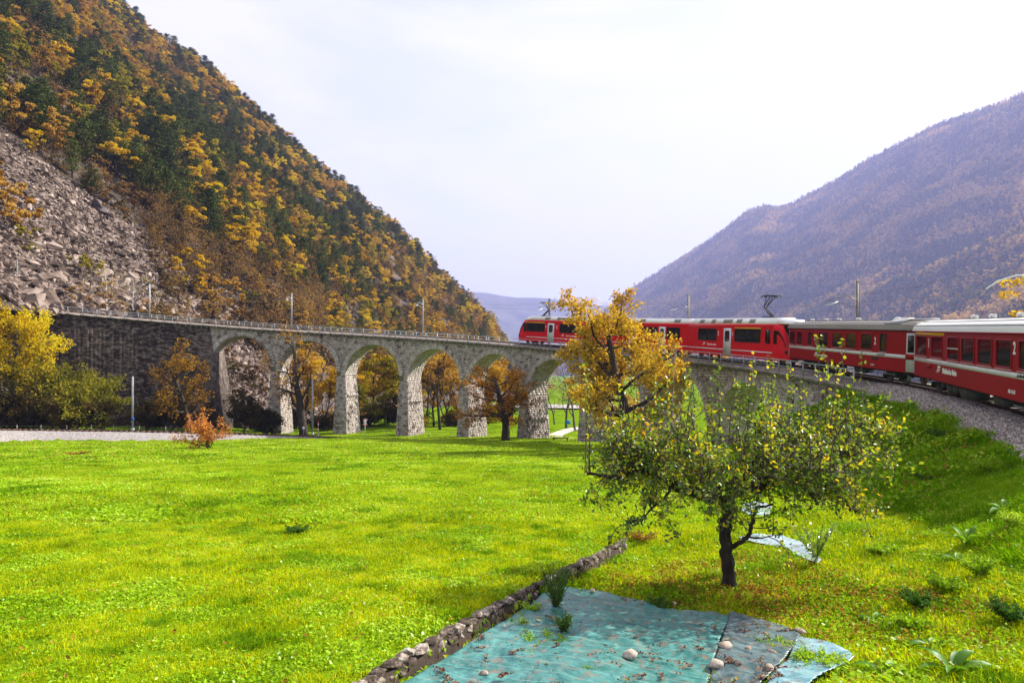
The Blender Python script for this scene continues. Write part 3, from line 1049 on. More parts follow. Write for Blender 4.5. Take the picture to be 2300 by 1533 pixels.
for s, w in ((38.5, 1.3), (25, 1.6)):
    t = MB(); T, N = track_frame(s)
    a = on_track(s, -1.6, 5.6); t.tube([a, on_track(s, -.9, 5.62), on_track(s, -.2, 5.4), on_track(s, .3, 5.05)], .03, 5)
    o = t.build('registration_arm', M_INS, wr); o.matrix_parent_inverse = MW

# masts of the lower line, crossing sign, marker posts
for xx, top, bot, d, lab in ((298, 845, 966, 93.6, 'pale mast beside the lower track in front of the dark wall, with a blue band'), (702, 852, 976, 106, 'pale mast beside the lower track left of the brightly lit pier')):
    b = px(xx, bot, d); H = (bot - top) / 1500 * d
    t = mast(b, H, lab, M_MAST, (0, -1, 0), arm=False)
    if xx == 298:
        m = MB(); m.box((0, 0, 1.6), (.26, .26, .35)); m.build('band', surf('blue plate', [(0.02, 0.08, 0.4)]), t)
M_WHITE = surf('white enamel', [(0.7, 0.7, 0.7), (0.8, 0.8, 0.8)], 3, 0.5)
M_REDP = surf('red enamel', [(0.5, 0.02, 0.02)], 1, 0.5)
b = px(820, 981, 104.5)
t = thing('level_crossing_sign', 'red and white crossed-bar level crossing sign in front of the third arch', 'crossing sign', tuple(b))
m = MB(); m.tube([(0, 0, 0), (0, 0, 2.9)], .06, 8); m.build('post', M_WHITE, t)
for sg in (-1, 1):
    m = MB(); cs = np.array([cos(sg * 1.05), 0, sin(sg * 1.05)])
    m.bar(np.array([0, -.05 - .02 * sg, 2.3]) - cs * .6, np.array([0, -.05 - .02 * sg, 2.3]) + cs * .6, .05, .2); q = m.build('cross_bar', M_WHITE, t)
    for e in (-1, 1):
        m = MB(); m.bar(np.array([0, -.09 - .02 * sg, 2.3]) + cs * e * .42, np.array([0, -.09 - .02 * sg, 2.3]) + cs * e * .6, .02, .2); m.build('red_tip', M_REDP, q)
b = px(715, 979, 104)
t = thing('marker_post', 'slim red and white banded post beside the lower track', 'marker post', tuple(b))
for k in range(6):
    m = MB(); m.tube([(0, 0, k * .4), (0, 0, k * .4 + .4)], .06, 8); m.build('band', (M_WHITE, M_REDP)[k % 2], t)
b = px(682, 978, 104.5)
t = thing('kilometre_board', 'small white board on a stake left of the pale mast by the lower track', 'track board', tuple(b))
m = MB(); m.tube([(0, 0, 0), (0, 0, 1.3)], .03, 6); m.build('stake', M_MAST, t)
m = MB(); m.box((0, -.04, 1.2), (.34, .03, .45)); m.build('board', M_WHITE, t)
M_POST = surf('grey split wood', [(0.16, 0.13, 0.10), (0.32, 0.28, 0.24)], 3, 0.9)
fl = thing('pasture_fence', 'low wooden stakes with wire beyond the lower track on the left', 'fence', tuple(px(200, 950, 90)))
MF = Matrix.Translation(-fl.location)
pts = []
for xx, d in ((-60, 86), (38, 88.5), (92, 90), (150, 91.7), (205, 93.4), (255, 95), (313, 96.6), (372, 98), (430, 99.4), (500, 101), (560, 102.5)):
    X = (xx - 1150) / 1500 * d; z = float(ground_z(X, d)); m = MB()
    m.tube([(X, d, z - .3), (X, d, z + 1.15)], .055, 6); m.build('stake', M_POST, fl).matrix_parent_inverse = MF
    pts.append((X, d, z + 1.0))
m = MB(); m.tube(pts, .008, 3); m.tube(np.array(pts) - [0, 0, .4], .008, 3); m.build('wire', M_WIRE, fl).matrix_parent_inverse = MF
fl = thing('meadow_fence', 'thin stakes with wire across the meadow in front of the middle arches', 'fence', tuple(px(960, 985, 100)))
MF = Matrix.Translation(-fl.location)
pts = []
for xx, d in ((862, 103), (893, 102), (962, 101), (978, 100), (1018, 99), (1048, 98)):
    X = (xx - 1150) / 1500 * d; z = float(ground_z(X, d)); m = MB()
    m.tube([(X, d, z - .3), (X, d, z + 1.2)], .035, 6); m.build('stake', M_POST, fl).matrix_parent_inverse = MF
    pts.append((X, d, z + 1.1))
m = MB(); m.tube(pts, .008, 3); m.tube(np.array(pts) - [0, 0, .45], .008, 3); m.build('wire', M_WIRE, fl).matrix_parent_inverse = MF

# bench, path, river bed, blue sign through the arch behind the small chestnut
b = px(1259, 997, 90); b[2] = float(ground_z(b[0], b[1]))
t = thing('bench', 'dark low wooden bench on the grass in front of the arch', 'bench', tuple(b))
for k in range(2):
    m = MB(); m.box((0, -.14 + k * .28, .46), (2.2, .24, .1)); m.build('seat_plank', M_WOOD, t)
for sgn in (-1, 1):
    m = MB(); m.box((sgn * .9, 0, .2), (.16, .45, .4)); m.build('leg', M_WOOD, t)
M_PATH = surf('pale gravel path', [(0.35, 0.31, 0.27), (0.55, 0.5, 0.45)], 1.5, 0.95, 0.3)
def strip(name, pts, wid, mat_, lab, dz=.06):
    P = _spline(np.array(pts, float), np.linspace(0, len(pts) - 1, 60)); d = np.gradient(P, axis=0)
    nn = np.stack([-d[:, 1], d[:, 0]], 1); nn /= np.linalg.norm(nn, axis=1)[:, None]
    g = MB(); Q = []
    for o_ in (-1, -.4, .4, 1):
        q = P.copy(); q[:, :2] += nn * o_ * wid / 2; q[:, 2] = ground_z(q[:, 0], q[:, 1]) + dz; Q.append(q)
    g.grid(np.stack(Q, 1)); g.F[0] = (g.F[0][0][:, ::-1], 0)
    g.build(name, mat_, smooth=True, kind='structure', label=lab)
strip('path', [px(1330, 998, 96), px(1262, 987, 102), px(1245, 978, 108), px(1270, 968, 120), px(1320, 960, 132), px(1400, 952, 148)], 2.6, M_PATH, 'pale path curving through the arch', .15)
strip('path', [px(1100, 975, 104), px(1180, 972, 108), px(1245, 978, 112)], 2.0, M_PATH, 'pale path passing behind the piers', .05)
strip('river_bed', [px(1120, 900, 260), px(1230, 910, 235), px(1330, 915, 225), px(1500, 915, 220)], 30, surf('white river stones', [(0.2, 0.19, 0.18), (0.36, 0.34, 0.32), (0.5, 0.48, 0.45)], 0.35, 0.9, 1, 1, dist=.5), 'white stony river bed beyond the arches', .5)
b = px(1275, 958, 125); b[2] = float(ground_z(b[0], b[1]))
t = thing('hiking_sign', 'small blue sign on a post beside the path beyond the arch', 'sign', tuple(b))
m = MB(); m.tube([(0, 0, 0), (0, 0, 1.6)], .05, 6); m.build('post', M_MAST, t)
m = MB(); m.box((0, -.08, 1.35), (1.0, .04, .7)); m.build('panel', surf('blue sign panel', [(0.02, 0.16, 0.42)]), t)
# ------------------------------------------------------------------ train
M_RED = surf('deep red coach paint', [(0.24, 0.003, 0.007), (0.31, 0.005, 0.010)], 0.5, 0.5, spec=0.15, coord='Object')
M_RED2 = surf('bright red railcar paint', [(0.56, 0.006, 0.012), (0.66, 0.009, 0.016)], 0.5, 0.45, spec=0.15, coord='Object')
M_SIL = surf('pale grey stripe paint', [(0.58, 0.57, 0.6), (0.66, 0.65, 0.68)], 2, 0.4)
M_LET = surf('white lettering', [(0.8, 0.8, 0.8)], 1, 0.5)
M_YEL = surf('yellow stripe paint', [(0.72, 0.36, 0.02)], 1, 0.5)
M_ROOFB = surf('dusty brown grey roof', [(0.17, 0.14, 0.12), (0.27, 0.24, 0.22)], 0.7, 0.6, coord='Object', stretch=(.2, 1, 1))
M_ROOFW = surf('pale silver roof', [(0.55, 0.55, 0.53), (0.72, 0.72, 0.7)], 0.7, 0.45, coord='Object', stretch=(.2, 1, 1))
M_ROOFX = surf('white roof cowling', [(0.86, 0.86, 0.88), (0.93, 0.93, 0.95)], 1, 0.3, spec=.6, coord='Object')
M_GRILLE = surf('grey roof grille', [(0.2, 0.2, 0.21), (0.32, 0.32, 0.33)], 4, 0.6)
M_BLACK = surf('black underframe', [(0.008, 0.008, 0.009), (0.03, 0.027, 0.025)], 2, 0.7)
M_GREYBOX = surf('grey equipment box', [(0.025, 0.025, 0.028), (0.07, 0.07, 0.075)], 2, 0.6)
M_STEEL = surf('worn wheel steel', [(0.07, 0.06, 0.055), (0.3, 0.3, 0.3)], 3, 0.4, metal=0.6)
M_GLASS = glass('tinted window glass', alpha=0.955)
M_GLASSD = glass('dark window glass', alpha=0.93, rough=0.04)
M_INT = surf('coach interior', [(0.04, 0.037, 0.033), (0.07, 0.065, 0.06)], 1, 0.8)
M_SEATF = surf('seat cloth', [(0.05, 0.06, 0.12), (0.09, 0.09, 0.14)], 3, 0.9)
M_FRAME = surf('window frame metal', [(0.5, 0.47, 0.45)], 1, 0.4, metal=0.3)
M_RUB = surf('black rubber', [(0.012, 0.012, 0.012)], 1, 0.7)
M_DOOR = surf('pale grey door paint', [(0.55, 0.56, 0.6), (0.62, 0.63, 0.67)], 1, 0.4)


def car_frame(sa, sb):
    A_, B_ = on_track(sa), on_track(sb)
    x = B_ - A_; L = np.linalg.norm(x); x /= L
    y = np.cross([0, 0, 1], x); y /= np.linalg.norm(y); z = np.cross(x, y)
    M = Matrix(((x[0], y[0], z[0], 0), (x[1], y[1], z[1], 0), (x[2], y[2], z[2], 0), (0, 0, 0, 1)))
    mid = (A_ + B_) / 2
    M.translation = Vector(mid)
    return M, L


def side_wall(mb, u0, u1, z0, z1, ops, y, t=.06, m=0, tz=None):
    """wall in the plane y with openings (ua, ub, za, zb) cut right through it"""
    us = sorted({u0, u1, *[q for o in ops for q in o[:2]]}); zs_ = sorted({z0, z1, *[q for o in ops for q in o[2:4]]})
    for a, b in zip(us[:-1], us[1:]):
        for c, d in zip(zs_[:-1], zs_[1:]):
            mu, mz = (a + b) / 2, (c + d) / 2
            if any(o[0] < mu < o[1] and o[2] < mz < o[3] for o in ops): continue
            mb.add([(a, y, c), (b, y, c), (b, y, d), (a, y, d)], [(0, 1, 2, 3) if y < 0 else (3, 2, 1, 0)], m)
            yi = y + (t if y < 0 else -t)
            mb.add([(a, yi, c), (b, yi, c), (b, yi, d), (a, yi, d)], [(3, 2, 1, 0) if y < 0 else (0, 1, 2, 3)], m)
    for (a, b, c, d) in ops:
        yi = y + (t if y < 0 else -t)
        mb.add([(a, y, c), (b, y, c), (b, yi, c), (a, yi, c), (a, y, d), (b, y, d), (b, yi, d), (a, yi, d)],
               [(0, 3, 2, 1), (4, 5, 6, 7), (1, 2, 6, 5), (0, 4, 7, 3)], m)


def rrect(a, b, c, d, r, n=4):
    p = []
    for cx, cz, t0 in ((b - r, d - r, 0), (a + r, d - r, pi / 2), (a + r, c + r, pi), (b - r, c + r, 1.5 * pi)):
        for k in range(n + 1):
            t = t0 + pi / 2 * k / n; p.append((cx + r * cos(t), cz + r * sin(t)))
    return p


def window(root, a, b, c, d, y, frame_m, glass_m, bar_z=None, fr=.05, lower=True, mull=None, pink=False):
    sgn = -1 if y < 0 else 1
    out = rrect(a - .01, b + .01, c - .01, d + .01, .13); inn = rrect(a + fr, b - fr, c + fr, d - fr, .11)
    n = len(out); mb = MB(); y0, y1 = y + sgn * .003, y + sgn * .028
    V = [(p[0], y1, p[1]) for p in out] + [(p[0], y1, p[1]) for p in inn] + [(p[0], y0, p[1]) for p in out] + [(p[0], y - sgn * .03, p[1]) for p in inn]
    F = []
    for k in range(n):
        j = (k + 1) % n; F += [(k, j, n + j, n + k), (2 * n + k, 2 * n + j, j, k), (n + k, n + j, 3 * n + j, 3 * n + k)]
    mb.add(V, F)
    if bar_z: mb.box(((a + b) / 2, y, bar_z), (b - a - .06, .03, .045))
    if mull: mb.box((mull, y, (c + d) / 2), (.16, .035, d - c - .05))
    w = mb.build('window', frame_m, root)
    g = MB(); g.add([(p[0], y - sgn * .012, p[1]) for p in inn], [tuple(range(n)) if sgn < 0 else tuple(range(n))[::-1]])
    g.build('pane', glass_m, w)
    if lower:
        s = MB(); s.box(((a + b) / 2, y + sgn * .022, c - .045), (b - a + .06, .05, .035)); s.build('sill', M_PINK if pink else frame_m, w)
    return w


M_PINK = surf('faded pink sill strip', [(0.62, 0.3, 0.3)], 1, 0.5)


def text(root, s, u, z, y, size, mat_, name, sx=1.0, bold=0.0):
    cu = bpy.data.curves.new('lettering', 'FONT'); cu.body = s; cu.size = size; cu.extrude = .004; cu.align_x = 'LEFT'; cu.offset = bold
    cu.resolution_u = 2
    to = bpy.data.objects.new('t', cu); COL.objects.link(to)
    bpy.context.view_layer.update()
    me = bpy.data.meshes.new_from_object(to.evaluated_get(bpy.context.evaluated_depsgraph_get()))
    bpy.data.objects.remove(to)
    me.materials.clear(); me.materials.append(mat_)
    me.transform(Matrix.Rotation(pi / 2, 4, 'X') @ Matrix.Diagonal((sx, 1, 1, 1)))
    o = put(name, me, root); o.location = (u, y, z)
    return o


def logo(root, u, z, y, h, mat_):
    """three stepped slanting bars with a base line"""
    mb = MB(); sl_ = h * .5
    for k in range(3):
        a = u + h * .55 + k * h * .52
        for (z0, z1, w) in ((.62, 1.0, .46), (.2, .5, .4)):
            x0 = a + sl_ * z0; x1 = a + sl_ * z1
            mb.hexa([(x0, y, z + h * z0), (x0 + w * h, y, z + h * z0), (x0 + w * h, y + .004, z + h * z0), (x0, y + .004, z + h * z0),
                     (x1, y, z + h * z1), (x1 + w * h, y, z + h * z1), (x1 + w * h, y + .004, z + h * z1), (x1, y + .004, z + h * z1)])
    mb.hexa([(u, y, z), (u + h * 1.7, y, z), (u + h * 1.7, y + .004, z), (u, y + .004, z), (u + h * .06, y, z + h * .1), (u + h * 1.76, y, z + h * .1), (u + h * 1.76, y + .004, z + h * .1), (u + h * .06, y + .004, z + h * .1)])
    mb.build('logo', mat_, root)


def bogie(root, u):
    b = MB(); b.box((u, -.72, .42), (2.3, .1, .2)); b.box((u, .72, .42), (2.3, .1, .2)); b.box((u, 0, .5), (.5, 1.5, .18))
    for sx in (-.9, .9):
        for sy in (-.8, .8): b.box((u + sx, sy, .36), (.28, .12, .28))
    bo = b.build('bogie', M_BLACK, root)
    for sx in (-.9, .9):
        for sy in (-.5, .5):
            w = MB(); w.tube([(u + sx, sy - .06, .36), (u + sx, sy + .06, .36)], [.36, .36], 20); w.tube([(u + sx, sy * 1.02 - .03 * np.sign(sy), .36), (u + sx, sy * 1.2, .36)], [.12, .1], 8)
            w.build('wheel', M_STEEL, bo)


def roof_arc(L0, L1, w, z0, h, n=14, ends=True, over=.03):
    th = np.linspace(0, pi, n + 1)
    yy = -(w + over) * np.cos(th); zz = z0 + h * np.sin(th) ** .72
    return yy, zz


def coach(name, label, sa, sb, wins, roof_m, first, door=None, vents=(), lines=5):
    M, L = car_frame(sa, sb)
    root = thing(name, label, 'train carriage', M=M)
    w, z0, z1 = 1.35, .78, 3.12
    ue = L / 2 - .75
    body = MB()
    ops = [(a, b, 1.86, 2.9) for a, b in wins]
    side_wall(body, -ue, ue, z0, z1, ops, -w)
    side_wall(body, -ue, ue, z0, z1, [(-b_, -a_, c_, d_) for a_, b_, c_, d_ in ops][::-1], w)
    for e in (-1, 1):     # narrowed ends with the doors
        uo = e * (L / 2 - .08); ui = e * ue; wn_ = 1.12
        body.hexa([(min(ui, uo), -w if e > 0 else -wn_, z0), (max(ui, uo), -wn_ if e > 0 else -w, z0), (max(ui, uo), wn_ if e > 0 else w, z0), (min(ui, uo), w if e > 0 else wn_, z0),
                   (min(ui, uo), -w if e > 0 else -wn_, z1), (max(ui, uo), -wn_ if e > 0 else -w, z1), (max(ui, uo), wn_ if e > 0 else w, z1), (min(ui, uo), w if e > 0 else wn_, z1)])
    body.build('body', M_RED, root)
    f = MB(); f.box((0, 0, z0 + .12), (2 * ue, 2 * w - .14, .24)); f.box((0, 0, z1 - .04), (2 * ue, 2 * w - .14, .06)); f.build('floor', M_INT, root)
    for k in range(int(2 * ue / 1.75)):
        u = -ue + 1.2 + k * 1.75
        for y in (-.8, .8):
            s = MB(); s.box((u, y, 1.3), (.5, .95, .14)); s.box((u + .27, y, 1.75), (.12, .95, .9)); s.build('seat', M_SEATF, root)
    # roof
    yy, zz = roof_arc(0, 0, w, z1, .56)
    P = np.zeros((2, len(yy), 3)); rf = MB()
    us = [-L / 2 - .05, -L / 2 + .35, L / 2 - .35, L / 2 + .05]; sc_ = [.9, 1, 1, .9]
    P = np.stack([np.stack([np.full(len(yy), u), yy * q, z1 + (zz - z1) * q], -1) for u, q in zip(us, sc_)], 0)
    rf.grid(P); rf.F[0] = (rf.F[0][0][:, ::-1], 0)
    for e in (0, -1):
        q = P[e]; rf.add(q, [tuple(range(len(q))) if e == 0 else tuple(range(len(q)))[::-1]])
    ro = rf.build('roof', roof_m, root)
    for k in range(lines):
        th = pi * (.13 + .74 * k / (lines - 1)); y = -(w + .03) * cos(th); z = z1 + .56 * sin(th) ** .72
        m = MB(); m.box((0, y, z + .004), (L - 1.0, .04, .04)); m.build('roof_rib', M_GRILLE, ro)
    gt = MB(); gt.box((0, -w - .035, z1 - .005), (L - 1.3, .05, .05)); gt.build('gutter', M_RUB if roof_m is M_ROOFB else M_RED, ro)
    for u in vents:
        m = MB(); m.tube([(u - .22, -.2, 3.78), (u + .22, -.2, 3.78)], .1, 8); m.box((u, -.2, 3.7), (.3, .12, .12)); m.build('roof_vent', M_ROOFW, root)
    # stripe, on both sides
    for y in (-w - .004, w + .004):
        m = MB(); m.box((0, y, 1.655), (2 * ue - .02, .006, .2)); m.build('stripe', M_SIL, root)
    for (a, b) in wins:
        half = (b - a) < .75
        window(root, a, b, 1.86, 2.9, -w, M_RED if not half else M_RUB, M_GLASS, pink=True)
    for (a, b) in wins[:]:
        window(root, -b, -a, 1.86, 2.9, w, M_RED, M_GLASS, lower=False)
    if first:
        m = MB(); m.box(((first[0] + first[1]) / 2, -w - .005, 3.0), (first[1] - first[0], .008, .13)); m.build('first_class_stripe', M_YEL, root)
    # end door on the angled corner
    for e in ((-1, 1)):
        uo = e * (L / 2 - .08); ui = e * ue
        p0 = np.array([ui, -w, 0.]); p1 = np.array([uo, -1.12, 0.]); dd = (p1 - p0); Ld = np.linalg.norm(dd); dd /= Ld
        nn = np.array([dd[1], -dd[0], 0]) * (1 if e > 0 else -1)
        def on(t_, z, h_): return p0 + dd * t_ + nn * h_ + np.array([0, 0, z])
        m = MB(); m.hexa([on(.06, .82, .004), on(Ld - .05, .82, .004), on(Ld - .05, .82, .03), on(.06, .82, .03), on(.06, 2.98, .004), on(Ld - .05, 2.98, .004), on(Ld - .05, 2.98, .03), on(.06, 2.98, .03)])
        dr = m.build('door', M_DOOR, root)
        m = MB(); m.hexa([on(.14, 1.9, .031), on(Ld - .13, 1.9, .031), on(Ld - .13, 1.9, .036), on(.14, 1.9, .036), on(.14, 2.85, .031), on(Ld - .13, 2.85, .031), on(Ld - .13, 2.85, .036), on(.14, 2.85, .036)])
        m.build('door_window', M_GLASSD, dr)
        m = MB(); m.hexa([on(.062, 1.5, .031), on(Ld - .052, 1.5, .031), on(Ld - .052, 1.5, .035), on(.062, 1.5, .035), on(.062, 1.82, .031), on(Ld - .052, 1.82, .031), on(Ld - .052, 1.82, .035), on(.062, 1.82, .035)])
        m.build('door_band', M_RED, dr)
    # gangway
    for e in (-1, 1):
        m = MB(); m.box((e * (L / 2 + .02), 0, 1.95), (.22, 1.1, 2.2)); m.build('gangway_bellows', M_RUB, root)
    # red end arch
    for e in (-1, 1):
        q0, q1 = (P[0] if e < 0 else P[-1]), (P[1] if e < 0 else P[-2])
        m = MB(); G_ = np.stack([q0 * [1, 1.012, 1] + [0, 0, .012], (q0 * .75 + q1 * .25) * [1, 1.012, 1] + [0, 0, .012]], 0); m.grid(G_ if e > 0 else G_[::-1]); m.build('roof_end', M_RED, ro)
    # underframe
    m = MB(); m.box((0, 0, .74), (L - .6, 2.1, .16)); m.build('underframe', M_BLACK, root)
    bogie(root, -L / 2 + 3.0); bogie(root, L / 2 - 3.0)
    for u, l_, hh in ((-3.6, .25, .4), (-2.7, .5, .35), (-1.2, 1.6, .45), (2.6, 1.2, .3), (-4.4, .3, .2)):
        m = MB(); m.hexa([(u - l_ * .42, -1.05, .66 - hh), (u + l_ * .42, -1.05, .66 - hh), (u + l_ * .42, -.4, .66 - hh), (u - l_ * .42, -.4, .66 - hh), (u - l_ / 2, -1.12, .66), (u + l_ / 2, -1.12, .66), (u + l_ / 2, -.4, .66), (u - l_ / 2, -.4, .66)])
        m.build('equipment_box', M_GREYBOX, root)
    m = MB(); m.tube([(4.2, -1.15, .55), (7.2, -1.15, .55)], .035, 6); m.build('pipe', M_STEEL, root)
    return root


# near coach
c1 = coach('train_coach', 'nearest red coach with pale silver roof and yellow first class stripe', 44.7, 26.2,
           [(-8.14, -6.13), (-5.43, -3.55), (-2.83, -1.22), (-.93, .72), (1.06, 2.62), (2.98, 4.5), (5.05, 6.6), (6.95, 7.9)], M_ROOFW, (-8.5, -3.36), vents=(-3.2, -1.0, 1.9, 4.5), lines=6)
YF = -1.362
text(c1, '1', -5.95, 2.33, YF, .62, M_LET, 'class_number', .8, .012)
text(c1, '2', 4.58, 2.4, YF, .62, M_LET, 'class_number', .8, .012)
text(c1, 'Rhätische Bahn', -3.5, 1.2, YF, .34, M_LET, 'lettering', .98, .012)
logo(c1, -4.55, 1.2, YF, .3, M_LET)
text(c1, 'AB 1543', 4.25, 1.0, YF, .19, M_LET, 'lettering', .95, .004)
text(c1, 'graubündenPASS', 5.0, 1.62, YF - .002, .16, M_BLACK, 'lettering', .9)
m = MB(); m.box((-5.7, -1.37, 1.42), (.75, .03, .2)); m.build('destination_slot', M_RED, c1)
m = MB(); m.box(((-2.83 - 1.22) / 2, -1.365, 2.38), (1.5, .05, .05)); m.build('window_rail', M_FRAME, c1)
# second coach
c2 = coach('train_coach', 'second red coach with dusty brown roof behind the walkway railing', 63.4, 44.9,
           [(-8.5, -7.4), (-7.0, -5.97), (-4.94, -4.13), (-2.88, -1.4), (-.77, .66), (1.29, 2.72), (3.35, 4.77), (5.7, 6.43)], M_ROOFB, None, vents=(-7.0, -4.5, -2.4, .5, 5.4), lines=7)
text(c2, '2', -3.72, 2.3, YF, .55, M_LET, 'class_number', .75, .012)
text(c2, '2', 5.02, 2.25, YF, .6, M_LET, 'class_number', .75, .012)
text(c2, 'ferrovia retica', -3.0, 1.14, YF, .27, M_LET, 'lettering', 1.02, .006)
logo(c2, -3.75, 1.14, YF, .25, M_LET)
text(c2, 'graubündenPASS', 5.4, 1.62, YF - .002, .15, M_BLACK, 'lettering', .9)
text(c2, 'B 2447', 4.7, .95, YF, .15, M_LET, 'lettering')
m = MB(); m.add([(7.95, -1.5, 2.55), (8.15, -1.45, 2.75), (8.35, -1.38, 2.55), (8.15, -1.43, 2.35)], [(0, 3, 2, 1)]); 
m = MB(); m.box((8.8, -1.22, 2.7), (.25, .02, .25), 0, Matrix.Rotation(pi / 4, 3, 'Y')); m.build('hazard_label', M_YEL, c2)
m = MB(); m.box((5.2, -1.36, 1.42), (.7, .03, .16)); m.build('vent_slot', M_BLACK, c2)
m = MB(); m.box((6.6, -.75, 3.66), (1.7, .9, .03), 0, Matrix.Rotation(.35, 3, 'X')); m.build('roof_hatch', M_GRILLE, c2)
m = MB(); m.box((6.9, 0, 3.74), (3.0, 1.0, .1)); m.build('roof_walkway', M_ROOFW, c2)


def railcar(label, sa, sb, wins, doors, cab=0, roof_boxes=(), yellow=(), numbers=(), txt=None, panto=None, small=()):
    M, L = car_frame(sa, sb)
    root = thing('railcar', label, 'train carriage', M=M)
    w, z0, z1 = 1.33, .38, 3.12
    u0, u1 = -L / 2 + .04, L / 2 - .04
    if cab < 0: u0 += 2.0
    if cab > 0: u1 -= 2.0
    ops = [(a, b, 1.78, 2.96) for a, b in wins]
    body = MB()
    side_wall(body, u0, u1, z0, z1, ops, -w); side_wall(body, u0, u1, z0, z1, [(-b, -a, c, d) for a, b, c, d in ops if u0 < -b and -a < u1], w)
    for e, u in ((-1, u0), (1, u1)):
        body.add([(u, -w, z0), (u, w, z0), (u, w, z1), (u, -w, z1)], [(0, 1, 2, 3) if e > 0 else (3, 2, 1, 0)])
    # slanted cant rail
    body.hexa([(u0, -w, z1), (u1, -w, z1), (u1, w, z1), (u0, w, z1), (u0, -w + .22, z1 + .3), (u1, -w + .22, z1 + .3), (u1, w - .22, z1 + .3), (u0, w - .22, z1 + .3)])
    body.build('body', M_RED2, root)
    f = MB(); f.box(((u0 + u1) / 2, 0, .75), (u1 - u0 - .1, 2 * w - .14, .1)); f.build('floor', M_INT, root)
    # roof equipment
    r = MB(); zr = z1 + .302
    r0, r1 = u0 + .15, u1 - .1
    r.hexa([(r0, -w + .24, zr), (r1, -w + .24, zr), (r1, w - .24, zr), (r0, w - .24, zr), (r0 + .5, -w + .42, zr + .55), (r1 - .1, -w + .42, zr + .55), (r1 - .1, w - .42, zr + .55), (r0 + .5, w - .42, zr + .55)])
    ro = r.build('roof', M_ROOFX, root)
    for (a, b) in roof_boxes:
        m = MB(); k = .18 / .55
        m.hexa([(a, -w + .24 + k * .1 - .02, zr + .1), (b, -w + .24 + k * .1 - .02, zr + .1), (b, -w + .24 + k * .1 + .02, zr + .1), (a, -w + .24 + k * .1 + .02, zr + .1),
                (a + .1, -w + .24 + k * .45 - .02, zr + .45), (b + .1, -w + .24 + k * .45 - .02, zr + .45), (b + .1, -w + .24 + k * .45 + .02, zr + .45), (a + .1, -w + .24 + k * .45 + .02, zr + .45)])
        m.build('roof_grille', M_GRILLE, ro)
    for (a, b) in wins:
        window(root, a, b, 1.78, 2.96, -w, M_RUB, M_GLASS, lower=False, fr=.06, mull=(a + b) / 2 if b - a > 2.5 else None)
    for (a, b) in wins:
        if u0 < -b and -a < u1: window(root, -b, -a, 1.78, 2.96, w, M_RUB, M_GLASS, lower=False, fr=.06)
    for (a, b) in small:
        m = MB(); m.box(((a + b) / 2, -w - .004, 2.35), (b - a, .012, 1.2)); m.build('cab_side_window', M_GLASSD, root)
    for (a, b) in doors:
        m = MB(); m.box(((a + b) / 2, -w - .01, 1.72), (b - a, .03, 2.6)); d = m.build('door', M_DOOR, root)
        m = MB(); p = rrect(a + .25, b - .25, 1.75, 2.8, .18); m.add([(q[0], -w - .03, q[1]) for q in p] + [(q[0], -w - .026, q[1]) for q in p], [tuple(range(len(p)))] + [(k, (k + 1) % len(p), len(p) + (k + 1) % len(p), len(p) + k) for k in range(len(p))])
        m.build('door_window', M_GLASSD, d)
    prev = u0
    for (a, b) in list(doors) + [(u1, u1)]:
        m = MB(); m.box(((prev + a) / 2, -w - .004, .99), (a - prev, .008, .1)); m.build('stripe', M_SIL, root); prev = b
    for (a, b) in yellow:
        m = MB(); m.box(((a + b) / 2, -w - .016, 3.05), (b - a, .03, .12)); m.build('first_class_stripe', M_YEL, root)
    for (c_, u) in numbers:
        text(root, c_, u, 2.32, -w - .008, .56, M_LET, 'class_number', .75, .012)
    if txt is not None:
        text(root, 'ferrovia retica', txt + 1.0, 1.33, -w - .008, .27, M_LET, 'lettering', 1.1, .006); logo(root, txt, 1.33, -w - .008, .24, M_LET)
    if cab:
        e = cab; ub = u1 if cab > 0 else u0
        secs = [(0, 1.33, .38, 3.12, 1.11, 3.42), (.75, 1.30, .38, 3.02, 1.05, 3.30), (1.35, 1.22, .4, 2.3, 1.0, 2.55), (1.75, 1.12, .45, 1.5, .95, 1.65), (1.98, .98, .5, 1.15, .85, 1.25)]
        P = []
        for du, ww, zb, zt, wt, ztt in secs:
            u = ub + e * du
            P.append([(u, -ww, zb), (u, -ww, zt), (u, -wt, ztt), (u, wt, ztt), (u, ww, zt), (u, ww, zb)])
        P = np.array(P); m = MB(); m.grid(P if e < 0 else P[::-1]); q = P[-1]; m.add(q, [tuple(range(6)) if e < 0 else tuple(range(6))[::-1]])
        m.F = [(ff[:, ::-1], mm) for ff, mm in m.F]
        cb_ = m.build('cab', M_RED2, root)
        # side glass and sloping windscreen, a little proud of the shell
        for sy in (-1, 1):
            m = MB(); v = [(ub + e * .12, sy * 1.36, 1.75), (ub + e * .12, sy * 1.36, 2.92), (ub + e * .72, sy * 1.335, 2.85), (ub + e * 1.22, sy * 1.27, 2.35), (ub + e * 1.66, sy * 1.17, 1.58)]
            m.add(v, [(0, 1, 2, 3, 4)]); m.build('cab_side_glass', M_GLASSD, cb_)
        m = MB(); v = [(ub + e * .82, -.95, 3.27), (ub + e * 1.4, -.93, 2.55), (ub + e * 1.79, -.86, 1.68), (ub + e * 1.79, .86, 1.68), (ub + e * 1.4, .93, 2.55), (ub + e * .82, .95, 3.27)]
        v = [(a + e * .02, b, c + .015) for a, b, c in v]
        m.add(v, [(0, 1, 4, 5), (1, 2, 3, 4)]); m.build('windscreen', M_GLASSD, cb_)
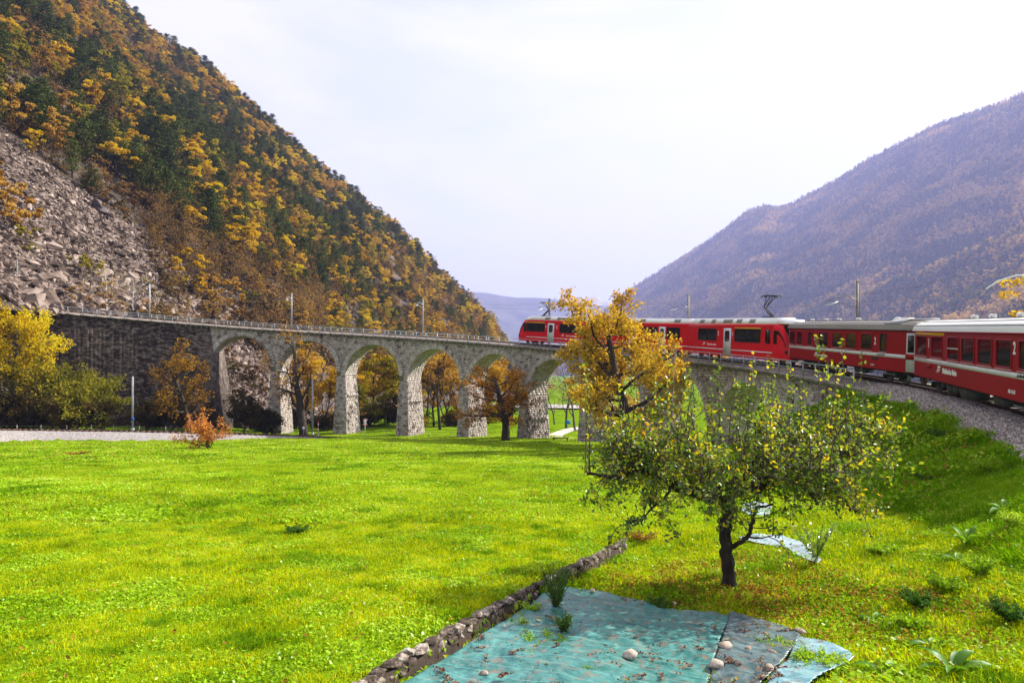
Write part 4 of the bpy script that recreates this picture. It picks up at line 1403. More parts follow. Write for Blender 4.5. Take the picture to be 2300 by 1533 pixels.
        m = MB(); m.hexa([(ub, -1.0, 3.43), (ub + e * 1.7, -.75, 3.43), (ub + e * 1.7, .75, 3.43), (ub, 1.0, 3.43), (ub, -.8, 3.86), (ub + e * 1.35, -.6, 3.8), (ub + e * 1.35, .6, 3.8), (ub, .8, 3.86)] if e > 0 else
                         [(ub + e * 1.2, -.7, 3.36), (ub, -.95, 3.43), (ub, .95, 3.43), (ub + e * 1.2, .7, 3.36), (ub + e * .8, -.5, 3.7), (ub, -.75, 3.86), (ub, .75, 3.86), (ub + e * .8, .5, 3.7)])
        m.build('roof_fairing', M_ROOFX, ro)
        for sy in (-1, 1):
            m = MB(); m.tube([(ub + e * 1.8, sy * .8, 1.1), (ub + e * 1.93, sy * .82, 1.1)], .09, 10); m.build('headlight', M_INS, cb_)
            m = MB(); m.box((ub + e * 1.62, sy * 1.16, 1.12), (.34, .06, .22)); m.build('lamp_cover', M_BLACK, cb_)
        m = MB(); m.box((ub + e * 2.05, 0, .6), (.3, .3, .25)); m.build('coupler', M_BLACK, root)
    if panto is not None:
        u = panto; e = 1 if cab > 0 else -1
        m = MB(); zb = zr + .56
        m.box((u, 0, zb + .06), (.9, .9, .08)); kn = np.array([u - e * .7, 0, zb + .95])
        for sy in (-.12, .12): m.tube([(u + e * .45, sy, zb + .1), (kn[0], sy * .8, kn[2])], .06, 6)
        m.tube([(u + e * .25, .0, zb + .12), (kn[0] + .05, 0, kn[2] - .08)], .035, 5)
        for sy in (-.3, .3): m.tube([(kn[0], sy * .4, kn[2]), (u + e * .45, sy, zb + 1.93)], .045, 5)
        for sy in (-.3, .3): m.tube([(kn[0], sy * .4, kn[2]), (u - e * .1, sy, zb + 1.93)], .035, 5)
        for du in (-.28, .28):
            m.tube([(u + e * .15 + du, -.85, zb + 1.78), (u + e * .15 + du, -.65, zb + 1.97), (u + e * .15 + du, .65, zb + 1.97), (u + e * .15 + du, .85, zb + 1.78)], .045, 5)
        for sy in (-.45, .45): m.box((u + e * .15, sy, zb + 1.93), (.75, .05, .09))
        m.build('pantograph', M_BLACK, root)
    m = MB(); m.box(((u0 + u1) / 2, 0, .45), (L - 3.4, 1.9, .2)); m.build('underframe', M_BLACK, root)
    for u in (-L / 2 + 2.6, L / 2 - 2.6): bogie(root, u)
    if cab >= 0: m = MB(); m.box((-L / 2 - .12, 0, 1.95), (.5, 1.9, 2.5)); m.build('gangway_bellows', M_RUB, root)
    return root


railcar('rear section of the bright red railcar with raised pantograph, right of the chestnut', 80.6, 63.6, [(-6.15, -2.56), (.6, 4.7)], [(-1.28, .02)], cab=1,
        roof_boxes=((-6.5, -5.6), (-4.2, -3.4), (-2.0, -.4), (.3, 1.2), (2.4, 3.3)), yellow=((.6, 4.7),), numbers=(('2', -2.35), ('1', .15)), txt=-5.3, panto=3.9, small=((5.4, 6.1),))
railcar('middle section of the bright red railcar mostly behind the golden chestnut tree', 96.1, 80.9, [(-6.5, -3.4), (-.2, 2.6), (4.2, 6.4)], [(2.9, 4.0), (-2.6, -1.4)],
        roof_boxes=((-5, -4), (-1, 0), (5, 6)), numbers=(('2', 2.2),))
railcar('leading section of the bright red railcar with the front cab, left of the golden chestnut', 113.2, 96.4, [(-6.45, -2.6), (.3, 3.9)], [(-2.0, -.75)], cab=-1,
        roof_boxes=((-3.0, -2.0), (-.6, 1.4), (3, 4.2)), yellow=((-6.45, -2.6),), numbers=(('1', -2.5), ('2', -.35)), txt=.6, panto=-4.0, small=((-7.0, -6.6),))
# coupling gear between the cars
for s in (44.8, 63.5):
    p = on_track(s, 0, .75); T, N = track_frame(s)
    m = MB(); m.box((0, 0, 0), (.5, .3, .25)); 
    par = c1 if s < 50 else c2
    m = MB(); m.box((-par.matrix_world.to_scale()[0] * 9.3, 0, .62), (.5, .3, .25)); m.build('coupler', M_BLACK, par)

# ------------------------------------------------------------------ traveller at the open window
M_SKIN = surf('skin', [(0.42, 0.22, 0.15), (0.52, 0.3, 0.21)], 6, 0.55)
M_HAIR = surf('dark hair', [(0.03, 0.018, 0.012)], 1, 0.6)
M_JACKET = surf('dark jacket', [(0.012, 0.014, 0.02), (0.03, 0.032, 0.04)], 8, 0.85)
M_SLEEVE = surf('yellow sleeve', [(0.62, 0.36, 0.03), (0.7, 0.42, 0.05)], 8, 0.8)
M1 = car_frame(44.7, 26.2)[0]
person = thing('person', 'traveller in dark jacket and yellow sleeve, hand raised to the face at the window', 'person', M=M1 @ Matrix.Translation((-2.15, -.78, 1.2)))


def skin_mesh(name, verts, edges, radii, mat_, parent, sub=1, roots=(0,)):
    me = bpy.data.meshes.new(name); me.from_pydata([tuple(v) for v in verts], edges, [])
    o = put(name, me, parent); me.materials.append(mat_)
    o.modifiers.new('skin', 'SKIN'); sk = me.skin_vertices.new() if not me.skin_vertices else me.skin_vertices[0]
    for i, r_ in enumerate(radii):
        sk.data[i].radius = (r_, r_) if np.ndim(r_) == 0 else r_
        sk.data[i].use_root = i in roots
    o.modifiers.new('sub', 'SUBSURF').levels = sub; o.modifiers[-1].render_levels = sub
    return o


# seated body (skin tone figure), right forearm raised, elbow on the window rail
bv = [(0, 0, .42), (0, 0, .62), (0, 0, .85), (.0, -.02, 1.02), (0, -.04, 1.12), (-.02, -.06, 1.22), (-.03, -.09, 1.31), (-.03, -.08, 1.40),
      (.19, 0, .98), (.26, -.14, .76), (.20, -.34, .92), (-.02, -.24, 1.16),
      (-.19, 0, .98), (-.25, -.02, .72), (-.2, -.2, .55),
      (.1, -.12, .40), (.12, .3, .42), (.12, .36, -.12), (-.1, -.12, .4), (-.12, .3, .42), (-.12, .36, -.12)]
be = [(0, 1), (1, 2), (2, 3), (3, 4), (4, 5), (5, 6), (6, 7), (3, 8), (8, 9), (9, 10), (10, 11), (3, 12), (12, 13), (13, 14), (0, 15), (15, 16), (16, 17), (0, 18), (18, 19), (19, 20)]
br = [(.16, .12), (.14, .11), (.17, .11), (.09, .08), .055, .075, .088, .06, .06, .05, .04, .026, .06, .05, .035, .08, .06, .04, .08, .06, .04]
for q in (15, 18): bv[q] = (bv[q][0], .1, bv[q][2])
body_o = skin_mesh('body', bv, be, br, M_SKIN, person)
hair = MB(); th = np.linspace(0, pi * .55, 6); ph = np.linspace(0, 2 * pi, 13)
P = np.stack([np.stack([-.03 + .105 * math.sin(t) * np.cos(ph), -.06 + .12 * math.sin(t) * np.sin(ph), 1.32 + .135 * math.cos(t) + 0 * ph], -1) for t in th], 0)
hair.grid(P); hair.build('hair', M_HAIR, body_o)
fc = MB()
fc.tube([(-.03, -.165, 1.31), (-.03, -.195, 1.285)], [.012, .016], 6); fc.tube([(-.03 + .09, -.08, 1.31), (-.03 + .1, -.075, 1.33)], [.02, .012], 6); fc.tube([(-.12, -.08, 1.31), (-.13, -.075, 1.33)], [.02, .012], 6)
fc.build('nose_and_ears', M_SKIN, body_o)
for sx in (-.035, .035):
    e_ = MB(); e_.tube([(-.03 + sx, -.168, 1.33), (-.03 + sx, -.176, 1.33)], [.011, .009], 8); e_.build('eye', M_HAIR, body_o)
mo = MB(); mo.box((-.03, -.17, 1.258), (.045, .01, .01)); mo.build('mouth', M_REDP, body_o)
skin_mesh('jacket', [(0, 0, .40), (0, 0, .62), (0, 0, .85), (.0, 0, .99), (.19, 0, .98), (-.19, 0, .98), (-.25, -.02, .72), (-.21, -.17, .58), (.24, -.08, .85)], [(0, 1), (1, 2), (2, 3), (3, 4), (3, 5), (5, 6), (6, 7), (4, 8)],
          [(.19, .15), (.17, .14), (.19, .14), (.12, .1), .085, .085, .07, .055, .08], M_JACKET, body_o)
skin_mesh('sleeve', [(.25, -.12, .79), (.26, -.16, .755), (.21, -.33, .90), (.08, -.27, 1.06)], [(0, 1), (1, 2), (2, 3)], [.07, .068, .058, .045], M_SLEEVE, body_o)
for k, (dx, ln) in enumerate(((-.03, .07), (-.01, .082), (.01, .078), (.03, .062))):
    h_ = MB(); p = np.array([-.04 + dx, -.235, 1.19])
    h_.tube([p, p + [0, -.012, ln * .5], p + [0, .012, ln]], [.0095, .009, .007], 6); h_.build('finger', M_SKIN, body_o)
h_ = MB(); h_.tube([(-.0, -.235, 1.16), (.045, -.235, 1.19), (.05, -.225, 1.22)], [.012, .01, .008], 6); h_.build('thumb', M_SKIN, body_o)
# ------------------------------------------------------------------ trees
M_BARK = surf('dark bark', [(0.012, 0.009, 0.007), (0.04, 0.03, 0.024), (0.08, 0.065, 0.052)], 5, 0.95, 0.9, 14, dist=.03, stretch=(1, 1, .35))
M_BARKG = surf('grey brown bark', [(0.05, 0.04, 0.032), (0.13, 0.11, 0.095)], 4, 0.95, 0.6, 12, stretch=(1, 1, .35))
M_BIRCH = surf('white birch bark', [(0.3, 0.27, 0.25), (0.62, 0.6, 0.57)], 5, 0.8, stretch=(1, 1, 3))
GOLD = [(0.269, 0.14, 0.017), (0.47, 0.291, 0.02), (0.627, 0.437, 0.028), (0.56, 0.459, 0.056)]
ORANGE = [(0.168, 0.09, 0.034), (0.314, 0.174, 0.05), (0.448, 0.269, 0.067), (0.493, 0.347, 0.101)]
YELLOW = [(0.325, 0.208, 0.009), (0.546, 0.39, 0.009), (0.676, 0.52, 0.016), (0.52, 0.468, 0.023)]
OLIVE = [(0.09, 0.095, 0.018), (0.179, 0.179, 0.022), (0.314, 0.269, 0.028), (0.47, 0.358, 0.034)]
PINE = [(0.025, 0.04, 0.013), (0.054, 0.076, 0.02), (0.095, 0.121, 0.029), (0.14, 0.162, 0.045)]
BROWN = [(0.091, 0.052, 0.029), (0.169, 0.098, 0.052), (0.26, 0.156, 0.078), (0.351, 0.221, 0.104)]
L_GOLD = leaf('golden leaves', GOLD); L_ORANGE = leaf('orange brown leaves', ORANGE); L_YELLOW = leaf('yellow leaves', YELLOW)
L_OLIVE = leaf('olive green leaves', OLIVE); L_PINE = leaf('pine needles', PINE, .06, 0, big=.3); L_BROWN = leaf('brown leaves', BROWN, .35)


def branchy(r, p, d, L, rad, P, lvl=0, out=None):
    """recursive limbs; returns list of (points, radii, level)"""
    if out is None: out = []
    n = P['seg'][min(lvl, len(P['seg']) - 1)]
    p = np.array(p, float); d = np.array(d, float); d /= np.linalg.norm(d)
    pts, rads = [p.copy()], [rad]
    wig = P['wig'][min(lvl, len(P['wig']) - 1)]; up = P['up'][min(lvl, len(P['up']) - 1)]
    for i in range(n):
        d = d + r.normal(size=3) * wig + np.array([0, 0, up]); d /= np.linalg.norm(d)
        p = p + d * L / n; pts.append(p.copy()); rads.append(rad * (1 - (i + 1) / n * P.get('tap', .75)))
    pts = np.array(pts); out.append((pts, np.array(rads), lvl))
    if lvl + 1 < P['lv']:
        k = P['n'][lvl]
        for q in range(k):
            t = P['st'][lvl] + (1 - P['st'][lvl]) * (q + r.uniform(0, 1)) / k
            t = min(t, .99); x = t * n; i = int(x); f = x - i
            b = pts[i] * (1 - f) + pts[i + 1] * f; rr_ = rads[i] * (1 - f) + rads[i + 1] * f
            dd = pts[i + 1] - pts[i]; dd /= np.linalg.norm(dd)
            ph = q * 2.4 + r.uniform(-.5, .5); an = r.uniform(*P['ang'][lvl])
            ref = np.array([0, 0, 1.]) if abs(dd[2]) < .9 else np.array([1., 0, 0])
            u = np.cross(dd, ref); u /= np.linalg.norm(u); v = np.cross(dd, u)
            nd = dd * cos(an) + (u * cos(ph) + v * sin(ph)) * sin(an)
            ll = L * r.uniform(*P['len'][lvl]) * (1 - P.get('apex', .3) * t)
            branchy(r, b, nd, ll, min(rr_ * P.get('rr', .6), rr_), P, lvl + 1, out)
    return out


def limbs_mesh(mb, br, m=0, minlvl=0, maxlvl=9, sides=(9, 6, 4, 3, 3)):
    for pts, rad, lv in br:
        if minlvl <= lv <= maxlvl: mb.tube(pts, np.maximum(rad, .004), sides[min(lv, 4)], m, cap=lv == 0)


def leaf_pts(r, br, lvls, per_m, spread):
    c = []
    for pts, rad, lv in br:
        if lv in lvls:
            L = np.linalg.norm(np.diff(pts, axis=0), axis=1).sum(); k = r.poisson(per_m * L)
            t = r.uniform(0.1, 1, k) * (len(pts) - 1); i = np.minimum(t.astype(int), len(pts) - 2); f = (t - i)[:, None]
            c.append(pts[i] * (1 - f) + pts[i + 1] * f)
    c = np.concatenate(c)
    return c + r.normal(size=c.shape) * spread


def crown_tree(seed, H, kind, mat_, nleaf, lsize, name, bark=None):
    """one mesh: trunk and limbs (slot 0), foliage of leaf-sized faces gathered in clumps (slot 1)"""
    r = np.random.default_rng(seed); mb = MB()
    if kind == 'pine':
        mb.tube([(0, 0, -1.5), (r.normal() * .1, 0, H * .5), (r.normal() * .2, 0, H * .97)], [H * .018, H * .012, .03], 5, 0)
        C, W_ = [], []
        lay = 11
        for k in range(lay):
            t = .22 + .76 * k / lay; z = H * t; rad = H * .22 * (1 - ((t - .35) / .72) ** 2 if t > .35 else .75 + t * .7) * r.uniform(.65, 1.15)
            nb = r.integers(4, 7)
            for b in range(nb):
                a = r.uniform(0, 2 * pi); rr_ = max(rad, .3)
                e = np.array([cos(a) * rr_, sin(a) * rr_, z + H * .012])
                m_ = int(nleaf / (lay * 5.2))
                f = r.uniform(.25, 1, m_)[:, None] ** .7
                c = np.array([0, 0, z - H * .02]) * (1 - f) + e * f
                c = c + r.normal(size=(m_, 3)) * np.array([.075, .075, .028]) * H * (1.1 - .6 * t)
                C.append(c)
        C = np.concatenate(C)
        nr = r.normal(size=C.shape) * .7 + np.array([0, 0, 1.2])
        quads(mb, C, lsize * .6, lsize * 1.1, nr, None, 1, r)
    else:
        spread_ = {'round': .5, 'tall': .27, 'shrub': .75}[kind]
        z0 = {'round': .16, 'tall': .1, 'shrub': .05}[kind]
        P = dict(lv=3, seg=(5, 4, 3), wig=(.12, .25, .3), up=(.1, .10, .05), n=(8, 5), st=(z0, .3), ang=((.5, 1.0), (.4, .9)), len=((.45, .7), (.45, .7)), tap=.85, apex=.35)
        if kind == 'tall': P['ang'] = ((.25, .5), (.3, .7)); P['len'] = ((.35, .5), (.4, .6))
        br = branchy(r, (0, 0, -1.5), (r.normal() * .08, r.normal() * .08, 1), H * .9 + 1.5, H * .022, P)
        limbs_mesh(mb, br, 0, sides=(5, 4, 3))
        # clumps
        nl = {'round': 44, 'tall': 34, 'shrub': 30}[kind]
        C = []
        tips = np.array([b[0][-1] for b in br if b[2] >= 1])
        cc = tips[r.integers(0, len(tips), nl)]
        for q in cc:
            k = int(nleaf / nl); rad = H * r.uniform(.04, .115)
            v = r.normal(size=(k, 3)); v /= np.linalg.norm(v, axis=1)[:, None]
            C.append(q + v * rad * r.uniform(.35, 1, (k, 1)) ** .5 * np.array([1.2, 1.2, .6]))
        C = np.concatenate(C)
        quads(mb, C, lsize * .9, lsize, None, None, 1, r)
    return mb.mesh(name, [bark or M_BARK, mat_])


def bare_tree(seed, H, mat_bark, mat_leaf, nper, name, lsize=.28):
    r = np.random.default_rng(seed); mb = MB()
    P = dict(lv=4, seg=(6, 5, 4, 3), wig=(.14, .3, .35, .4), up=(.05, .06, .03, .02), n=(8, 5, 4), st=(.25, .25, .2), ang=((.5, 1.0), (.4, .9), (.4, .9)), len=((.45, .7), (.4, .7), (.4, .7)), tap=.85)
    br = branchy(r, (0, 0, -1), (0, 0, 1), H + 1, H * .022, P)
    limbs_mesh(mb, br, 0, sides=(5, 4, 3, 3))
    if nper:
        c = leaf_pts(r, br, (2, 3), nper, .18); quads(mb, c, lsize, lsize, None, None, 1, r)
    return mb.mesh(name, [mat_bark, mat_leaf])


KINDS = []
for sd in range(3): KINDS.append(('gold', crown_tree(100 + sd, 9.5, 'round', L_GOLD, 1500, .52, 'golden_tree')))
for sd in range(3): KINDS.append(('orange', crown_tree(120 + sd, 9, 'round', L_ORANGE, 1300, .5, 'orange_tree')))
for sd in range(2): KINDS.append(('yellow', crown_tree(140 + sd, 9, 'round', L_YELLOW, 1300, .48, 'yellow_tree')))
for sd in range(2): KINDS.append(('olive', crown_tree(160 + sd, 9, 'round', L_OLIVE, 1400, .5, 'olive_tree')))
for sd in range(4): KINDS.append(('pine', crown_tree(180 + sd, 13.5, 'pine', L_PINE, 2200, .5, 'pine_tree')))
for sd in range(3): KINDS.append(('bare', bare_tree(200 + sd, 8, M_BARKG, L_BROWN, 1.4, 'bare_tree')))
BYKIND = {}
for i, (k, m) in enumerate(KINDS): BYKIND.setdefault(k, []).append(i)

LAB = {'gold': 'golden yellow broadleaf tree', 'orange': 'orange brown broadleaf tree', 'yellow': 'bright yellow broadleaf tree', 'olive': 'olive green broadleaf tree turning yellow', 'pine': 'dark green pine tree',
       'bare': 'nearly leafless brown tree'}
CATN = {'pine': 'pine_tree'}

r = np.random.default_rng(77)
cand = []
N = 60000
Yc = np.exp(r.uniform(np.log(125), np.log(720), N)); acc = r.uniform(0, 1, N) < (Yc / 720) ** 1.0
Zc = r.uniform(-10, 400, N)
P = hill_point(Yc, Zc)
ppx = 1150 + 1500 * P[:, 0] / P[:, 1]; ppy = 836 - 1500 * P[:, 2] / P[:, 1]
s_, rho_ = to_track(P[:, 0], P[:, 1])
tl = Yc < talus_edge(Zc)
clear = fbm(Yc / 34, Zc / 20, 91, 3)
rockm = (clear > .27) | ((ppx > 280) & (ppx < 730) & (ppy > .56 * ppx + 290) & (r.uniform(0, 1, N) < .93))
ok = acc & (ppx > -140) & (ppx < 1330) & (ppy > -190) & (ppy < 900) & (rho_ < -7) & (~rockm)
ok &= (~tl) | ((Zc > 40) & (Zc > 95))
idx = np.where(ok)[0]
# thin out to a natural spacing
cell = {}
keep = []
for i in idx:
    c = 3.9 + Yc[i] * .004
    k = (int(P[i, 1] / c), int(P[i, 2] / (c * .62)))
    if k in cell: continue
    cell[k] = 1; keep.append(i)
keep = np.array(keep)
n1 = fbm(Yc / 38, Zc / 24, 95, 3); n2 = r.uniform(-1, 1, N) * .55
kindname = []
for i in keep:
    v = n1[i] + n2[i]; x, y = ppx[i], ppy[i]
    hi = np.clip((400 - y) / 400, 0, 1)
    pin = .02 + .22 * (fbm(Yc[i] / 55, Zc[i] / 34, 98, 2) > .02) + (.18 if 380 < x < 820 and 120 < y < 560 else 0) - (.25 if (y > 560 and x > 480) else 0) - (.3 if x < 420 and y < 260 and y > 40 and (836 - y) > .86 * (1241 - x) - 170 else 0)
    if v < pin - .17: kk = 'pine'
    elif v < pin - .02: kk = 'olive'
    elif v < pin + .24: kk = 'gold'
    elif v < pin + .33: kk = 'yellow' if y > 350 else 'orange'
    elif v < pin + .60: kk = 'orange'
    else: kk = 'bare' if r.uniform() < .5 else 'orange'
    if x < 520 and 250 + (x - 0) * .75 > y > 130 + x * .8 and r.uniform() < .5 and kk in ('gold', 'orange', 'yellow'): kk = 'bare' if r.uniform() < .5 else 'pine'
    if 280 < x < 730 and y > .56 * x + 290 and kk != 'yellow' and r.uniform() < .7: kk = 'bare' if r.uniform() < .65 else 'orange'
    kindname.append(kk)
kindname = np.array(kindname)
sc_ = r.uniform(.5, 1.08, len(keep)); sc_ *= np.where(ppy[keep] > 620, .72, 1.0)
_sk = ppy[keep] - (836 - .86 * (1241 - ppx[keep]))
sc_ *= np.where(_sk < 55, r.uniform(.8, 1.55, len(keep)), 1.0)
size = sc_ * 10 / P[keep, 1] * np.where((ppx[keep] > -30) & (ppy[keep] > -40), 1, .1) * np.where(kindname == 'bare', .9, 1)
order = np.argsort(-size)
top = order[:290]
rot = r.uniform(0, 2 * pi, len(keep))
vi = np.array([BYKIND[k][int(r.integers(0, len(BYKIND[k])))] for k in kindname])


def where_on_slope(x, y):
    if x > 700: return 'low on the slope above the viaduct deck at the middle' if y > 560 else 'high on the slope below the descending skyline'
    if y < 160: return 'near the top left of the forested slope'
    if x < 330: return 'on the steep slope just above the grey rockfall'
    if y > 520: return 'low on the slope right of the grey rockfall'
    return 'half way up the forested slope'


SHORT = {'gold': 'golden', 'orange': 'orange-brown', 'yellow': 'yellow', 'olive': 'olive-green', 'pine': 'dark pine', 'bare': 'leafless brown'}
TXY = np.stack([ppx[keep[top]], ppy[keep[top]]], 1)


def zone(x, y):
    r_ = 836 - .86 * (1241 - x)      # skyline height there
    a = y - max(r_, 0)
    b = 310 + .74 * x                # rim of the rockfall
    col = 'at the left edge' if x < 90 else 'far left' if x < 190 else 'left' if x < 290 else 'left of centre' if x < 390 else 'centre-left' if x < 480 else 'centre' if x < 590 else 'centre-right' if x < 700 else 'right' if x < 830 else 'far right' if x < 980 else 'right end'
    if y > 610: row = 'just above the deck'
    elif x < 560 and abs(b - y) < 60: row = 'beside the rockfall'
    elif a < 70: row = 'on the skyline' if r_ > 5 else 'at the top edge'
    elif a < 180: row = 'upper slope'
    else: row = 'middle slope' if a > 300 else 'upper middle slope'
    return row, col


def tree_label(j):
    i = keep[j]; k = kindname[j]; x, y = ppx[i], ppy[i]
    row, col = zone(x, y)
    d = np.hypot(TXY[:, 0] - x, TXY[:, 1] - y); d[d < 1] = 1e9; q = int(np.argmin(d)); k2 = kindname[top[q]]
    dx, dy = x - TXY[q, 0], y - TXY[q, 1]
    rel = ('right of' if dx > 0 else 'left of') if abs(dx) > abs(dy) else ('below' if dy > 0 else 'above')
    sz = 'tall ' if sc_[j] > 1.08 else 'small ' if sc_[j] < .85 else ''
    art = 'an ' if SHORT[k2][0] in 'aeiou' else 'a '
    return '%s%s tree, %s %s, %s %s%s' % (sz, SHORT[k].replace('dark pine', 'dark pine'), row, col, rel, art, SHORT[k2].replace('dark pine', 'pine'))


for j in top:
    i = keep[j]; k = kindname[j]; w_ = where_on_slope(ppx[i], ppy[i])
    o = put('pine_tree' if k == 'pine' else 'broadleaf_tree', KINDS[vi[j]][1], None, tuple(P[i] - [0, 0, .3]), tree_label(j), 'tree', 'trees on the forested hillside')
    o.rotation_euler = (0, 0, rot[j]); o.scale = (sc_[j] * r.uniform(.9, 1.15),) * 2 + (sc_[j],)
rest = order[290:]
scatter('hillside_forest', P[keep[rest]] - [0, 0, .3], np.stack([0 * rot[rest], 0 * rot[rest], rot[rest]], 1), sc_[rest], [m for _, m in KINDS], vi[rest], label='mixed autumn forest covering the steep hillside')
print('hill trees', len(keep))
# undergrowth on the slope
L_SCRUB = leaf('dull scrub leaves', [(0.05, 0.04, 0.02), (0.10, 0.078, 0.038), (0.18, 0.13, 0.06), (0.3, 0.2, 0.08)], .35, 0, big=.7, bigscale=.08)
L_SCRUB2 = leaf('rusty scrub leaves', [(0.07, 0.04, 0.02), (0.15, 0.09, 0.04), (0.28, 0.16, 0.06), (0.42, 0.27, 0.07)], .35, 0, big=.7, bigscale=.08)
shr = [crown_tree(300, 2.6, 'shrub', L_SCRUB2, 420, .3, 'shrub'), crown_tree(301, 2.6, 'shrub', L_SCRUB, 420, .3, 'shrub'), crown_tree(302, 2.4, 'shrub', L_BROWN, 420, .28, 'shrub'), crown_tree(303, 2.4, 'shrub', L_SCRUB, 420, .28, 'shrub'), bare_tree(304, 4.0, M_BARKG, L_SCRUB2, 2.2, 'shrub', .22)]
ok2 = (ppx > -60) & (ppx < 1300) & (ppy > -60) & (ppy < 900) & (rho_ < -6) & ((~tl) | ((ppx > 330) & (ppy > 560) & (r.uniform(0, 1, N) < .5))) & (r.uniform(0, 1, N) < (Yc / 720) * np.where(clear > .27, .25, np.where((ppx < 730) & (ppy > 420), 2.2, .8)))
q = np.where(ok2)[0]
rt = np.zeros((len(q), 3)); rt[:, 2] = r.uniform(0, 6.28, len(q))
scatter('hillside_undergrowth', P[q], rt, r.uniform(.7, 1.7, len(q)), shr, label='low bushes between the trees of the hillside')
print('undergrowth', len(q))

# ------------------------------------------------------------------ rocks
M_ROCK = surf('grey pink scree rock', [(0.03, 0.019, 0.015), (0.09, 0.062, 0.049), (0.18, 0.132, 0.108), (0.33, 0.262, 0.225)], .7, 0.92, .6, 3, objr=.9, island=0, coord='Object', dist=.05)
M_CLIFF = surf('weathered cliff rock', [(0.022, 0.016, 0.017), (0.075, 0.058, 0.06), (0.17, 0.135, 0.135)], .5, 0.95, 1.0, 1.5, objr=.4, dist=.3)
RK = [rock_mesh(400 + k, M_ROCK, (1.3, 1.0, .62 + .1 * (k % 4)), 13) for k in range(9)]
N = 280000
Yt = r.uniform(86, 185, N); Zt = r.uniform(-12, 128, N)
PT = hill_point(Yt, Zt)
tx = 1150 + 1500 * PT[:, 0] / PT[:, 1]; ty = 836 - 1500 * PT[:, 2] / PT[:, 1]
s_, rh = to_track(PT[:, 0], PT[:, 1])
ok = (Yt < talus_edge(Zt) + r.normal(size=N) * 2) & (tx > -60) & (tx < 720) & ((rh < -3.2) | ((s_ > 186) & (rh < 6) & (PT[:, 2] > rail_z(s_) - 1))) & (ty > 250)
q = np.where(ok)[0][:52000]
ss_ = np.exp(r.normal(size=len(q)) * .5) * .62; ss_ = np.clip(ss_, .3, 3.0)
ss_ *= np.interp(ty[q], [330, 600, 690, 770], [.8, 1.05, 1.5, .9])
vis = ss_ / PT[q, 1] * ((tx[q] > 0) & (tx[q] < 620) & ((ty[q] < 715) | (tx[q] > 500)) & (PT[q, 2] > -4))
od = np.argsort(-vis)
PB = []


def boulder_label(x, y, sz, sh):
    w = 'huge' if sz > 2.7 else 'very large' if sz > 2.2 else 'large' if sz > 1.8 else 'medium' if sz > 1.4 else 'smaller'
    f = ('flat', 'slab-like', 'blocky', 'chunky')[sh % 4]
    if y > 745: return '%s %s boulder seen through the first arch, %s %s' % (w, f, 'top' if y < 770 else 'upper' if y < 795 else 'middle' if y < 820 else 'lower' if y < 845 else 'bottom', 'left' if x < 530 else 'centre' if x < 570 else 'right')
    marks = [(38, 640, 'brownish mast at the far left'), (110, 660, 'left end of the wall'), (180, 690, 'pale tan shrub'), (242, 670, 'first white birch'), (298, 680, 'second white birch'), (336, 660, 'pale mast'), (205, 640, 'green juniper patch'),
             (30, 520, 'orange bush at the left edge'), (415, 655, 'yellow bush'), (495, 700, 'large orange bush'), (560, 705, 'olive bush'), (0, 330, 'upper end of the rockfall'), (120, 420, 'forest rim, upper part'), (240, 500, 'forest rim, middle part'), (340, 580, 'forest rim, lower part'), (440, 640, 'foot of the forest'),
             (120, 560, 'middle of the open rockfall'), (280, 610, 'lower open rockfall'), (60, 600, 'dark hollows by the left mast')]
    d = [math.hypot(x - a, y - b) for a, b, _ in marks]; q = int(np.argmin(d)); dx, dy = x - marks[q][0], y - marks[q][1]
    rel = ('right of' if dx > 0 else 'left of') if abs(dx) > abs(dy) else ('below' if dy > 0 else 'above')
    far_ = 'just ' if d[q] < 22 else 'a little ' if d[q] < 45 else ''
    return '%s %s boulder %s%s the %s' % (w, f, far_, rel, marks[q][2])


for j in od[:290]:
    x, y = tx[q[j]], ty[q[j]]
    w_ = 'seen through the first arch' if y > 745 else 'just above the viaduct railing' if y > 655 else 'in the upper part of the rockfall' if y < 500 else 'in the middle of the rockfall'
    sh = int(r.integers(0, 9)); PB.append((x, y))
    o = put('boulder', RK[sh], None, tuple(PT[q[j]]), boulder_label(x, y, ss_[j], sh), 'boulder', 'boulders of the rockfall')
    o.rotation_euler = tuple(r.uniform(-.7, .7, 2)) + (r.uniform(0, 6.28),); o.scale = (ss_[j],) * 3
rs_ = od[290:]
rt = r.uniform(-.8, .8, (len(rs_), 3)); rt[:, 2] *= 4
scatter('scree', PT[q[rs_]], rt, ss_[rs_], RK, label='grey rockfall of broken stones on the left slope')
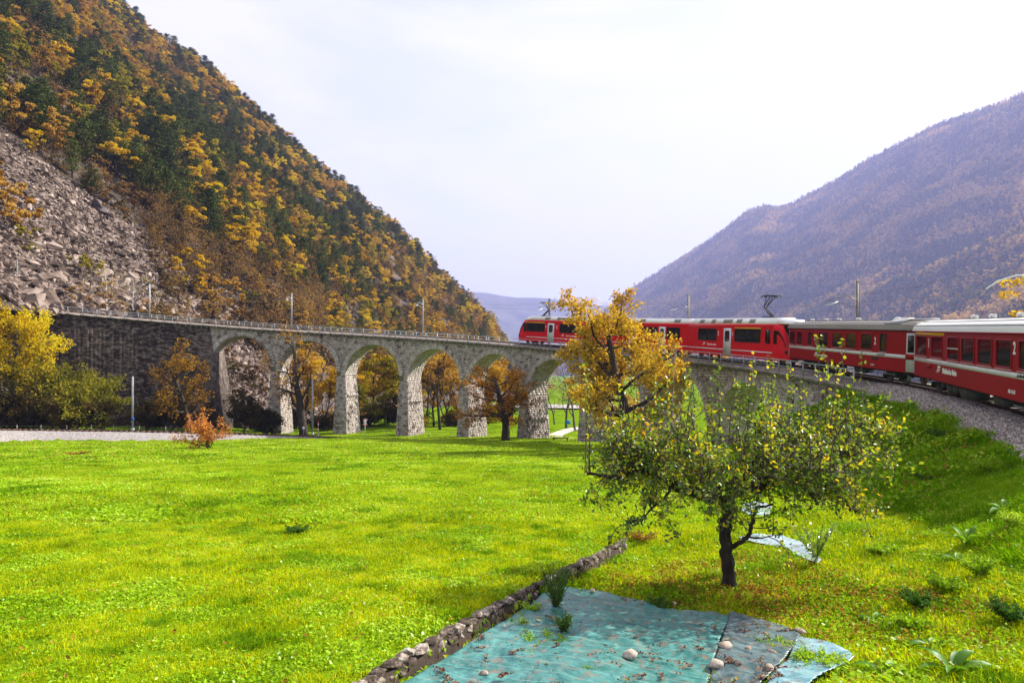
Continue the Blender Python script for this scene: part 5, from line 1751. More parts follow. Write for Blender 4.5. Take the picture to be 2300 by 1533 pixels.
# outcrops between the trees
cl = [rock_mesh(450 + k, M_CLIFF, (1.6, 1.0, 1.2), 12, 'rock_outcrop') for k in range(4)]
for (x, y, w) in ((345, 290, 9), (325, 305, 6), (225, 335, 9), (70, 235, 8), (100, 250, 7), (430, 560, 10), (455, 575, 8), (250, 460, 8), (760, 465, 13), (775, 480, 10), (810, 515, 13), (825, 535, 11), (800, 500, 12), (860, 600, 12), (1000, 690, 10), (900, 590, 10),
                  (700, 470, 10), (610, 650, 8), (640, 660, 7), (700, 700, 7), (590, 540, 8), (520, 610, 8), (500, 600, 8), (560, 600, 7), (290, 380, 8), (180, 330, 8), (730, 500, 12), (880, 640, 11), (850, 560, 11), (215, 475, 9)):
  for rep in range(3):
    if rep: x += r.normal() * w * 1.6; y += r.normal() * w * 1.3
    j = np.argmin((ppx - x) ** 2 + (ppy - y) ** 2); p = P[j]
    if abs(ppx[j] - x) > 25: continue
    k = int(r.integers(0, 4))
    o = put('rock_outcrop', cl[k], None, tuple(p), 'bare grey rock outcrop, %s %s, %s' % (*zone(x, y), 'wide' if w > 11 else 'large' if w > 9 else 'medium' if w > 7 else 'small') + ('', ', second block', ', third block')[rep], 'rock', 'rock outcrops between the trees')
    s0 = w * p[1] / 300 * r.uniform(.4, .8)
    o.scale = (s0, s0, s0); o.rotation_euler = tuple(r.uniform(-.5, .5, 2)) + (r.uniform(0, 6),)

# ------------------------------------------------------------------ far wood on the right mountain
L_FW = leaf('far wood foliage', [(0.03, 0.06, 0.04), (0.085, 0.125, 0.065), (0.32, 0.2, 0.11), (0.62, 0.44, 0.18)], .25, 0, objr=1.1, big=1.6, bigscale=.006)
FW = [crown_tree(500, 15, 'pine', L_FW, 110, 3.2, 'far_tree'), crown_tree(501, 12, 'round', L_FW, 110, 2.8, 'far_tree'), crown_tree(502, 13, 'round', L_FW, 110, 2.8, 'far_tree'), crown_tree(503, 17, 'tall', L_FW, 100, 2.6, 'far_tree')]
A0g, B0g = RP.shape[:2]
NF = 110000
u = r.uniform(0, A0g - 1.01, NF); v = r.uniform(0, 121.5, NF)
i, j = u.astype(int), v.astype(int); fu, fv = (u - i)[:, None], (v - j)[:, None]
p = (RP[i, j] * (1 - fu) + RP[i + 1, j] * fu) * (1 - fv) + (RP[i, j + 1] * (1 - fu) + RP[i + 1, j + 1] * fu) * fv
ar = np.linalg.norm(np.cross(RP[i + 1, j] - RP[i, j], RP[i, j + 1] - RP[i, j]), axis=1)
kp = r.uniform(0, 1, NF) < np.clip(ar / np.percentile(ar, 75), .3, 1)
p = p[kp]; rt = np.zeros((len(p), 3)); rt[:, 2] = r.uniform(0, 6.28, len(p))
scatter('mountain_forest', p, rt, r.uniform(.6, 1.35, len(p)), FW, label='mixed brown and blue-green forest on the right mountain')

# ------------------------------------------------------------------ trees near the viaduct
def big_tree(name, label, base, H, seed, P, lv_leaf, per_m, spread, lsize, mat_leaf, mat_bark, trunk_r, lean=(0, 0), group=None, crown_name='crown', fold=0.0, squash=1.0, xw=1.0):
    r = np.random.default_rng(seed)
    t = thing(name, label, 'tree' if H > 3.9 else 'shrub', tuple(base), group=group)
    br = branchy(r, (0, 0, -.4), (lean[0], lean[1], 1), H, trunk_r, P)
    br = [(pts * np.array([xw, xw, squash]), rad, lv) for pts, rad, lv in br]
    m = MB(); limbs_mesh(m, br, maxlvl=0, sides=(12,)); tk = m.build('trunk', mat_bark, t, True)
    m = MB(); limbs_mesh(m, br, minlvl=1, sides=(8, 6, 4, 3, 3))
    if m.n: m.build('branches', mat_bark, t)
    c = leaf_pts(r, br, lv_leaf, per_m, spread)
    m = MB(); quads(m, c, lsize * r.uniform(.7, 1.2, len(c)), lsize * r.uniform(.8, 1.4, len(c)), None, None, 0, r, fold); m.build(crown_name, mat_leaf, t)
    return t, len(c)


def gz(p, dz=0.0):
    p = np.array(p, float); p[2] = float(ground_z(p[0], p[1])) + dz; return p


CH = dict(lv=5, seg=(8, 7, 5, 4, 3), wig=(.10, .2, .26, .3, .3), up=(.02, .05, .04, .0, -.02), n=(15, 8, 6, 4), st=(.2, .18, .2, .2), ang=((.9, 1.4), (.5, 1.0), (.5, 1.0), (.4, .9)), len=((.42, .56), (.42, .62), (.4, .6), (.4, .6)), tap=.7, apex=.42, rr=.5)
L_CHEST = leaf('golden chestnut leaves', [(0.15, 0.07, 0.02), (0.34, 0.185, 0.03), (0.5, 0.31, 0.035), (0.62, 0.44, 0.05), (0.38, 0.32, 0.06)], .45, 0, big=.35, bigscale=.4)
t, k = big_tree('chestnut_tree', 'tall golden chestnut tree standing in front of the middle of the train', gz(px(1412, 1016, 60)), 12.9, 11, CH, (3, 4), 12, .22, .22, L_CHEST, M_BARK, .55, (-.06, .0), xw=1.16)
print('chestnut leaves', k)
CH2 = dict(CH); CH2.update(n=(12, 6, 5, 3), st=(.2, .2, .2, .2), ang=((.9, 1.4), (.5, 1.0), (.5, 1.0), (.4, .9)), len=((.5, .7), (.4, .6), (.4, .6), (.4, .6)), up=(.02, .05, .02, -.02, -.03))
L_CHEST2 = leaf('rusty chestnut leaves', [(0.16, 0.06, 0.015), (0.34, 0.14, 0.02), (0.5, 0.24, 0.025), (0.56, 0.36, 0.03), (0.36, 0.33, 0.03)], .4, 0, big=.4, bigscale=.5)
t, k = big_tree('chestnut_tree', 'low round chestnut with rusty leaves and thick short trunk before the fifth arch', gz(px(1137, 1001, 88)), 8.6, 622, CH2, (3, 4), 12, .2, .2, L_CHEST2, M_BARK, .62, (0, 0), xw=1.38)
print(k)
t, k = big_tree('chestnut_tree', 'dark gnarled half-bare chestnut in front of the second arch', gz(px(683, 975, 107.5)), 15.5, 633, dict(CH, n=(10, 6, 5, 4), wig=(.13, .3, .35, .35, .3)), (4,), 3.6, .25, .26, L_CHEST2, M_BARK, .75, (.07, 0), xw=.72)
t, k = big_tree('chestnut_tree', 'spreading brown half-bare chestnut at the foot of the flared abutment', gz(px(432, 962, 101)), 12.5, 644, dict(CH, n=(11, 7, 5, 4)), (3, 4), 3.4, .3, .28, leaf('brown ochre leaves', [(0.09, 0.045, 0.012), (0.22, 0.11, 0.02), (0.36, 0.2, 0.02), (0.4, 0.27, 0.03)], .35, 0), M_BARK, .5, (-.05, 0), xw=.95)
# orange shrub standing in the meadow
SH = dict(lv=4, seg=(3, 6, 4, 3), wig=(.1, .16, .25, .3), up=(.1, .04, .03, .02), n=(11, 5, 4), st=(.1, .2, .2), ang=((.25, .75), (.35, .8), (.4, .9)), len=((1.6, 2.9), (.4, .6), (.4, .6)), tap=.7, rr=.6, apex=.1)
t, k = big_tree('meadow_shrub', 'small orange-pink autumn shrub standing alone in the meadow', gz(px(472, 1011, 63)), 1.05, 655, SH, (2, 3), 13, .12, .15, leaf('pink orange leaves', [(0.25, 0.07, 0.03), (0.45, 0.15, 0.06), (0.55, 0.25, 0.08), (0.6, 0.34, 0.03)], .4, 0), M_BARK, .12)
# left: yellow birch clump, olive bushes
BI = dict(lv=4, seg=(8, 6, 4, 3), wig=(.05, .12, .2, .25), up=(.02, .05, .0, -.05), n=(15, 7, 5), st=(.3, .2, .2), ang=((.4, .9), (.4, .8), (.4, .8)), len=((.25, .42), (.4, .6), (.4, .6)), tap=.8, rr=.5, apex=.35)
for (x, y, d, H, sd, ln, lab) in ((20, 948, 97, 15.6, 701, .10, 'tall bright yellow birch leaning right at the left edge of the meadow'), (78, 950, 98, 14.8, 702, .06, 'bright yellow birch beside the dark wall, right of the leaning one'), (-50, 948, 96, 16, 703, .05, 'yellow birch cut by the left edge of the picture')):
    big_tree('birch_tree', lab, gz(px(x, y, d)), H, sd, BI, (2, 3), 9.5, .3, .27, L_YELLOW, M_BARKG, .26, (ln, 0), xw=1.0)
BU = dict(lv=4, seg=(4, 6, 4, 3), wig=(.1, .16, .25, .3), up=(.1, .04, .02, .0), n=(12, 7, 5), st=(.15, .15, .2), ang=((.3, 1.1), (.4, .9), (.4, .9)), len=((.8, 1.25), (.4, .65), (.4, .6)), tap=.7, rr=.6, apex=.1)
L_BUSH = leaf('dull green bush leaves', [(0.07, 0.08, 0.012), (0.16, 0.16, 0.018), (0.32, 0.28, 0.025), (0.52, 0.36, 0.04)], .35, 0, big=.8, bigscale=.25)
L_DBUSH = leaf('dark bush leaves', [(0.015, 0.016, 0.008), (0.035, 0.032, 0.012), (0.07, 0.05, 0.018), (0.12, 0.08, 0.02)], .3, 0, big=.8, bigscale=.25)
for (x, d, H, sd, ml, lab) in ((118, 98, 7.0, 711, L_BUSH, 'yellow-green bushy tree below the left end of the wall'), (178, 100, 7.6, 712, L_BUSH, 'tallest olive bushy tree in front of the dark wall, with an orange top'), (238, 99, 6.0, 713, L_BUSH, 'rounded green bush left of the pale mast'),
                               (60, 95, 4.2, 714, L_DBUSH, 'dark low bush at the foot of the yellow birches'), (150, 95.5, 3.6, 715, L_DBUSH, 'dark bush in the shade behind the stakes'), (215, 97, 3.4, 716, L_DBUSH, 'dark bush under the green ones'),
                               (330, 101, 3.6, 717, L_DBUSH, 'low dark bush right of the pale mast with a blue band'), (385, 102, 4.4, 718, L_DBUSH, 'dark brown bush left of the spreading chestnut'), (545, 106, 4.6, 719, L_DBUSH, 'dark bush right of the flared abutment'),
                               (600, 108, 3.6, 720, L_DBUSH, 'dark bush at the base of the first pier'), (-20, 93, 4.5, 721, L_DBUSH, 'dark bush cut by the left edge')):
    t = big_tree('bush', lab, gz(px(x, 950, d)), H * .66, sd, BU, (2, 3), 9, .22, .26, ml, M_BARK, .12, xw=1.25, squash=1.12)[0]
    t['category'] = 'bush'
L_MOSS = leaf('green bank bush', [(0.02, 0.06, 0.01), (0.04, 0.11, 0.012), (0.07, 0.17, 0.02)], .3, 0)
t = big_tree('bush', 'bright green low bush left of the first pier', gz(px(585, 960, 112)), 1.3, 731, BU, (2, 3), 10, .2, .24, L_MOSS, M_BARK, .08, xw=1.5)[0]; t['category'] = 'bush'

# behind the viaduct, seen through the arches
BG = {'gold': crown_tree(801, 13, 'round', L_GOLD, 3600, .4, 'tree'), 'tallyellow': crown_tree(802, 14, 'tall', leaf('yellow green poplar leaves', [(0.12, 0.13, 0.012), (0.26, 0.22, 0.012), (0.42, 0.30, 0.015), (0.5, 0.3, 0.02)], .45, 0), 3600, .38, 'tree'),
      'orange': crown_tree(803, 13, 'round', L_ORANGE, 3200, .38, 'tree'), 'olive': crown_tree(804, 12, 'tall', L_OLIVE, 3600, .4, 'tree'), 'bare': bare_tree(805, 11, M_BARK, L_ORANGE, 2.4, 'tree', .3), 'brownbare': bare_tree(806, 11, M_BARKG, L_BROWN, .8, 'tree', .25)}
for k, (x, d, H, kd, lab) in enumerate(((722, 124, 10.5, 'gold', 'golden tree behind the viaduct seen through the second arch'), (700, 130, 13, 'orange', 'orange tree behind the dark gnarled chestnut'), (745, 128, 8.5, 'orange', 'orange tree low behind the second arch at its right pier'),
                         (818, 140, 13.5, 'tallyellow', 'tall yellow-green tree leftmost in the third arch'), (842, 142, 14.5, 'tallyellow', 'tall orange-yellow tree in the middle of the third arch'), (862, 141, 12.5, 'olive', 'green tree right of middle in the third arch'), (884, 143, 14.0, 'tallyellow', 'tall yellow tree rightmost in the third arch'),
                         (830, 134, 7.5, 'olive', 'low green tree at the foot of the yellow ones in the third arch'), (868, 136, 6.5, 'olive', 'low dark green tree near the right pier of the third arch'),
                         (990, 122, 15.5, 'bare', 'tall dark-trunked chestnut seen through the fourth arch'), (975, 130, 12.5, 'orange', 'orange chestnut behind the dark trunk in the fourth arch'), (1010, 132, 13, 'gold', 'golden chestnut right of the dark trunk in the fourth arch'), (955, 133, 12, 'orange', 'orange tree at the left pier of the fourth arch'),
                         (1030, 136, 10, 'orange', 'brown-orange tree at the right pier of the fourth arch'), (1085, 150, 11, 'gold', 'golden tree behind the small rusty chestnut'), (1118, 155, 12, 'orange', 'orange tree right behind the small rusty chestnut'),
                         (1272, 128, 13, 'brownbare', 'bare tree seen through the sixth arch above the path'), (1295, 122, 12, 'brownbare', 'bare tree at the right pier of the sixth arch'), (1246, 140, 9, 'brownbare', 'small bare tree near the river bed'),
                         (1440, 92, 12, 'brownbare', 'bare brown tree behind the arch right of the golden chestnut'), (1500, 95, 11, 'orange', 'orange tree behind the arches right of the golden chestnut'), (1560, 90, 9, 'brownbare', 'bare tree behind the eighth arch'), (1370, 98, 12, 'orange', 'rusty tree behind the trunk of the golden chestnut'),
                         (1690, 82, 8, 'olive', 'olive tree behind the last arch'), (2322, 62, 7.6, 'gold', 'golden yellow tree rising behind the near coach at the right edge'), (905, 150, 10, 'olive', 'green tree behind the pier between third and fourth arch'))):
    b = gz(px(x, 960, d), -.2) if x < 2000 else np.array(px(x, 836, d)) - [0, 0, .6]
    o = put('broadleaf_tree', BG[kd], None, tuple(b), lab, 'tree'); s0 = H / {'gold': 12, 'tallyellow': 13, 'orange': 12, 'olive': 11, 'bare': 11, 'brownbare': 11}[kd]
    o.scale = (s0, s0, s0); o.rotation_euler = (0, 0, k * 1.3)
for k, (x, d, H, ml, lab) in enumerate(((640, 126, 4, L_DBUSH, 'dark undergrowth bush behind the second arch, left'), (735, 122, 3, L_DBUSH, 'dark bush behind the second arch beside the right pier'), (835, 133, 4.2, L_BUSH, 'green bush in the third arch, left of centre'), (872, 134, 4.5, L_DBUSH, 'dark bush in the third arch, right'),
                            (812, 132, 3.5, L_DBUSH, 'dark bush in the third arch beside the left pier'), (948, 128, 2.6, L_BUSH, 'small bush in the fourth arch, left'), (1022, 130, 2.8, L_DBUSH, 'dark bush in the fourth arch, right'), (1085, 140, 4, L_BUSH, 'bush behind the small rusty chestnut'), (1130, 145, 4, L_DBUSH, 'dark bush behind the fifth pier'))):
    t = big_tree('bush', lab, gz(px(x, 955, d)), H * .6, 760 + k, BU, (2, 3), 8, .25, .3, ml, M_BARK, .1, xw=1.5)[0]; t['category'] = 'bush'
# birches and shrubs on the rubble above the railing
BW = bare_tree(810, 7.5, M_BIRCH, L_GOLD, .5, 'birch_tree', .2)
SHB = [crown_tree(811 + k, 3.2, 'shrub', [leaf('pale tan shrub leaves', [(0.2, 0.12, 0.06), (0.38, 0.25, 0.13), (0.5, 0.36, 0.2)], .4, 0), L_ORANGE, L_OLIVE, L_GOLD][k], 900, .26, 'bush') for k in range(4)]
def on_hill(x, y):
    j = np.argmin((tx - x) ** 2 + (ty - y) ** 2 + 1e4 * (rh > -5)); return PT[j] if abs(tx[j] - x) < 25 else px(x, y, 150)
for k, (x, y, H, lab) in enumerate(((242, 705, 8, 'white-stemmed bare birch, left of the two above the dark wall'), (298, 708, 7.5, 'white-stemmed bare birch, right of the two, near the pale mast'), (346, 712, 5.5, 'small white birch just right of the pale mast'))):
    o = put('birch_tree', BW, None, tuple(on_hill(x, y)), lab, 'tree'); o.scale = (H / 8,) * 3; o.rotation_euler = (0, 0, k * 2.1)
for k, (x, y, H, kd, lab) in enumerate(((175, 706, 3.4, 0, 'pale tan shrub left of the white birches'), (205, 708, 3.6, 0, 'pale tan bush just left of the white birch'), (265, 712, 3.0, 0, 'pale tan bush between the two white birches'), (320, 712, 3.2, 1, 'rusty bush just left of the pale mast'),
                                        (30, 520, 9, 1, 'large orange half-bare bush on the rockfall at the left edge'), (5, 470, 7, 1, 'upper orange bush on the rockfall at the left edge'), (60, 560, 4, 2, 'green patch of bush on the rockfall'), (205, 640, 4.5, 2, 'green juniper patch in the middle of the rubble'), (180, 620, 4, 2, 'smaller green patch in the rubble'),
                                        (415, 655, 8.5, 3, 'yellow tree-like bush at the foot of the rockfall above the railing'), (495, 700, 7, 1, 'orange bush above the railing, largest of the group'), (470, 680, 6, 1, 'orange bush behind the largest one above the railing'), (520, 715, 4, 1, 'small orange bush by the railing'),
                                        (578, 728, 2.6, 0, 'pale yellow bush touching the railing above the first arch'), (560, 700, 5.5, 2, 'olive bush above the first arch'), (600, 705, 6, 0, 'tan bush above the first arch'), (640, 712, 5, 2, 'olive bush left of the mast above the second arch'), (690, 720, 5, 1, 'orange bush right of the mast above the second arch'),
                                        (385, 640, 4, 1, 'rusty bush at the right rim of the rockfall'), (240, 670, 3, 0, 'tan bush in the rubble above the birches'), (450, 710, 3.4, 0, 'tan bush low above the railing'), (8, 270, 7, 3, 'bright yellow-green bush at the left edge above the rockfall'))):
    p = on_hill(x, y)
    o = put('bush', SHB[kd], None, tuple(p), lab, 'bush'); s0 = H / 3.4; o.scale = (s0, s0, s0); o.rotation_euler = (0, 0, k * 1.7)
# ------------------------------------------------------------------ apple tree in the foreground
r = np.random.default_rng(2024)
L_APPLE = leaf('apple leaves', [(0.03, 0.07, 0.01), (0.08, 0.155, 0.014), (0.17, 0.27, 0.02), (0.36, 0.40, 0.025), (0.66, 0.5, 0.02), (0.7, 0.42, 0.02)], .45, .045, objr=0, big=.55, bigscale=1.6, grough=.4,
               pos=[0.0, .3, .52, .68, .84, 1.0])
M_TWIG = surf('reddish grey twig', [(0.05, 0.035, 0.03), (0.14, 0.10, 0.085)], 8, 0.8)
AD = 12.6
ABASE = gz(px(1638, 1318, AD))
at = thing('apple_tree', 'old gnarled apple tree with yellow-green leaves in the foreground', 'tree', tuple(ABASE))


def ap(x, y, dd=0.0):
    return px(x, y, AD + dd) - ABASE


L1 = [([(1638, 1322, 0), (1637, 1290, 0), (1632, 1240, .02), (1630, 1190, .0), (1632, 1150, -.03), (1638, 1118, -.02), (1640, 1098, .0)], .128, .10),
      ([(1640, 1125, 0), (1612, 1122, -.1), (1580, 1113, -.2), (1553, 1104, -.3), (1532, 1098, -.25), (1510, 1081, -.3), (1488, 1068, -.4), (1470, 1055, -.5), (1448, 1060, -.55), (1423, 1054, -.6), (1400, 1062, -.7), (1376, 1071, -.75), (1345, 1063, -.85), (1316, 1062, -.9)], .125, .026),
      ([(1470, 1055, -.5), (1462, 1035, -.4), (1440, 1024, -.3), (1418, 1008, -.25), (1404, 985, -.2), (1398, 960, -.2)], .05, .012),
      ([(1640, 1105, 0), (1636, 1092, .05), (1654, 1077, .1), (1676, 1068, .15), (1690, 1052, .2), (1695, 1030, .3), (1712, 1010, .35)], .10, .03),
      ([(1645, 1110, 0), (1668, 1098, -.1), (1701, 1093, -.2), (1722, 1088, -.3), (1740, 1080, -.35), (1760, 1068, -.4), (1776, 1058, -.45), (1797, 1056, -.5), (1819, 1062, -.5), (1845, 1066, -.5), (1862, 1072, -.45), (1876, 1090, -.4), (1878, 1106, -.4), (1895, 1126, -.35), (1912, 1142, -.3), (1930, 1150, -.25)], .105, .024),
      ([(1776, 1058, -.45), (1796, 1072, -.6), (1812, 1095, -.7), (1826, 1118, -.75), (1838, 1130, -.8)], .045, .015),
      ([(1646, 1228, 0), (1662, 1216, -.1), (1679, 1203, -.15), (1687, 1185, -.2), (1691, 1165, -.2), (1698, 1142, -.25), (1715, 1136, -.25), (1735, 1132, -.2)], .05, .02),
      ([(1679, 1204, -.15), (1700, 1208, -.1), (1722, 1205, 0), (1742, 1200, .1)], .022, .01),
      ([(1532, 1098, -.25), (1540, 1070, .0), (1535, 1045, .2), (1548, 1020, .3), (1540, 990, .35), (1550, 960, .4)], .05, .012),
      ([(1638, 1112, 0), (1615, 1100, .4), (1588, 1085, .8), (1560, 1078, 1.2), (1530, 1066, 1.5), (1500, 1060, 1.8)], .08, .02),
      ([(1642, 1110, 0), (1670, 1100, .5), (1700, 1082, .9), (1735, 1070, 1.3), (1775, 1062, 1.6), (1810, 1066, 1.8)], .08, .02),
      ([(1640, 1105, 0), (1630, 1098, -.5), (1605, 1085, -.9), (1600, 1075, -1.3), (1570, 1072, -1.7)], .07, .018),
      ([(1645, 1102, 0), (1660, 1092, -.5), (1690, 1085, -1.0), (1712, 1072, -1.4), (1740, 1075, -1.7)], .07, .018),
      ([(1510, 1081, -.3), (1500, 1110, -.5), (1478, 1130, -.6), (1455, 1150, -.7), (1440, 1175, -.7)], .035, .01),
      ([(1819, 1062, -.5), (1835, 1035, -.3), (1850, 1010, -.1), (1872, 985, 0), (1884, 955, .1), (1888, 930, .1)], .04, .01),
      ([(1862, 1040, -.3), (1885, 1020, -.3), (1910, 1012, -.3), (1938, 1006, -.3), (1965, 1015, -.3)], .025, .006)]
AB = []
for pts, r0, r1 in L1:
    P = _spline(np.array([ap(*q) for q in pts]), np.linspace(0, len(pts) - 1, (len(pts) - 1) * 4 + 1))
    P[4:] += r.normal(size=P[4:].shape) * min(.018, r0 * .25)
    n = len(P); rad = r0 + (r1 - r0) * np.linspace(0, 1, n) ** .8
    rad = rad * (1 + .16 * np.array([vnoise(k * .55, r0 * 90, 5) for k in range(n)]))
    AB.append((P, rad))
NL = len(L1)
m = MB(); P, rad = AB[0]; rad = rad.copy(); rad[0] *= 1.5; rad[1] *= 1.25; rad[2] *= 1.1; m.tube(P, rad, 18, jit=.05); tk = m.build('trunk', M_BARK, at, True)
for P, rad in AB[1:]:
    m = MB(); m.tube(P, rad, 10, jit=.09); m.build('limb', M_BARK, at, True)
for li in (1, 3, 4, 9, 10, 11, 12, 14):
    P, rad = AB[li]
    for k in range(5):
        t = (.25 + .7 * (k + r.uniform(0, 1)) / 5) * (len(P) - 2); i = int(t); p = P[i]; sx = np.sign(p[0] + .01)
        d = np.array([sx * r.uniform(.1, 1.0) + r.normal() * .35, r.normal() * .6, r.uniform(.25, 1.0)]); d /= np.linalg.norm(d)
        pts = [p]; n = 9; L = r.uniform(.9, 1.7)
        for q in range(n):
            d = d + r.normal(size=3) * .16 + np.array([0, 0, .03]); d /= np.linalg.norm(d); pts.append(pts[-1] + d * L / n)
        pts = np.array(pts); pts[:, 2] = np.minimum(pts[:, 2], 2.95 + .1 * np.sin(pts[:, 0] * 9))
        AB.append((pts, np.linspace(min(.034, rad[i] * .6), .009, n + 1)))
# shoots and twigs
TW, LA = [], []


def grow(p, d, L, rad, n, wig, up, leafy, sub=0, droop=0.0, start=.1, per=15, spread=.06):
    pts = [p]; d = d / np.linalg.norm(d)
    for i in range(n):
        d = d + r.normal(size=3) * wig + np.array([0, 0, up - droop * i / n]); d /= np.linalg.norm(d)
        pts.append(pts[-1] + d * L / n)
    pts = np.array(pts); TW.append((pts, rad * (1 - .75 * np.linspace(0, 1, n + 1))))
    if leafy:
        k = r.poisson(per * L * leafy); t = r.uniform(start, 1, k) * n; i = np.minimum(t.astype(int), n - 1); f = (t - i)[:, None]
        LA.append(pts[i] * (1 - f) + pts[i + 1] * f + r.normal(size=(k, 3)) * spread)
    for s in range(sub):
        t = r.uniform(.15, .9) * n; i = int(t); q = pts[i] + (pts[i + 1] - pts[i]) * (t - i)
        dd = d * .5 + r.normal(size=3) * .6; grow(q, dd, L * r.uniform(.18, .42), rad * .5, 4, wig * 1.5, up, leafy * 1.2, 0, droop, 0, per)


for li, (P, rad) in enumerate(AB[1:], 1):
    L = np.linalg.norm(np.diff(P, axis=0), axis=1).sum()
    ns = int(L * ((10 if li < len(L1) else 11) if li not in (6, 7) else 4))
    for k in range(ns):
        t = r.uniform(.18, 1) ** .8 * (len(P) - 2); i = int(t); p = P[i] + (P[i + 1] - P[i]) * (t - i)
        xo = p[0]
        tang = P[min(i + 1, len(P) - 1)] - P[i]; tang /= np.linalg.norm(tang)
        c = r.uniform()
        if c < (.30 if li < len(L1) else .16):     # upright water shoot
            Lh = r.uniform(.35, 1.0) * (1.0 if abs(xo) < 2.2 else .8); 
            if r.uniform() < .16: Lh *= 1.4
            grow(p, np.array([r.normal() * .16 + xo * .07, r.normal() * .2, 1.0]), Lh, .011 + Lh * .004, 7, .055, .03, r.uniform(.25, 1.25), r.integers(1, 4))
        elif c < (.66 if xo > -.5 else .55):   # side twig, twisted
            grow(p, np.array([r.normal() * .6 + np.sign(xo) * .35, r.normal() * .9, r.uniform(-.2, .8)]), r.uniform(.4, 1.0), .013, 6, .28, .04, r.uniform(.5, 1.3), 3)
        else:           # drooping twig
            grow(p, np.array([r.normal() * .6 + np.sign(xo) * .7, r.normal() * .7, -.2]), r.uniform(.5, 1.25), .011, 7, .24, 0, r.uniform(.5, 1.3), 4, droop=.42)
# long bare and leafy leaders seen above the crown
for x, y0, y1, lf in ((1312, 1050, 815, .9), (1322, 1060, 870, .3), (1430, 1010, 835, .15), (1505, 1000, 790, 1.2), (1520, 980, 770, .1), (1612, 1040, 815, 1.3), (1560, 1010, 850, 1.2), (1690, 1040, 793, 1.3), (1730, 1030, 790, 1.25), (1765, 1040, 815, 1.1), (1845, 1000, 758, .5), (1858, 1040, 800, .25), (1890, 960, 756, .25),
                      (1930, 990, 790, .2), (1915, 1000, 838, .7), (1660, 1040, 850, 1.3), (1590, 1040, 870, 1.2), (1470, 1010, 850, 1.1), (1800, 1030, 850, 1.2), (1545, 1020, 825, 1.1), (1365, 1040, 900, 1.0), (1400, 1000, 860, .9)):
    a = ap(x + r.normal() * 8, y0, r.normal() * .5); b = ap(x + r.normal() * 5, y1, r.normal() * .4); n = 8
    pts = a + (b - a) * np.linspace(0, 1, n + 1)[:, None] + r.normal(size=(n + 1, 3)) * .015
    TW.append((pts, .014 * (1 - .8 * np.linspace(0, 1, n + 1))))
    L = np.linalg.norm(b - a); k = int(26 * L * lf)
    t = r.uniform(.1, 1, k) ** (.8 if lf > .6 else .25) * n; i = np.minimum(t.astype(int), n - 1); f = (t - i)[:, None]
    LA.append(pts[i] * (1 - f) + pts[i + 1] * f + r.normal(size=(k, 3)) * .045)
TW = [q for q in TW if -3.5 < q[0][-1][0] < 2.9 + .25 * (q[0][-1][2] < 2.2)]
LA = [q[(q[:, 0] < 2.98) & (q[:, 0] > -3.45)] for q in LA]
m = MB()
for pts, rad in TW: m.tube(pts, np.maximum(rad, .0025), 4, 0, cap=False)
m.build('twigs', M_TWIG, at)
LA = np.concatenate(LA); N = len(LA)
print('apple leaves', N)
nr = r.normal(size=(N, 3)) * .8 + np.array([.25, .15, .6])
m = MB(); quads(m, LA, r.uniform(.042, .068, N), r.uniform(.065, .1, N), nr, r.normal(size=(N, 3)) + [0, 0, -.4], 0, r, .35)
m.build('leaves', L_APPLE, at)

# ------------------------------------------------------------------ low stone wall
M_WSTONE = surf('lichened wall stone', [(0.02, 0.014, 0.01), (0.06, 0.043, 0.032), (0.16, 0.125, 0.10), (0.42, 0.37, 0.33)], 11, 0.95, 1.0, 26, island=.3, objr=.5, coord='Position', detail=9, dist=.03)
M_WSOIL = surf('dark earth of the wall', [(0.02, 0.014, 0.01), (0.06, 0.042, 0.03)], 6, 0.95, 1, 20)
wt = thing('low_stone_wall', 'low rough stone edging wall running up the meadow beside the plastic sheets', 'wall', (float(WA[0]), float(WA[1]), float(ground_z(*WA))))
MWt = Matrix.Translation(-wt.location)
m = MB(); n = 60
wn_ = np.array([_wd[1], -_wd[0]])
sec = []
WL = np.linalg.norm(WB - WA)
for k in range(n + 1):
    c = WA + (WB - WA) * k / n
    zt = float(ground_z(*(c - wn_ * .35))) + .05; zb = zt - .7
    sec.append([(*(c - wn_ * .06), zb), (*(c - wn_ * .05), zt - .03), (*(c + wn_ * .06), zt - .04), (*(c + wn_ * .12), zt - .3), (*(c + wn_ * .14), zb)])
m.grid(np.array(sec)); m.build('wall_core', M_WSOIL, wt, True).matrix_parent_inverse = MWt
r = np.random.default_rng(31)
WS = [rock_mesh(900 + k, M_WSTONE, (1, 1, 1), 26, 'stone') for k in range(8)]
for me in WS:
    for v in me.vertices: v.co = Vector([np.sign(q) * min(abs(q), .43) ** .8 for q in v.co])
cnt = 0
for row, (off, dz, hh) in enumerate(((0.0, .0, .08), (.06, -.09, .11))):
    u = 0.0
    while u < WL and cnt < 295:
        l_ = r.uniform(.09, .26) * (1 if row == 0 else .9); c = WA + _wd * (u + l_ / 2) + wn_ * (off * .75 + r.normal() * .015)
        z = float(ground_z(*(c - wn_ * .45))) + .045 + dz + r.normal() * .015
        o = put('stone', WS[int(r.integers(0, 8))], wt); o.matrix_parent_inverse = MWt; cnt += 1
        o.location = (c[0], c[1], z); o.scale = (l_ * 1.25, (.15 if row == 0 else .08) * r.uniform(.9, 1.15), hh * r.uniform(.95, 1.3))
        o.rotation_euler = (r.normal() * .06, r.normal() * .06, math.atan2(_wd[1], _wd[0]) + r.normal() * .08)
        u += l_

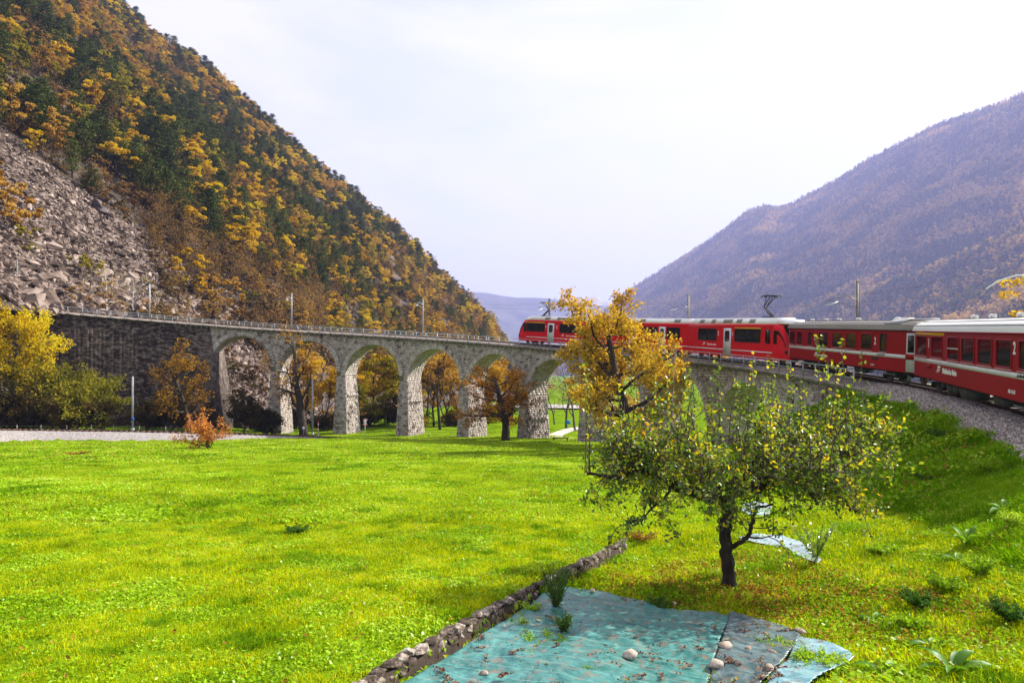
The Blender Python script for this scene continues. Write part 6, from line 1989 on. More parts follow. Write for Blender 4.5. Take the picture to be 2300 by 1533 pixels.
# ------------------------------------------------------------------ plastic sheets
def sheet_mat(name, c1, c2, gridc, rough=.42, lines=True):
    m, n, l, out = _mat(name)
    b = n.new('ShaderNodeBsdfPrincipled'); g = n.new('ShaderNodeNewGeometry')
    t = n.new('ShaderNodeTexNoise'); t.inputs['Scale'].default_value = 3.5; t.inputs['Detail'].default_value = 9; t.inputs['Roughness'].default_value = .68; t.inputs['Distortion'].default_value = 1.0; l.new(g.outputs['Position'], t.inputs['Vector'])
    r_ = _ramp(n, [c1, c2], [.38, .72]); l.new(t.outputs['Fac'], r_.inputs['Fac']); col = r_.outputs['Color']
    # dust
    t2 = n.new('ShaderNodeTexNoise'); t2.inputs['Scale'].default_value = 5.5; t2.inputs['Detail'].default_value = 9; t2.inputs['Roughness'].default_value = .72; l.new(g.outputs['Position'], t2.inputs['Vector'])
    rd = _ramp(n, [(0, 0, 0), (.85, .85, .85)], [.53, .63]); l.new(t2.outputs['Fac'], rd.inputs['Fac'])
    mx = n.new('ShaderNodeMix'); mx.data_type = 'RGBA'; l.new(rd.outputs['Color'], mx.inputs[0]); l.new(col, mx.inputs[6]); mx.inputs[7].default_value = (.17, .12, .09, 1); col = mx.outputs[2]
    if lines:
        mp = n.new('ShaderNodeMapping'); mp.inputs['Rotation'].default_value = (0, 0, -1.12); l.new(g.outputs['Position'], mp.inputs['Vector'])
        w = n.new('ShaderNodeTexWave'); w.inputs['Scale'].default_value = 1.15; w.inputs['Distortion'].default_value = .35; w.inputs['Detail Scale'].default_value = .6; l.new(mp.outputs[0], w.inputs['Vector'])
        rl = _ramp(n, [(0, 0, 0), (1, 1, 1)], [.9975, .9995]); l.new(w.outputs['Fac'], rl.inputs['Fac'])
        m3 = n.new('ShaderNodeMix'); m3.data_type = 'RGBA'; l.new(rl.outputs['Color'], m3.inputs[0]); l.new(col, m3.inputs[6]); m3.inputs[7].default_value = (*gridc, 1); col = m3.outputs[2]
    l.new(col, b.inputs['Base Color']); b.inputs['Roughness'].default_value = rough; b.inputs['Specular IOR Level'].default_value = .55
    bt = n.new('ShaderNodeTexNoise'); bt.inputs['Scale'].default_value = 2.4; bt.inputs['Detail'].default_value = 7; bt.inputs['Distortion'].default_value = 2.5; l.new(g.outputs['Position'], bt.inputs['Vector'])
    bp = n.new('ShaderNodeBump'); bp.inputs['Strength'].default_value = .5; bp.inputs['Distance'].default_value = .05; l.new(bt.outputs['Fac'], bp.inputs['Height']); l.new(bp.outputs[0], b.inputs['Normal'])
    l.new(b.outputs[0], out.inputs['Surface']); return m


def gpx(x, y):
    """ground point of the terrace under (x, y) of the photograph"""
    d = 3.95 * 1500 / (y - 836)
    for _ in range(25):
        X = (x - 1150) / 1500 * d; d = .5 * d + .5 * (-float(ground_z(X, d)) * 1500 / (y - 836))
    return np.array([(x - 1150) / 1500 * d, d])


def inside(P, poly):
    x, y = P[..., 0], P[..., 1]; c = np.zeros(x.shape, bool); n = len(poly)
    for i in range(n):
        (x1, y1), (x2, y2) = poly[i], poly[(i + 1) % n]
        k = ((y1 > y) != (y2 > y)) & (x < (x2 - x1) * (y - y1) / (y2 - y1 + 1e-12) + x1); c ^= k
    return c


SHEETS = []


def sheet(name, label, poly, mat_, lift, seed, amp=.05, st=.022):
    poly = np.array(poly); SHEETS.append(poly)
    lo, hi = poly.min(0), poly.max(0)
    X, Y = np.meshgrid(np.arange(lo[0], hi[0] + st, st), np.arange(lo[1], hi[1] + st, st), indexing='ij')
    q = np.stack([X, Y], -1); ins = inside(q, poly)
    wr_ = np.abs(fbm((X * .9 + Y * .35) / .8, (Y - X * .4) / 3.2, seed, 3)); wr2 = np.abs(fbm(X / .3 + 5, Y / .45, seed + 3, 3))
    Z = ground_z(X, Y) + lift + amp * 1.6 * (.55 - wr_) + amp * .5 * (.4 - wr2) + amp * .8 * fbm(X / 1.2, Y / 1.2, seed + 8, 2)
    P = np.stack([X, Y, Z], -1); nI, nJ = X.shape
    i = np.arange(nI - 1)[:, None] * nJ; j = np.arange(nJ - 1)[None, :]
    f = np.stack([i + j, i + nJ + j, i + nJ + j + 1, i + j + 1], -1).reshape(-1, 4)
    k = ins.ravel()[f].all(1); f = f[k]
    m = MB(); used, inv = np.unique(f, return_inverse=True); m.add(P.reshape(-1, 3)[used], inv.reshape(-1, 4))
    o = m.build(name, mat_, smooth=True); o['label'] = label; o['category'] = 'plastic sheet'
    so = o.modifiers.new('thick', 'SOLIDIFY'); so.thickness = .006
    return o


G = lambda *a: [tuple(gpx(x, y)) for x, y in a]
T1 = sheet_mat('teal woven sheet', (.008, .10, .095), (.085, .27, .25), (.16, .38, .35))
T2 = sheet_mat('slate grey sheet', (.02, .055, .065), (.16, .23, .25), (.3, .3, .3), .35, False)
T3 = sheet_mat('pale blue sheet', (.07, .22, .27), (.35, .5, .55), (.3, .3, .3), .3, False)
p_ = G((1248, 1322), (1300, 1330), (1345, 1338), (1400, 1352), (1470, 1368), (1480, 1380), (1530, 1378), (1600, 1388), (1642, 1390), (1620, 1450), (1598, 1520), (1580, 1600))
sheet('tarpaulin', 'crumpled teal plastic sheet spread on the terrace beside the low wall', p_ + [(2.2, 6.6), (-1.6, 6.6), tuple(WA + _wd * 3.4 + wn_ * .2), tuple(WA + _wd * 6.2 + wn_ * .22)], T1, .05, 5, amp=.075)
sheet('tarpaulin', 'slate grey plastic sheet with stones, right of the teal one', G((1640, 1386), (1700, 1398), (1760, 1420), (1800, 1442), (1790, 1462), (1760, 1500), (1715, 1545), (1690, 1600), (1570, 1600), (1592, 1530)), T2, .045, 6, amp=.07)
sheet('tarpaulin', 'pale blue plastic sheet at the right end, half overgrown', G((1786, 1444), (1830, 1452), (1870, 1464), (1905, 1478), (1922, 1492), (1900, 1508), (1850, 1530), (1800, 1580), (1700, 1600), (1730, 1535), (1772, 1492)), T3, .07, 7, amp=.06)
T4 = sheet_mat('whitish sheet', (.16, .27, .32), (.42, .5, .54), (.3, .3, .3), .5, False)
sheet('tarpaulin', 'whitish plastic sheet in the grass behind the apple trunk', G((1655, 1214), (1700, 1206), (1760, 1212), (1800, 1228), (1846, 1262), (1838, 1272), (1800, 1258), (1760, 1236), (1700, 1226)), T4, .05, 8, amp=.08)
sheet('tarpaulin', 'bluish plastic sheet farther behind the apple trunk', G((1660, 1138), (1700, 1130), (1735, 1140), (1730, 1158), (1700, 1166), (1670, 1158)), T4, .02, 9, amp=.08)

# stones on the sheets, litter
M_PEB = surf('tan field stone', [(0.16, 0.12, 0.09), (0.36, 0.29, 0.23), (0.55, 0.48, 0.42)], 6, .9, .5, 20, objr=.5, coord='Object')
r = np.random.default_rng(44)
for (x, y, w, s3, lab) in ((1415, 1493, .19, .75, 'round tan stone on the teal sheet'), (1626, 1466, .24, .4, 'long flat tan stone at the border of teal and grey sheets'), (1608, 1513, .2, .6, 'pale pinkish angular stone at the bottom edge of the grey sheet'), (1717, 1441, .11, .7, 'small reddish stone on the grey sheet'),
                            (1682, 1472, .11, .5, 'small dark grey stone in the middle of the grey sheet'), (1734, 1482, .12, .6, 'small striped stone near the pale blue sheet'), (1727, 1520, .13, .8, 'brown stone at the bottom of the grey sheet'), (1797, 1432, .16, .5, 'tan stone in the grass at the top edge of the sheets'),
                            (1331, 1339, .11, .6, 'white stone at the top edge of the teal sheet'), (1246, 1334, .2, .4, 'pale rounded stone under the weeds at the sheet corner'), (1208, 1408, .07, .6, 'small pinkish stone near the wall on the teal sheet'), (1244, 1441, .08, .5, 'small pink stone behind the ground-cover weed'), (1087, 1530, .1, .6, 'pebble at the bottom left of the teal sheet'),
                            (1237, 1314, .12, .7, 'grey stone beside the wall at the sheet corner'), (1515, 1368, .08, .7, 'brown stone on the far hem of the teal sheet')):
    p = gpx(x, y); me = rock_mesh(int(x), M_PEB, (1, .8, s3), 40, 'stone')
    for f in me.polygons: f.use_smooth = True
    o = put('stone', me, None, (p[0], p[1], float(ground_z(*p)) + .09 + w * s3 * .2), lab, 'stone'); o.scale = (w * 1.15,) * 3; o.rotation_euler = (0, 0, r.uniform(0, 6))
M_LIT = surf('brown litter', [(0.05, 0.025, 0.015), (0.15, 0.08, 0.05), (0.28, 0.17, 0.11)], 8, .9, island=1.0)
m = MB(); C = []
for k in range(46):
    x = r.uniform(980, 1780); y = r.uniform(1385, 1600)
    c = gpx(x, y)
    if not any(inside(np.array([c]), s)[0] for s in SHEETS): continue
    n = int(r.integers(10, 90)); a = r.uniform(0, 3.14); ln = r.uniform(.05, .22)
    t = r.uniform(-1, 1, n); bend = r.normal() * .1
    C.append(np.stack([c[0] + cos(a) * t * ln + bend * t * t + r.normal(size=n) * .014, c[1] + sin(a) * t * ln + r.normal(size=n) * .014], 1))
for k in range(450):
    c = gpx(r.uniform(950, 1850), r.uniform(1340, 1620)); C.append(c[None])
C = np.concatenate(C); k = np.zeros(len(C), bool)
for s in SHEETS: k |= inside(C, s)
C = C[k]; C3 = np.column_stack([C, ground_z(C[:, 0], C[:, 1]) + .125 + r.uniform(0, .02, len(C))])
quads(m, C3, .022, .034, r.normal(size=C3.shape) * .5 + [0, 0, 1], None, 0, r)
m.build('leaf_litter', M_LIT, kind='stuff', label='brown leaf litter and soil crumbs on the plastic sheets')

# ------------------------------------------------------------------ grass
GR = [(0.115, 0.16, 0.002), (0.275, 0.345, 0.003), (0.45, 0.53, 0.005), (0.61, 0.64, 0.01), (0.72, 0.68, 0.06)]
L_GRASS = leaf('meadow grass blades', GR, .5, 0, objr=.5, big=.6, bigscale=.8, grough=.4, tint=(1.25, 1.2, .3))
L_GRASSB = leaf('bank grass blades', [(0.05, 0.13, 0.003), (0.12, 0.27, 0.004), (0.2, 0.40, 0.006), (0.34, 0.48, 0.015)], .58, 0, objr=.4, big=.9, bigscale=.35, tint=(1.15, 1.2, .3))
L_HERB = leaf('low herb leaves', [(0.08, 0.17, 0.004), (0.18, 0.34, 0.006), (0.32, 0.52, 0.012), (0.5, 0.64, 0.1)], .4, .008, objr=.3, big=.6, bigscale=.3, grough=.3)
L_DRY = leaf('dry ochre leaves', [(0.12, 0.05, 0.015), (0.28, 0.14, 0.03), (0.42, 0.28, 0.05), (0.45, 0.36, 0.15)], .3, 0)


def tuft(seed, n, rad, h, w, mat_, herbs=0, hs=.04, lean=.5, name='grass', dry=0, hmat=None):
    r = np.random.default_rng(seed); m = MB()
    a = r.uniform(0, 2 * pi, n); q = np.sqrt(r.uniform(0, 1, n)) * rad
    b = np.stack([q * np.cos(a), q * np.sin(a), -.02 + 0 * q], 1)
    d = r.uniform(0, 2 * pi, n); L = h * r.uniform(.45, 1.15, n); le = r.uniform(.1, lean, n)
    side = np.stack([-np.sin(d), np.cos(d), 0 * d], 1); dirv = np.stack([np.cos(d), np.sin(d), 0 * d], 1)
    ww = (w * r.uniform(.7, 1.2, n))[:, None]
    mid = b + np.array([0, 0, 1]) * (L * .6)[:, None] + dirv * (L * le * .4)[:, None]
    tip = b + np.array([0, 0, 1]) * (L * (1 - le * .25))[:, None] + dirv * (L * le * 1.2)[:, None]
    v = np.stack([b - side * ww / 2, b + side * ww / 2, mid + side * ww * .42, mid - side * ww * .42, tip], 1)
    k = np.arange(n)[:, None] * 5
    m.add(v.reshape(-1, 3), k + np.array([[0, 1, 2, 3]]), 0)
    m.F.append((k + np.array([[3, 2, 4]]) + m.n - len(v) * 5, 0))
    if herbs:
        c = np.stack([r.uniform(-rad, rad, herbs), r.uniform(-rad, rad, herbs), r.uniform(.25, .75, herbs) * h], 1)
        quads(m, c, hs * r.uniform(.6, 1.2, herbs), hs * r.uniform(.9, 1.9, herbs), r.normal(size=(herbs, 3)) * .55 + [0, 0, 1], None, 1, r)
    if dry:
        c = np.stack([r.uniform(-rad, rad, dry), r.uniform(-rad, rad, dry), r.uniform(.5, 1.0, dry) * h], 1)
        quads(m, c, hs * .9, hs * 1.2, r.normal(size=(dry, 3)) * .6 + [0, 0, 1], None, 2, r)
    return m.mesh(name, [mat_, hmat or L_HERB, L_DRY])


def field(Y0, Y1, dens, xr=.86, seed=1, pad=1.5):
    r = np.random.default_rng(seed); area = (Y1 ** 2 - Y0 ** 2) * xr + pad * 2 * (Y1 - Y0)
    st = 1 / math.sqrt(dens); W_ = Y1 * xr + pad
    X, Y = np.meshgrid(np.arange(-W_, W_, st), np.arange(Y0, Y1, st)); X = X.ravel() + r.uniform(-.5, .5, X.size) * st; Y = Y.ravel() + r.uniform(-.5, .5, Y.size) * st
    k = np.abs(X) < Y * xr + pad; X, Y = X[k], Y[k]
    return np.stack([X, Y], 1), r


def surf_rot(P, r):
    e = .25
    dx = (ground_z(P[:, 0] + e, P[:, 1]) - ground_z(P[:, 0] - e, P[:, 1])) / (2 * e)
    dy = (ground_z(P[:, 0], P[:, 1] + e) - ground_z(P[:, 0], P[:, 1] - e)) / (2 * e)
    z = ground_z(P[:, 0], P[:, 1]); yaw = r.uniform(0, 2 * pi, len(P))
    out = np.zeros((len(P), 3))
    dx = np.clip(dx, -1, 1) * .85; dy = np.clip(dy, -1, 1) * .85
    for k in range(len(P)):
        n = Vector((-dx[k], -dy[k], 1)).normalized()
        R_ = n.to_track_quat('Z', 'Y').to_matrix() @ Matrix.Rotation(yaw[k], 3, 'Z')
        out[k] = R_.to_euler()
    return np.column_stack([P, z]), out


def allowed(P, margin=.25):
    s, rho = to_track(P[:, 0], P[:, 1]); d, _ = to_low(P[:, 0], P[:, 1])
    ok = ~((s < 50) & (rho < 2.95 + .25 * vnoise(s, s * 0, 4)) & (s > -60)) & ~((d > -2.9) & (d < 2.2))
    ok &= ~((s >= 46) & (rho < 2.0) & (rho > -2.4) & (s < 66))
    for k in range(1, 9): ok &= ~((np.abs(s - PC[k]) < 1.3) & (np.abs(rho) < 2.3))
    w = wall_side(P[:, 0], P[:, 1]); u = (P[:, 0] - WA[0]) * _wd[0] + (P[:, 1] - WA[1]) * _wd[1]
    ok &= ~((w > -.06) & (w < margin + .02) & (u < WL + .1))
    for k, q in enumerate(SHEETS):
        c = q.mean(0); qq = c + (q - c) * .97
        ok &= ~(inside(P, qq) & ((k < 3) | (vnoise(P[:, 0] / .3, P[:, 1] / .3, 66) < .12)))
    return ok


def isbank(P):
    s, rho = to_track(P[:, 0], P[:, 1]); base = -2.95 - .07 * P[:, 1]
    return (ground_z(P[:, 0], P[:, 1]) > base + .28 + .2 * vnoise(P[:, 0], P[:, 1], 3)) & (P[:, 1] < 75) & (s > -20) & (s < 75)


L_GRASSD = leaf('deep green grass blades', [(0.05, 0.12, 0.004), (0.11, 0.24, 0.006), (0.18, 0.34, 0.008), (0.28, 0.42, 0.015)], .45, 0, objr=.4, big=.4, bigscale=.8)
near = [tuft(1000 + k, 80, .24, .13, .0085, L_GRASS, 16, .03, .9, dry=1) for k in range(4)] + [tuft(1005, 45, .24, .10, .009, L_GRASS, 55, .042, .9)] + [tuft(1006, 40, .22, .10, .009, L_GRASS, 30, .035, .9, dry=30)] + [tuft(1007, 100, .22, .17, .010, L_GRASSD, 10, .04, 1.0, hmat=L_GRASSD)]
mid = [tuft(1010 + k, 120, .5, .15, .016, L_GRASS, 55, .06, .9, dry=2) for k in range(3)] + [tuft(1014, 80, .5, .13, .018, L_GRASS, 120, .075, .8)] + [tuft(1015, 150, .45, .2, .018, L_GRASSD, 50, .07, 1.0, hmat=L_GRASSD)]
far = [tuft(1020 + k, 150, 1.1, .18, .035, L_GRASS, 110, .12, .9, dry=2) for k in range(3)] + [tuft(1025, 170, .9, .22, .035, L_GRASSD, 90, .12, .9, hmat=L_GRASSD)]
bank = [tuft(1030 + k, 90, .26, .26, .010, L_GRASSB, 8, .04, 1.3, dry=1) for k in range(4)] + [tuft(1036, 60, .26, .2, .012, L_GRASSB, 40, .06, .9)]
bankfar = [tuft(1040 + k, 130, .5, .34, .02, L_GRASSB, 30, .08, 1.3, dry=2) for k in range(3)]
TR = ABASE[:2]
for (Y0, Y1, dens, tf, bk, nm, mg) in ((5.2, 20, 20, near, bank, 'meadow_grass', .2), (20, 46, 7, mid, bankfar, 'meadow_grass', .3), (46, 118, 1.8, far, bankfar, 'meadow_grass', .3)):
    P, r = field(Y0, Y1, dens, seed=int(Y1))
    P = P[allowed(P, mg)]; b = isbank(P)
    A_ = P[~b]; pos, rt = surf_rot(A_, r)
    if Y1 == 20:
        dist = np.hypot(A_[:, 0] - TR[0] - .6, (A_[:, 1] - TR[1] + .6) * 1.0)
        n_ = vnoise(A_[:, 0] / .9, A_[:, 1] / .9, 71)
        right = wall_side(A_[:, 0], A_[:, 1]) > 0
        idx = r.integers(0, 4, len(A_)); idx = np.where((n_ > .12) | (r.uniform(0, 1, len(A_)) < .12), 4, idx); idx = np.where(right & (dist < 3.2 + 2 * n_) & (r.uniform(0, 1, len(A_)) < .3), 5, idx)
        idx = np.where((fbm(A_[:, 0] / .7, A_[:, 1] / .5, 77, 3) > .42) & (r.uniform(0, 1, len(A_)) < .7), 6, idx)
        sc = r.uniform(.75, 1.25, len(A_)) * np.where(right, 1.15, .85) * (1 + .5 * np.clip(vnoise(A_[:, 0] / 1.6, A_[:, 1] / 1.6, 72), -.5, .5))
    elif Y1 == 46:
        n_ = fbm(A_[:, 0] / 3, A_[:, 1] / 3, 73, 2); idx = np.where(n_ > .15, 3, r.integers(0, 3, len(A_))); idx = np.where((fbm(A_[:, 0] / 1.3, A_[:, 1] / .9, 78, 3) > .42) & (r.uniform(0, 1, len(A_)) < .8), 4, idx); sc = r.uniform(.7, 1.2, len(A_)) * (1 + .6 * n_)
    else:
        idx = np.where((fbm(A_[:, 0] / 4, A_[:, 1] / 2.5, 79, 3) > .45), 3, r.integers(0, 3, len(A_))); sc = r.uniform(.6, 1.1, len(A_)) * (1 + .5 * fbm(A_[:, 0] / 5, A_[:, 1] / 5, 74, 2))
    scatter(nm, pos, rt, sc, tf, idx, label='sunlit bright green meadow grass')
    B_ = P[b]
    if len(B_):
        # the bank is steep: fill it more densely
        e, r2 = field(Y0, Y1, dens * (1.1 if Y1 == 20 else .7), seed=int(Y1) + 5); e = e[allowed(e)]; e = e[isbank(e)]; B_ = np.concatenate([B_, e])
        pos, rt = surf_rot(B_, r); n_ = fbm(B_[:, 0] / 1.2, B_[:, 1] / 1.2, 75, 2)
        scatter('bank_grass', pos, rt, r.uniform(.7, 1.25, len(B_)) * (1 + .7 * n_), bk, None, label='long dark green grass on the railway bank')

# weeds and plants one can tell apart
L_DOCK = leaf('broad dock leaves', [(0.05, 0.14, 0.008), (0.11, 0.25, 0.012), (0.18, 0.34, 0.02)], .45, .02, objr=.3, grough=.45)


def dock(name, label, x, y, n, L, w, seed, mat_=None, upr=.5):
    r = np.random.default_rng(seed); p = gpx(x, y) if y > 900 else None
    t = thing(name, label, 'plant', (p[0], p[1], float(ground_z(*p))))
    for k in range(n):
        a = k * 2.4 + r.uniform(-.3, .3); l_ = L * r.uniform(.6, 1.15); m = MB(); s = np.linspace(0, 1, 7)
        el = upr * r.uniform(.6, 1.5); cx = l_ * s * cos(el) ; cz = l_ * (s * sin(el) - .45 * s ** 2.2 * 1.0) + .02
        wd = w * np.sin(np.clip(s * .97 + .06, 0, 1) * pi) ** .8 * r.uniform(.8, 1.1)
        wd[0] = w * .12
        C = np.stack([cx * cos(a), cx * sin(a), cz], 1); S = np.array([-sin(a), cos(a), 0])
        Pq = np.stack([C - S * wd[:, None] / 2 + [0, 0, .012], C, C + S * wd[:, None] / 2 + [0, 0, .012]], 1)
        Pq[:, 0, 2] += wd * .16; Pq[:, 2, 2] += wd * .16
        m.grid(Pq); m.build('leaf', mat_ or L_DOCK, t, True)
    return t


for a in (('dock_plant', 'large broad-leaved dock plant at the bottom right corner', 2140, 1515, 9, .62, .13, 1, None, .7), ('dock_plant', 'dock plant with long pale leaves half way up the bank', 2172, 1225, 10, .75, .13, 2, None, .9), ('dock_plant', 'dock plant just below and left of the long-leaved one', 2150, 1262, 7, .5, .11, 3, None, .5),
          ('dock_plant', 'broad-leaved plant near the right edge of the bank', 2255, 1150, 8, .6, .15, 4, None, .6), ('dock_plant', 'pale dock plant in the grass right of the small sapling', 2030, 1150, 6, .4, .09, 5, None, .5), ('dock_plant', 'low rosette plant between apple tree and bank', 1960, 1395, 9, .34, .09, 6, None, .35),
          ('dock_plant', 'silver-green leaved plant high on the bank', 2175, 1040, 9, .5, .09, 7, None, .5), ('dock_plant', 'broad low plant at the lower right of the grass', 2090, 1455, 7, .4, .11, 8, None, .4), ('dock_plant', 'rosette of wide leaves at the bottom edge right of the sheets', 1985, 1520, 9, .4, .1, 9, None, .4)):
    dock(*a)


def weed(name, label, x, y, H, seed, ns=12, mat_=None, lf=.035, per=40, spread=.4, flat=1.0, cat='weed'):
    r = np.random.default_rng(seed); p = gpx(x, y); t = thing(name, label, cat, (p[0], p[1], float(ground_z(*p)) + .04))
    m = MB(); C = []
    for k in range(ns):
        a = r.uniform(0, 6.28); tip = np.array([cos(a) * H * spread * r.uniform(.3, 1), sin(a) * H * spread * r.uniform(.3, 1), H * flat * r.uniform(.6, 1)])
        s = np.linspace(0, 1, 5)[:, None]; q = tip * s + np.array([0, 0, 1]) * (s * (1 - s)) * H * .2 + r.normal(size=(5, 3)) * .01; q[0] = r.normal(size=3) * .02
        m.tube(q, .004, 3, 0, False); u = r.uniform(.15, 1, per); i = np.minimum((u * 4).astype(int), 3); C.append(q[i] + (q[i + 1] - q[i]) * (u * 4 - i)[:, None] + r.normal(size=(per, 3)) * .022)
    m.build('stems', M_TWIG, t); C = np.concatenate(C); m = MB(); quads(m, C, lf * .6, lf, r.normal(size=C.shape) * .7 + [0, 0, .6], None, 0, r); m.build('leaves', mat_ or L_HERB, t)
    return t


L_DARKHERB = leaf('dark herb leaves', [(0.03, 0.09, 0.01), (0.07, 0.17, 0.015), (0.16, 0.27, 0.03)], .4, .01)
weed('weed', 'tall thin-stemmed weed growing through the corner of the teal sheet', 1250, 1376, .78, 11, 40, L_DARKHERB, .034, 46, .45)
weed('weed', 'small bushy weed standing on the teal sheet', 1266, 1432, .34, 12, 26, L_DARKHERB, .028, 40, .45)
weed('weed', 'flat mat of green ground-cover weed on the teal sheet', 1218, 1455, .42, 13, 34, L_HERB, .034, 46, 1.0, .22)
weed('weed', 'small yellow-green tuft on the teal sheet near the wall', 1175, 1415, .14, 14, 14, L_HERB, .022, 26, .6)
weed('weed', 'small green rosette at the bottom of the teal sheet', 1322, 1517, .16, 15, 12, L_HERB, .03, 24, .9, .4)
weed('weed', 'low weed with yellow leaves near the ground-cover mat', 1196, 1484, .16, 16, 12, L_HERB, .028, 24, .9, .4)
weed('weed', 'dark weed clump at the far hem of the teal sheet', 1478, 1372, .34, 17, 26, L_DARKHERB, .03, 34, .9, .45)
weed('weed', 'yellow-green mossy weed on the grey sheet', 1745, 1462, .34, 18, 30, L_HERB, .028, 40, 1.0, .3)
weed('weed', 'dry brown weed lying on the grey sheet', 1700, 1424, .3, 19, 22, L_DRY, .03, 20, .9, .35)
weed('weed', 'yellow-green weeds overgrowing the pale blue sheet', 1845, 1500, .42, 20, 40, L_HERB, .035, 44, 1.0, .35)
weed('weed', 'weed clump at the foot of the wall beside the sheet corner', 1225, 1345, .3, 21, 20, L_HERB, .03, 34, .7, .6)
weed('weed', 'weed strip at the foot of the wall half way along the sheet', 1190, 1380, .26, 22, 20, L_HERB, .03, 30, .8, .6)
weed('weed', 'light green bushy herb on the lower bank near the dock plants', 2200, 1300, .55, 23, 34, L_HERB, .05, 50, .7, .7)
weed('weed', 'bushy green herb in the hollow at the foot of the bank', 2120, 1335, .5, 24, 34, L_HERB, .045, 50, .8, .6)
weed('weed', 'dark green herb clump on the bank left of the dock plants', 2060, 1370, .4, 25, 26, L_DARKHERB, .05, 40, .9, .6)
weed('weed', 'dark tussock in the meadow left of the apple tree', 668, 1198, .5, 26, 30, L_DARKHERB, .05, 40, 1.1, .3)
weed('weed', 'brown molehill-like clump in the meadow at the left', 172, 1024, 1.1, 27, 30, L_DRY, .12, 30, 1.0, .3)
weed('weed', 'green herb behind the low wall top end', 1440, 1215, .45, 28, 26, L_DRY, .05, 26, 1.1, .35)
weed('weed', 'tall grassy herb clump near the top of the bank below the gravel', 2010, 940, .6, 31, 40, L_HERB, .07, 40, 1.1, .5)
weed('weed', 'leafy clump high on the bank below the nearest coach', 2120, 985, .6, 32, 40, L_DARKHERB, .07, 40, 1.2, .5)
weed('weed', 'light green clump on the upper bank toward the right edge', 2230, 1060, .55, 33, 36, L_HERB, .06, 40, 1.1, .5)
weed('weed', 'dark clump in the middle of the bank', 2090, 1085, .6, 34, 40, L_DARKHERB, .06, 44, 1.2, .45)
weed('weed', 'green herb clump left on the bank, beside the apple crown', 1985, 1080, .6, 35, 40, L_HERB, .06, 40, 1.2, .45)
weed('weed', 'herb clump right of the broad-leaved plant at the right edge', 2285, 1190, .5, 36, 36, L_HERB, .05, 44, .9, .7)
weed('weed', 'low herb clump between the sapling and the dock plants', 1985, 1245, .4, 37, 36, L_HERB, .045, 44, 1.1, .4)
weed('weed', 'dark herb clump at the right edge in the foreground', 2270, 1400, .42, 38, 36, L_DARKHERB, .045, 44, .9, .6)
weed('weed', 'bright herb clump in the foreground right of the rosette plant', 2050, 1415, .3, 39, 36, L_HERB, .04, 44, 1.1, .5)
weed('sapling', 'small leafy sapling at the right end of the whitish sheet', 1832, 1268, 1.0, 29, 16, leaf('sapling leaves', [(0.05, 0.14, 0.01), (0.14, 0.26, 0.015), (0.3, 0.34, 0.02)], .45, .1), .075, 26, .55, 1.0, 'sapling')

# fallen leaves under the tree and over the terrace
r = np.random.default_rng(91); n = 1500
a = r.uniform(0, 6.28, n); q = np.abs(r.normal(size=n)) * 2.2
C = np.stack([TR[0] + .5 + q * np.cos(a) * 1.2, TR[1] - .3 + q * np.sin(a)], 1); k = allowed(C, .05); C = C[k]
C2 = np.stack([r.uniform(-9, 9, 900), r.uniform(6, 22, 900)], 1); C = np.concatenate([C, C2])
C3 = np.column_stack([C, ground_z(C[:, 0], C[:, 1]) + r.uniform(.05, .13, len(C))])
m = MB(); quads(m, C3, .045, .065, r.normal(size=C3.shape) * .5 + [0, 0, 1], None, 0, r, .3)
m.build('fallen_leaves', leaf('fallen yellow leaves', [(0.15, 0.06, 0.02), (0.32, 0.17, 0.03), (0.48, 0.34, 0.06), (0.5, 0.42, 0.2)], .3, 0), kind='stuff', label='fallen yellow and brown leaves in the grass under the apple tree')
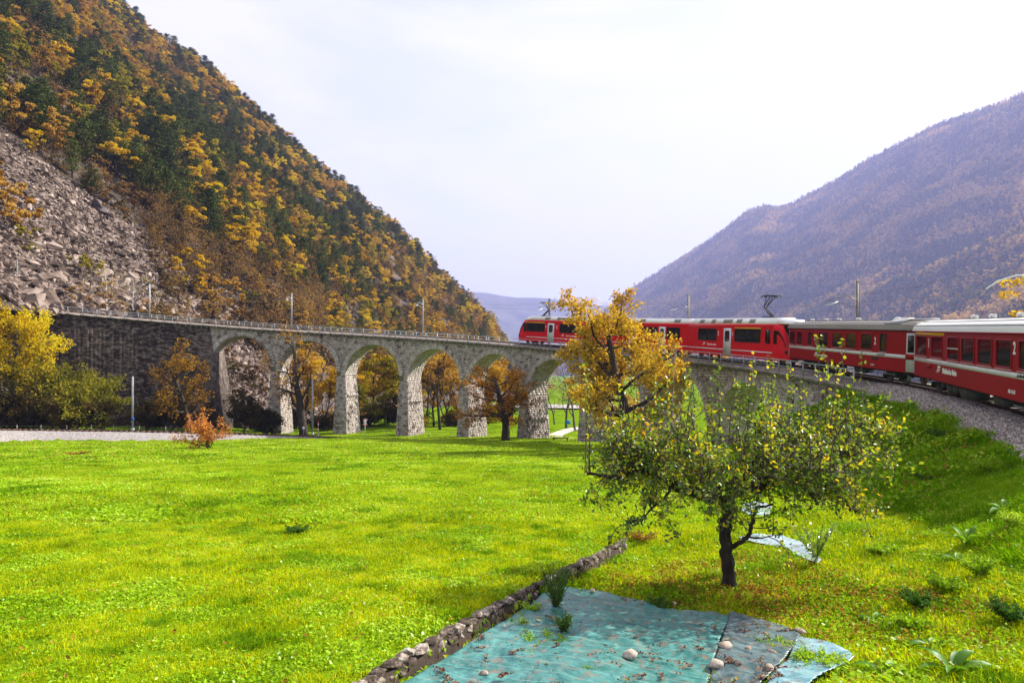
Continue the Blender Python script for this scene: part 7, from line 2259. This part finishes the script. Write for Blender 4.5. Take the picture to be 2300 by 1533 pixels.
# loose ballast stones on the near shoulder
BR = [rock_mesh(950 + k, surf('ballast stone %d' % k, [(0.14, 0.11, 0.10), (0.38, 0.32, 0.29), (0.62, 0.57, 0.54)], 9, .9, objr=1.0, coord='Object') if k == 0 else bpy.data.materials['ballast stone 0'], (1.2, 1, .8), 10) for k in range(5)]
n = 26000; S_ = r.uniform(8, 49, n); o_ = r.uniform(.7, 2.75, n)
dd = np.interp(S_, [0, 20, 35, 48], [0.15, 0.35, 0.6, 0.85]); hh = np.interp(o_, [1.5, 2.2, 2.95], [0, .5, 1.0]); pos = on_track(S_, o_, 0); pos[:, 2] += -.15 - (dd - .15) * hh + .02
scatter('ballast_stones', pos, r.uniform(-3, 3, (n, 3)), r.uniform(.06, .15, n), BR, label='loose grey ballast stones beside the train')
print('objects', len(bpy.data.objects))
# things whose labels still coincide are told apart by their order from top to bottom
_by = {}
for o in COL.objects:
    if o.parent is None and o.get('category') and o.get('label'): _by.setdefault(o['label'], []).append(o)
ORD = ['topmost of {n}', 'second of {n} from the top', 'third of {n} from the top', 'fourth of {n} from the top', 'fifth of {n} from the top', 'sixth of {n} from the top', 'seventh of {n} from the top', 'eighth of {n} from the top']
NUMW = {3: 'three', 4: 'four', 5: 'five', 6: 'six', 7: 'seven', 8: 'eight'}
for lab, L in _by.items():
    n = len(L)
    if n < 2 or n > 8: continue
    L.sort(key=lambda o: -o.location.z / o.location.y)
    for k, o in enumerate(L):
        suf = ('upper one', 'lower one')[k] if n == 2 else 'lowest of ' + NUMW[n] if k == n - 1 else ORD[k].format(n=NUMW[n])
        new = lab + ', ' + suf
        if len(new.replace('-', ' ').split()) > 16: new = new.replace('a little ', '').replace(' from the top', ' down')
        if len(new.replace('-', ' ').split()) > 16: new = new.replace('upper middle slope', 'mid-slope').replace('dark pine tree', 'dark pine')
        if len(new.replace('-', ' ').replace(',', ' ').split()) > 16: new = new.replace(', second of', ', 2nd of').replace('mid-slope left of centre', 'left mid-slope').replace('upper slope', 'high').replace('middle slope', 'midway').replace(' down', '')
        while len(new.split()) > 16: new = new.replace(' tree', '', 1).replace(' a ', ' ', 1) if ' tree' in new else new.rsplit(', ', 1)[0]
        o['label'] = new
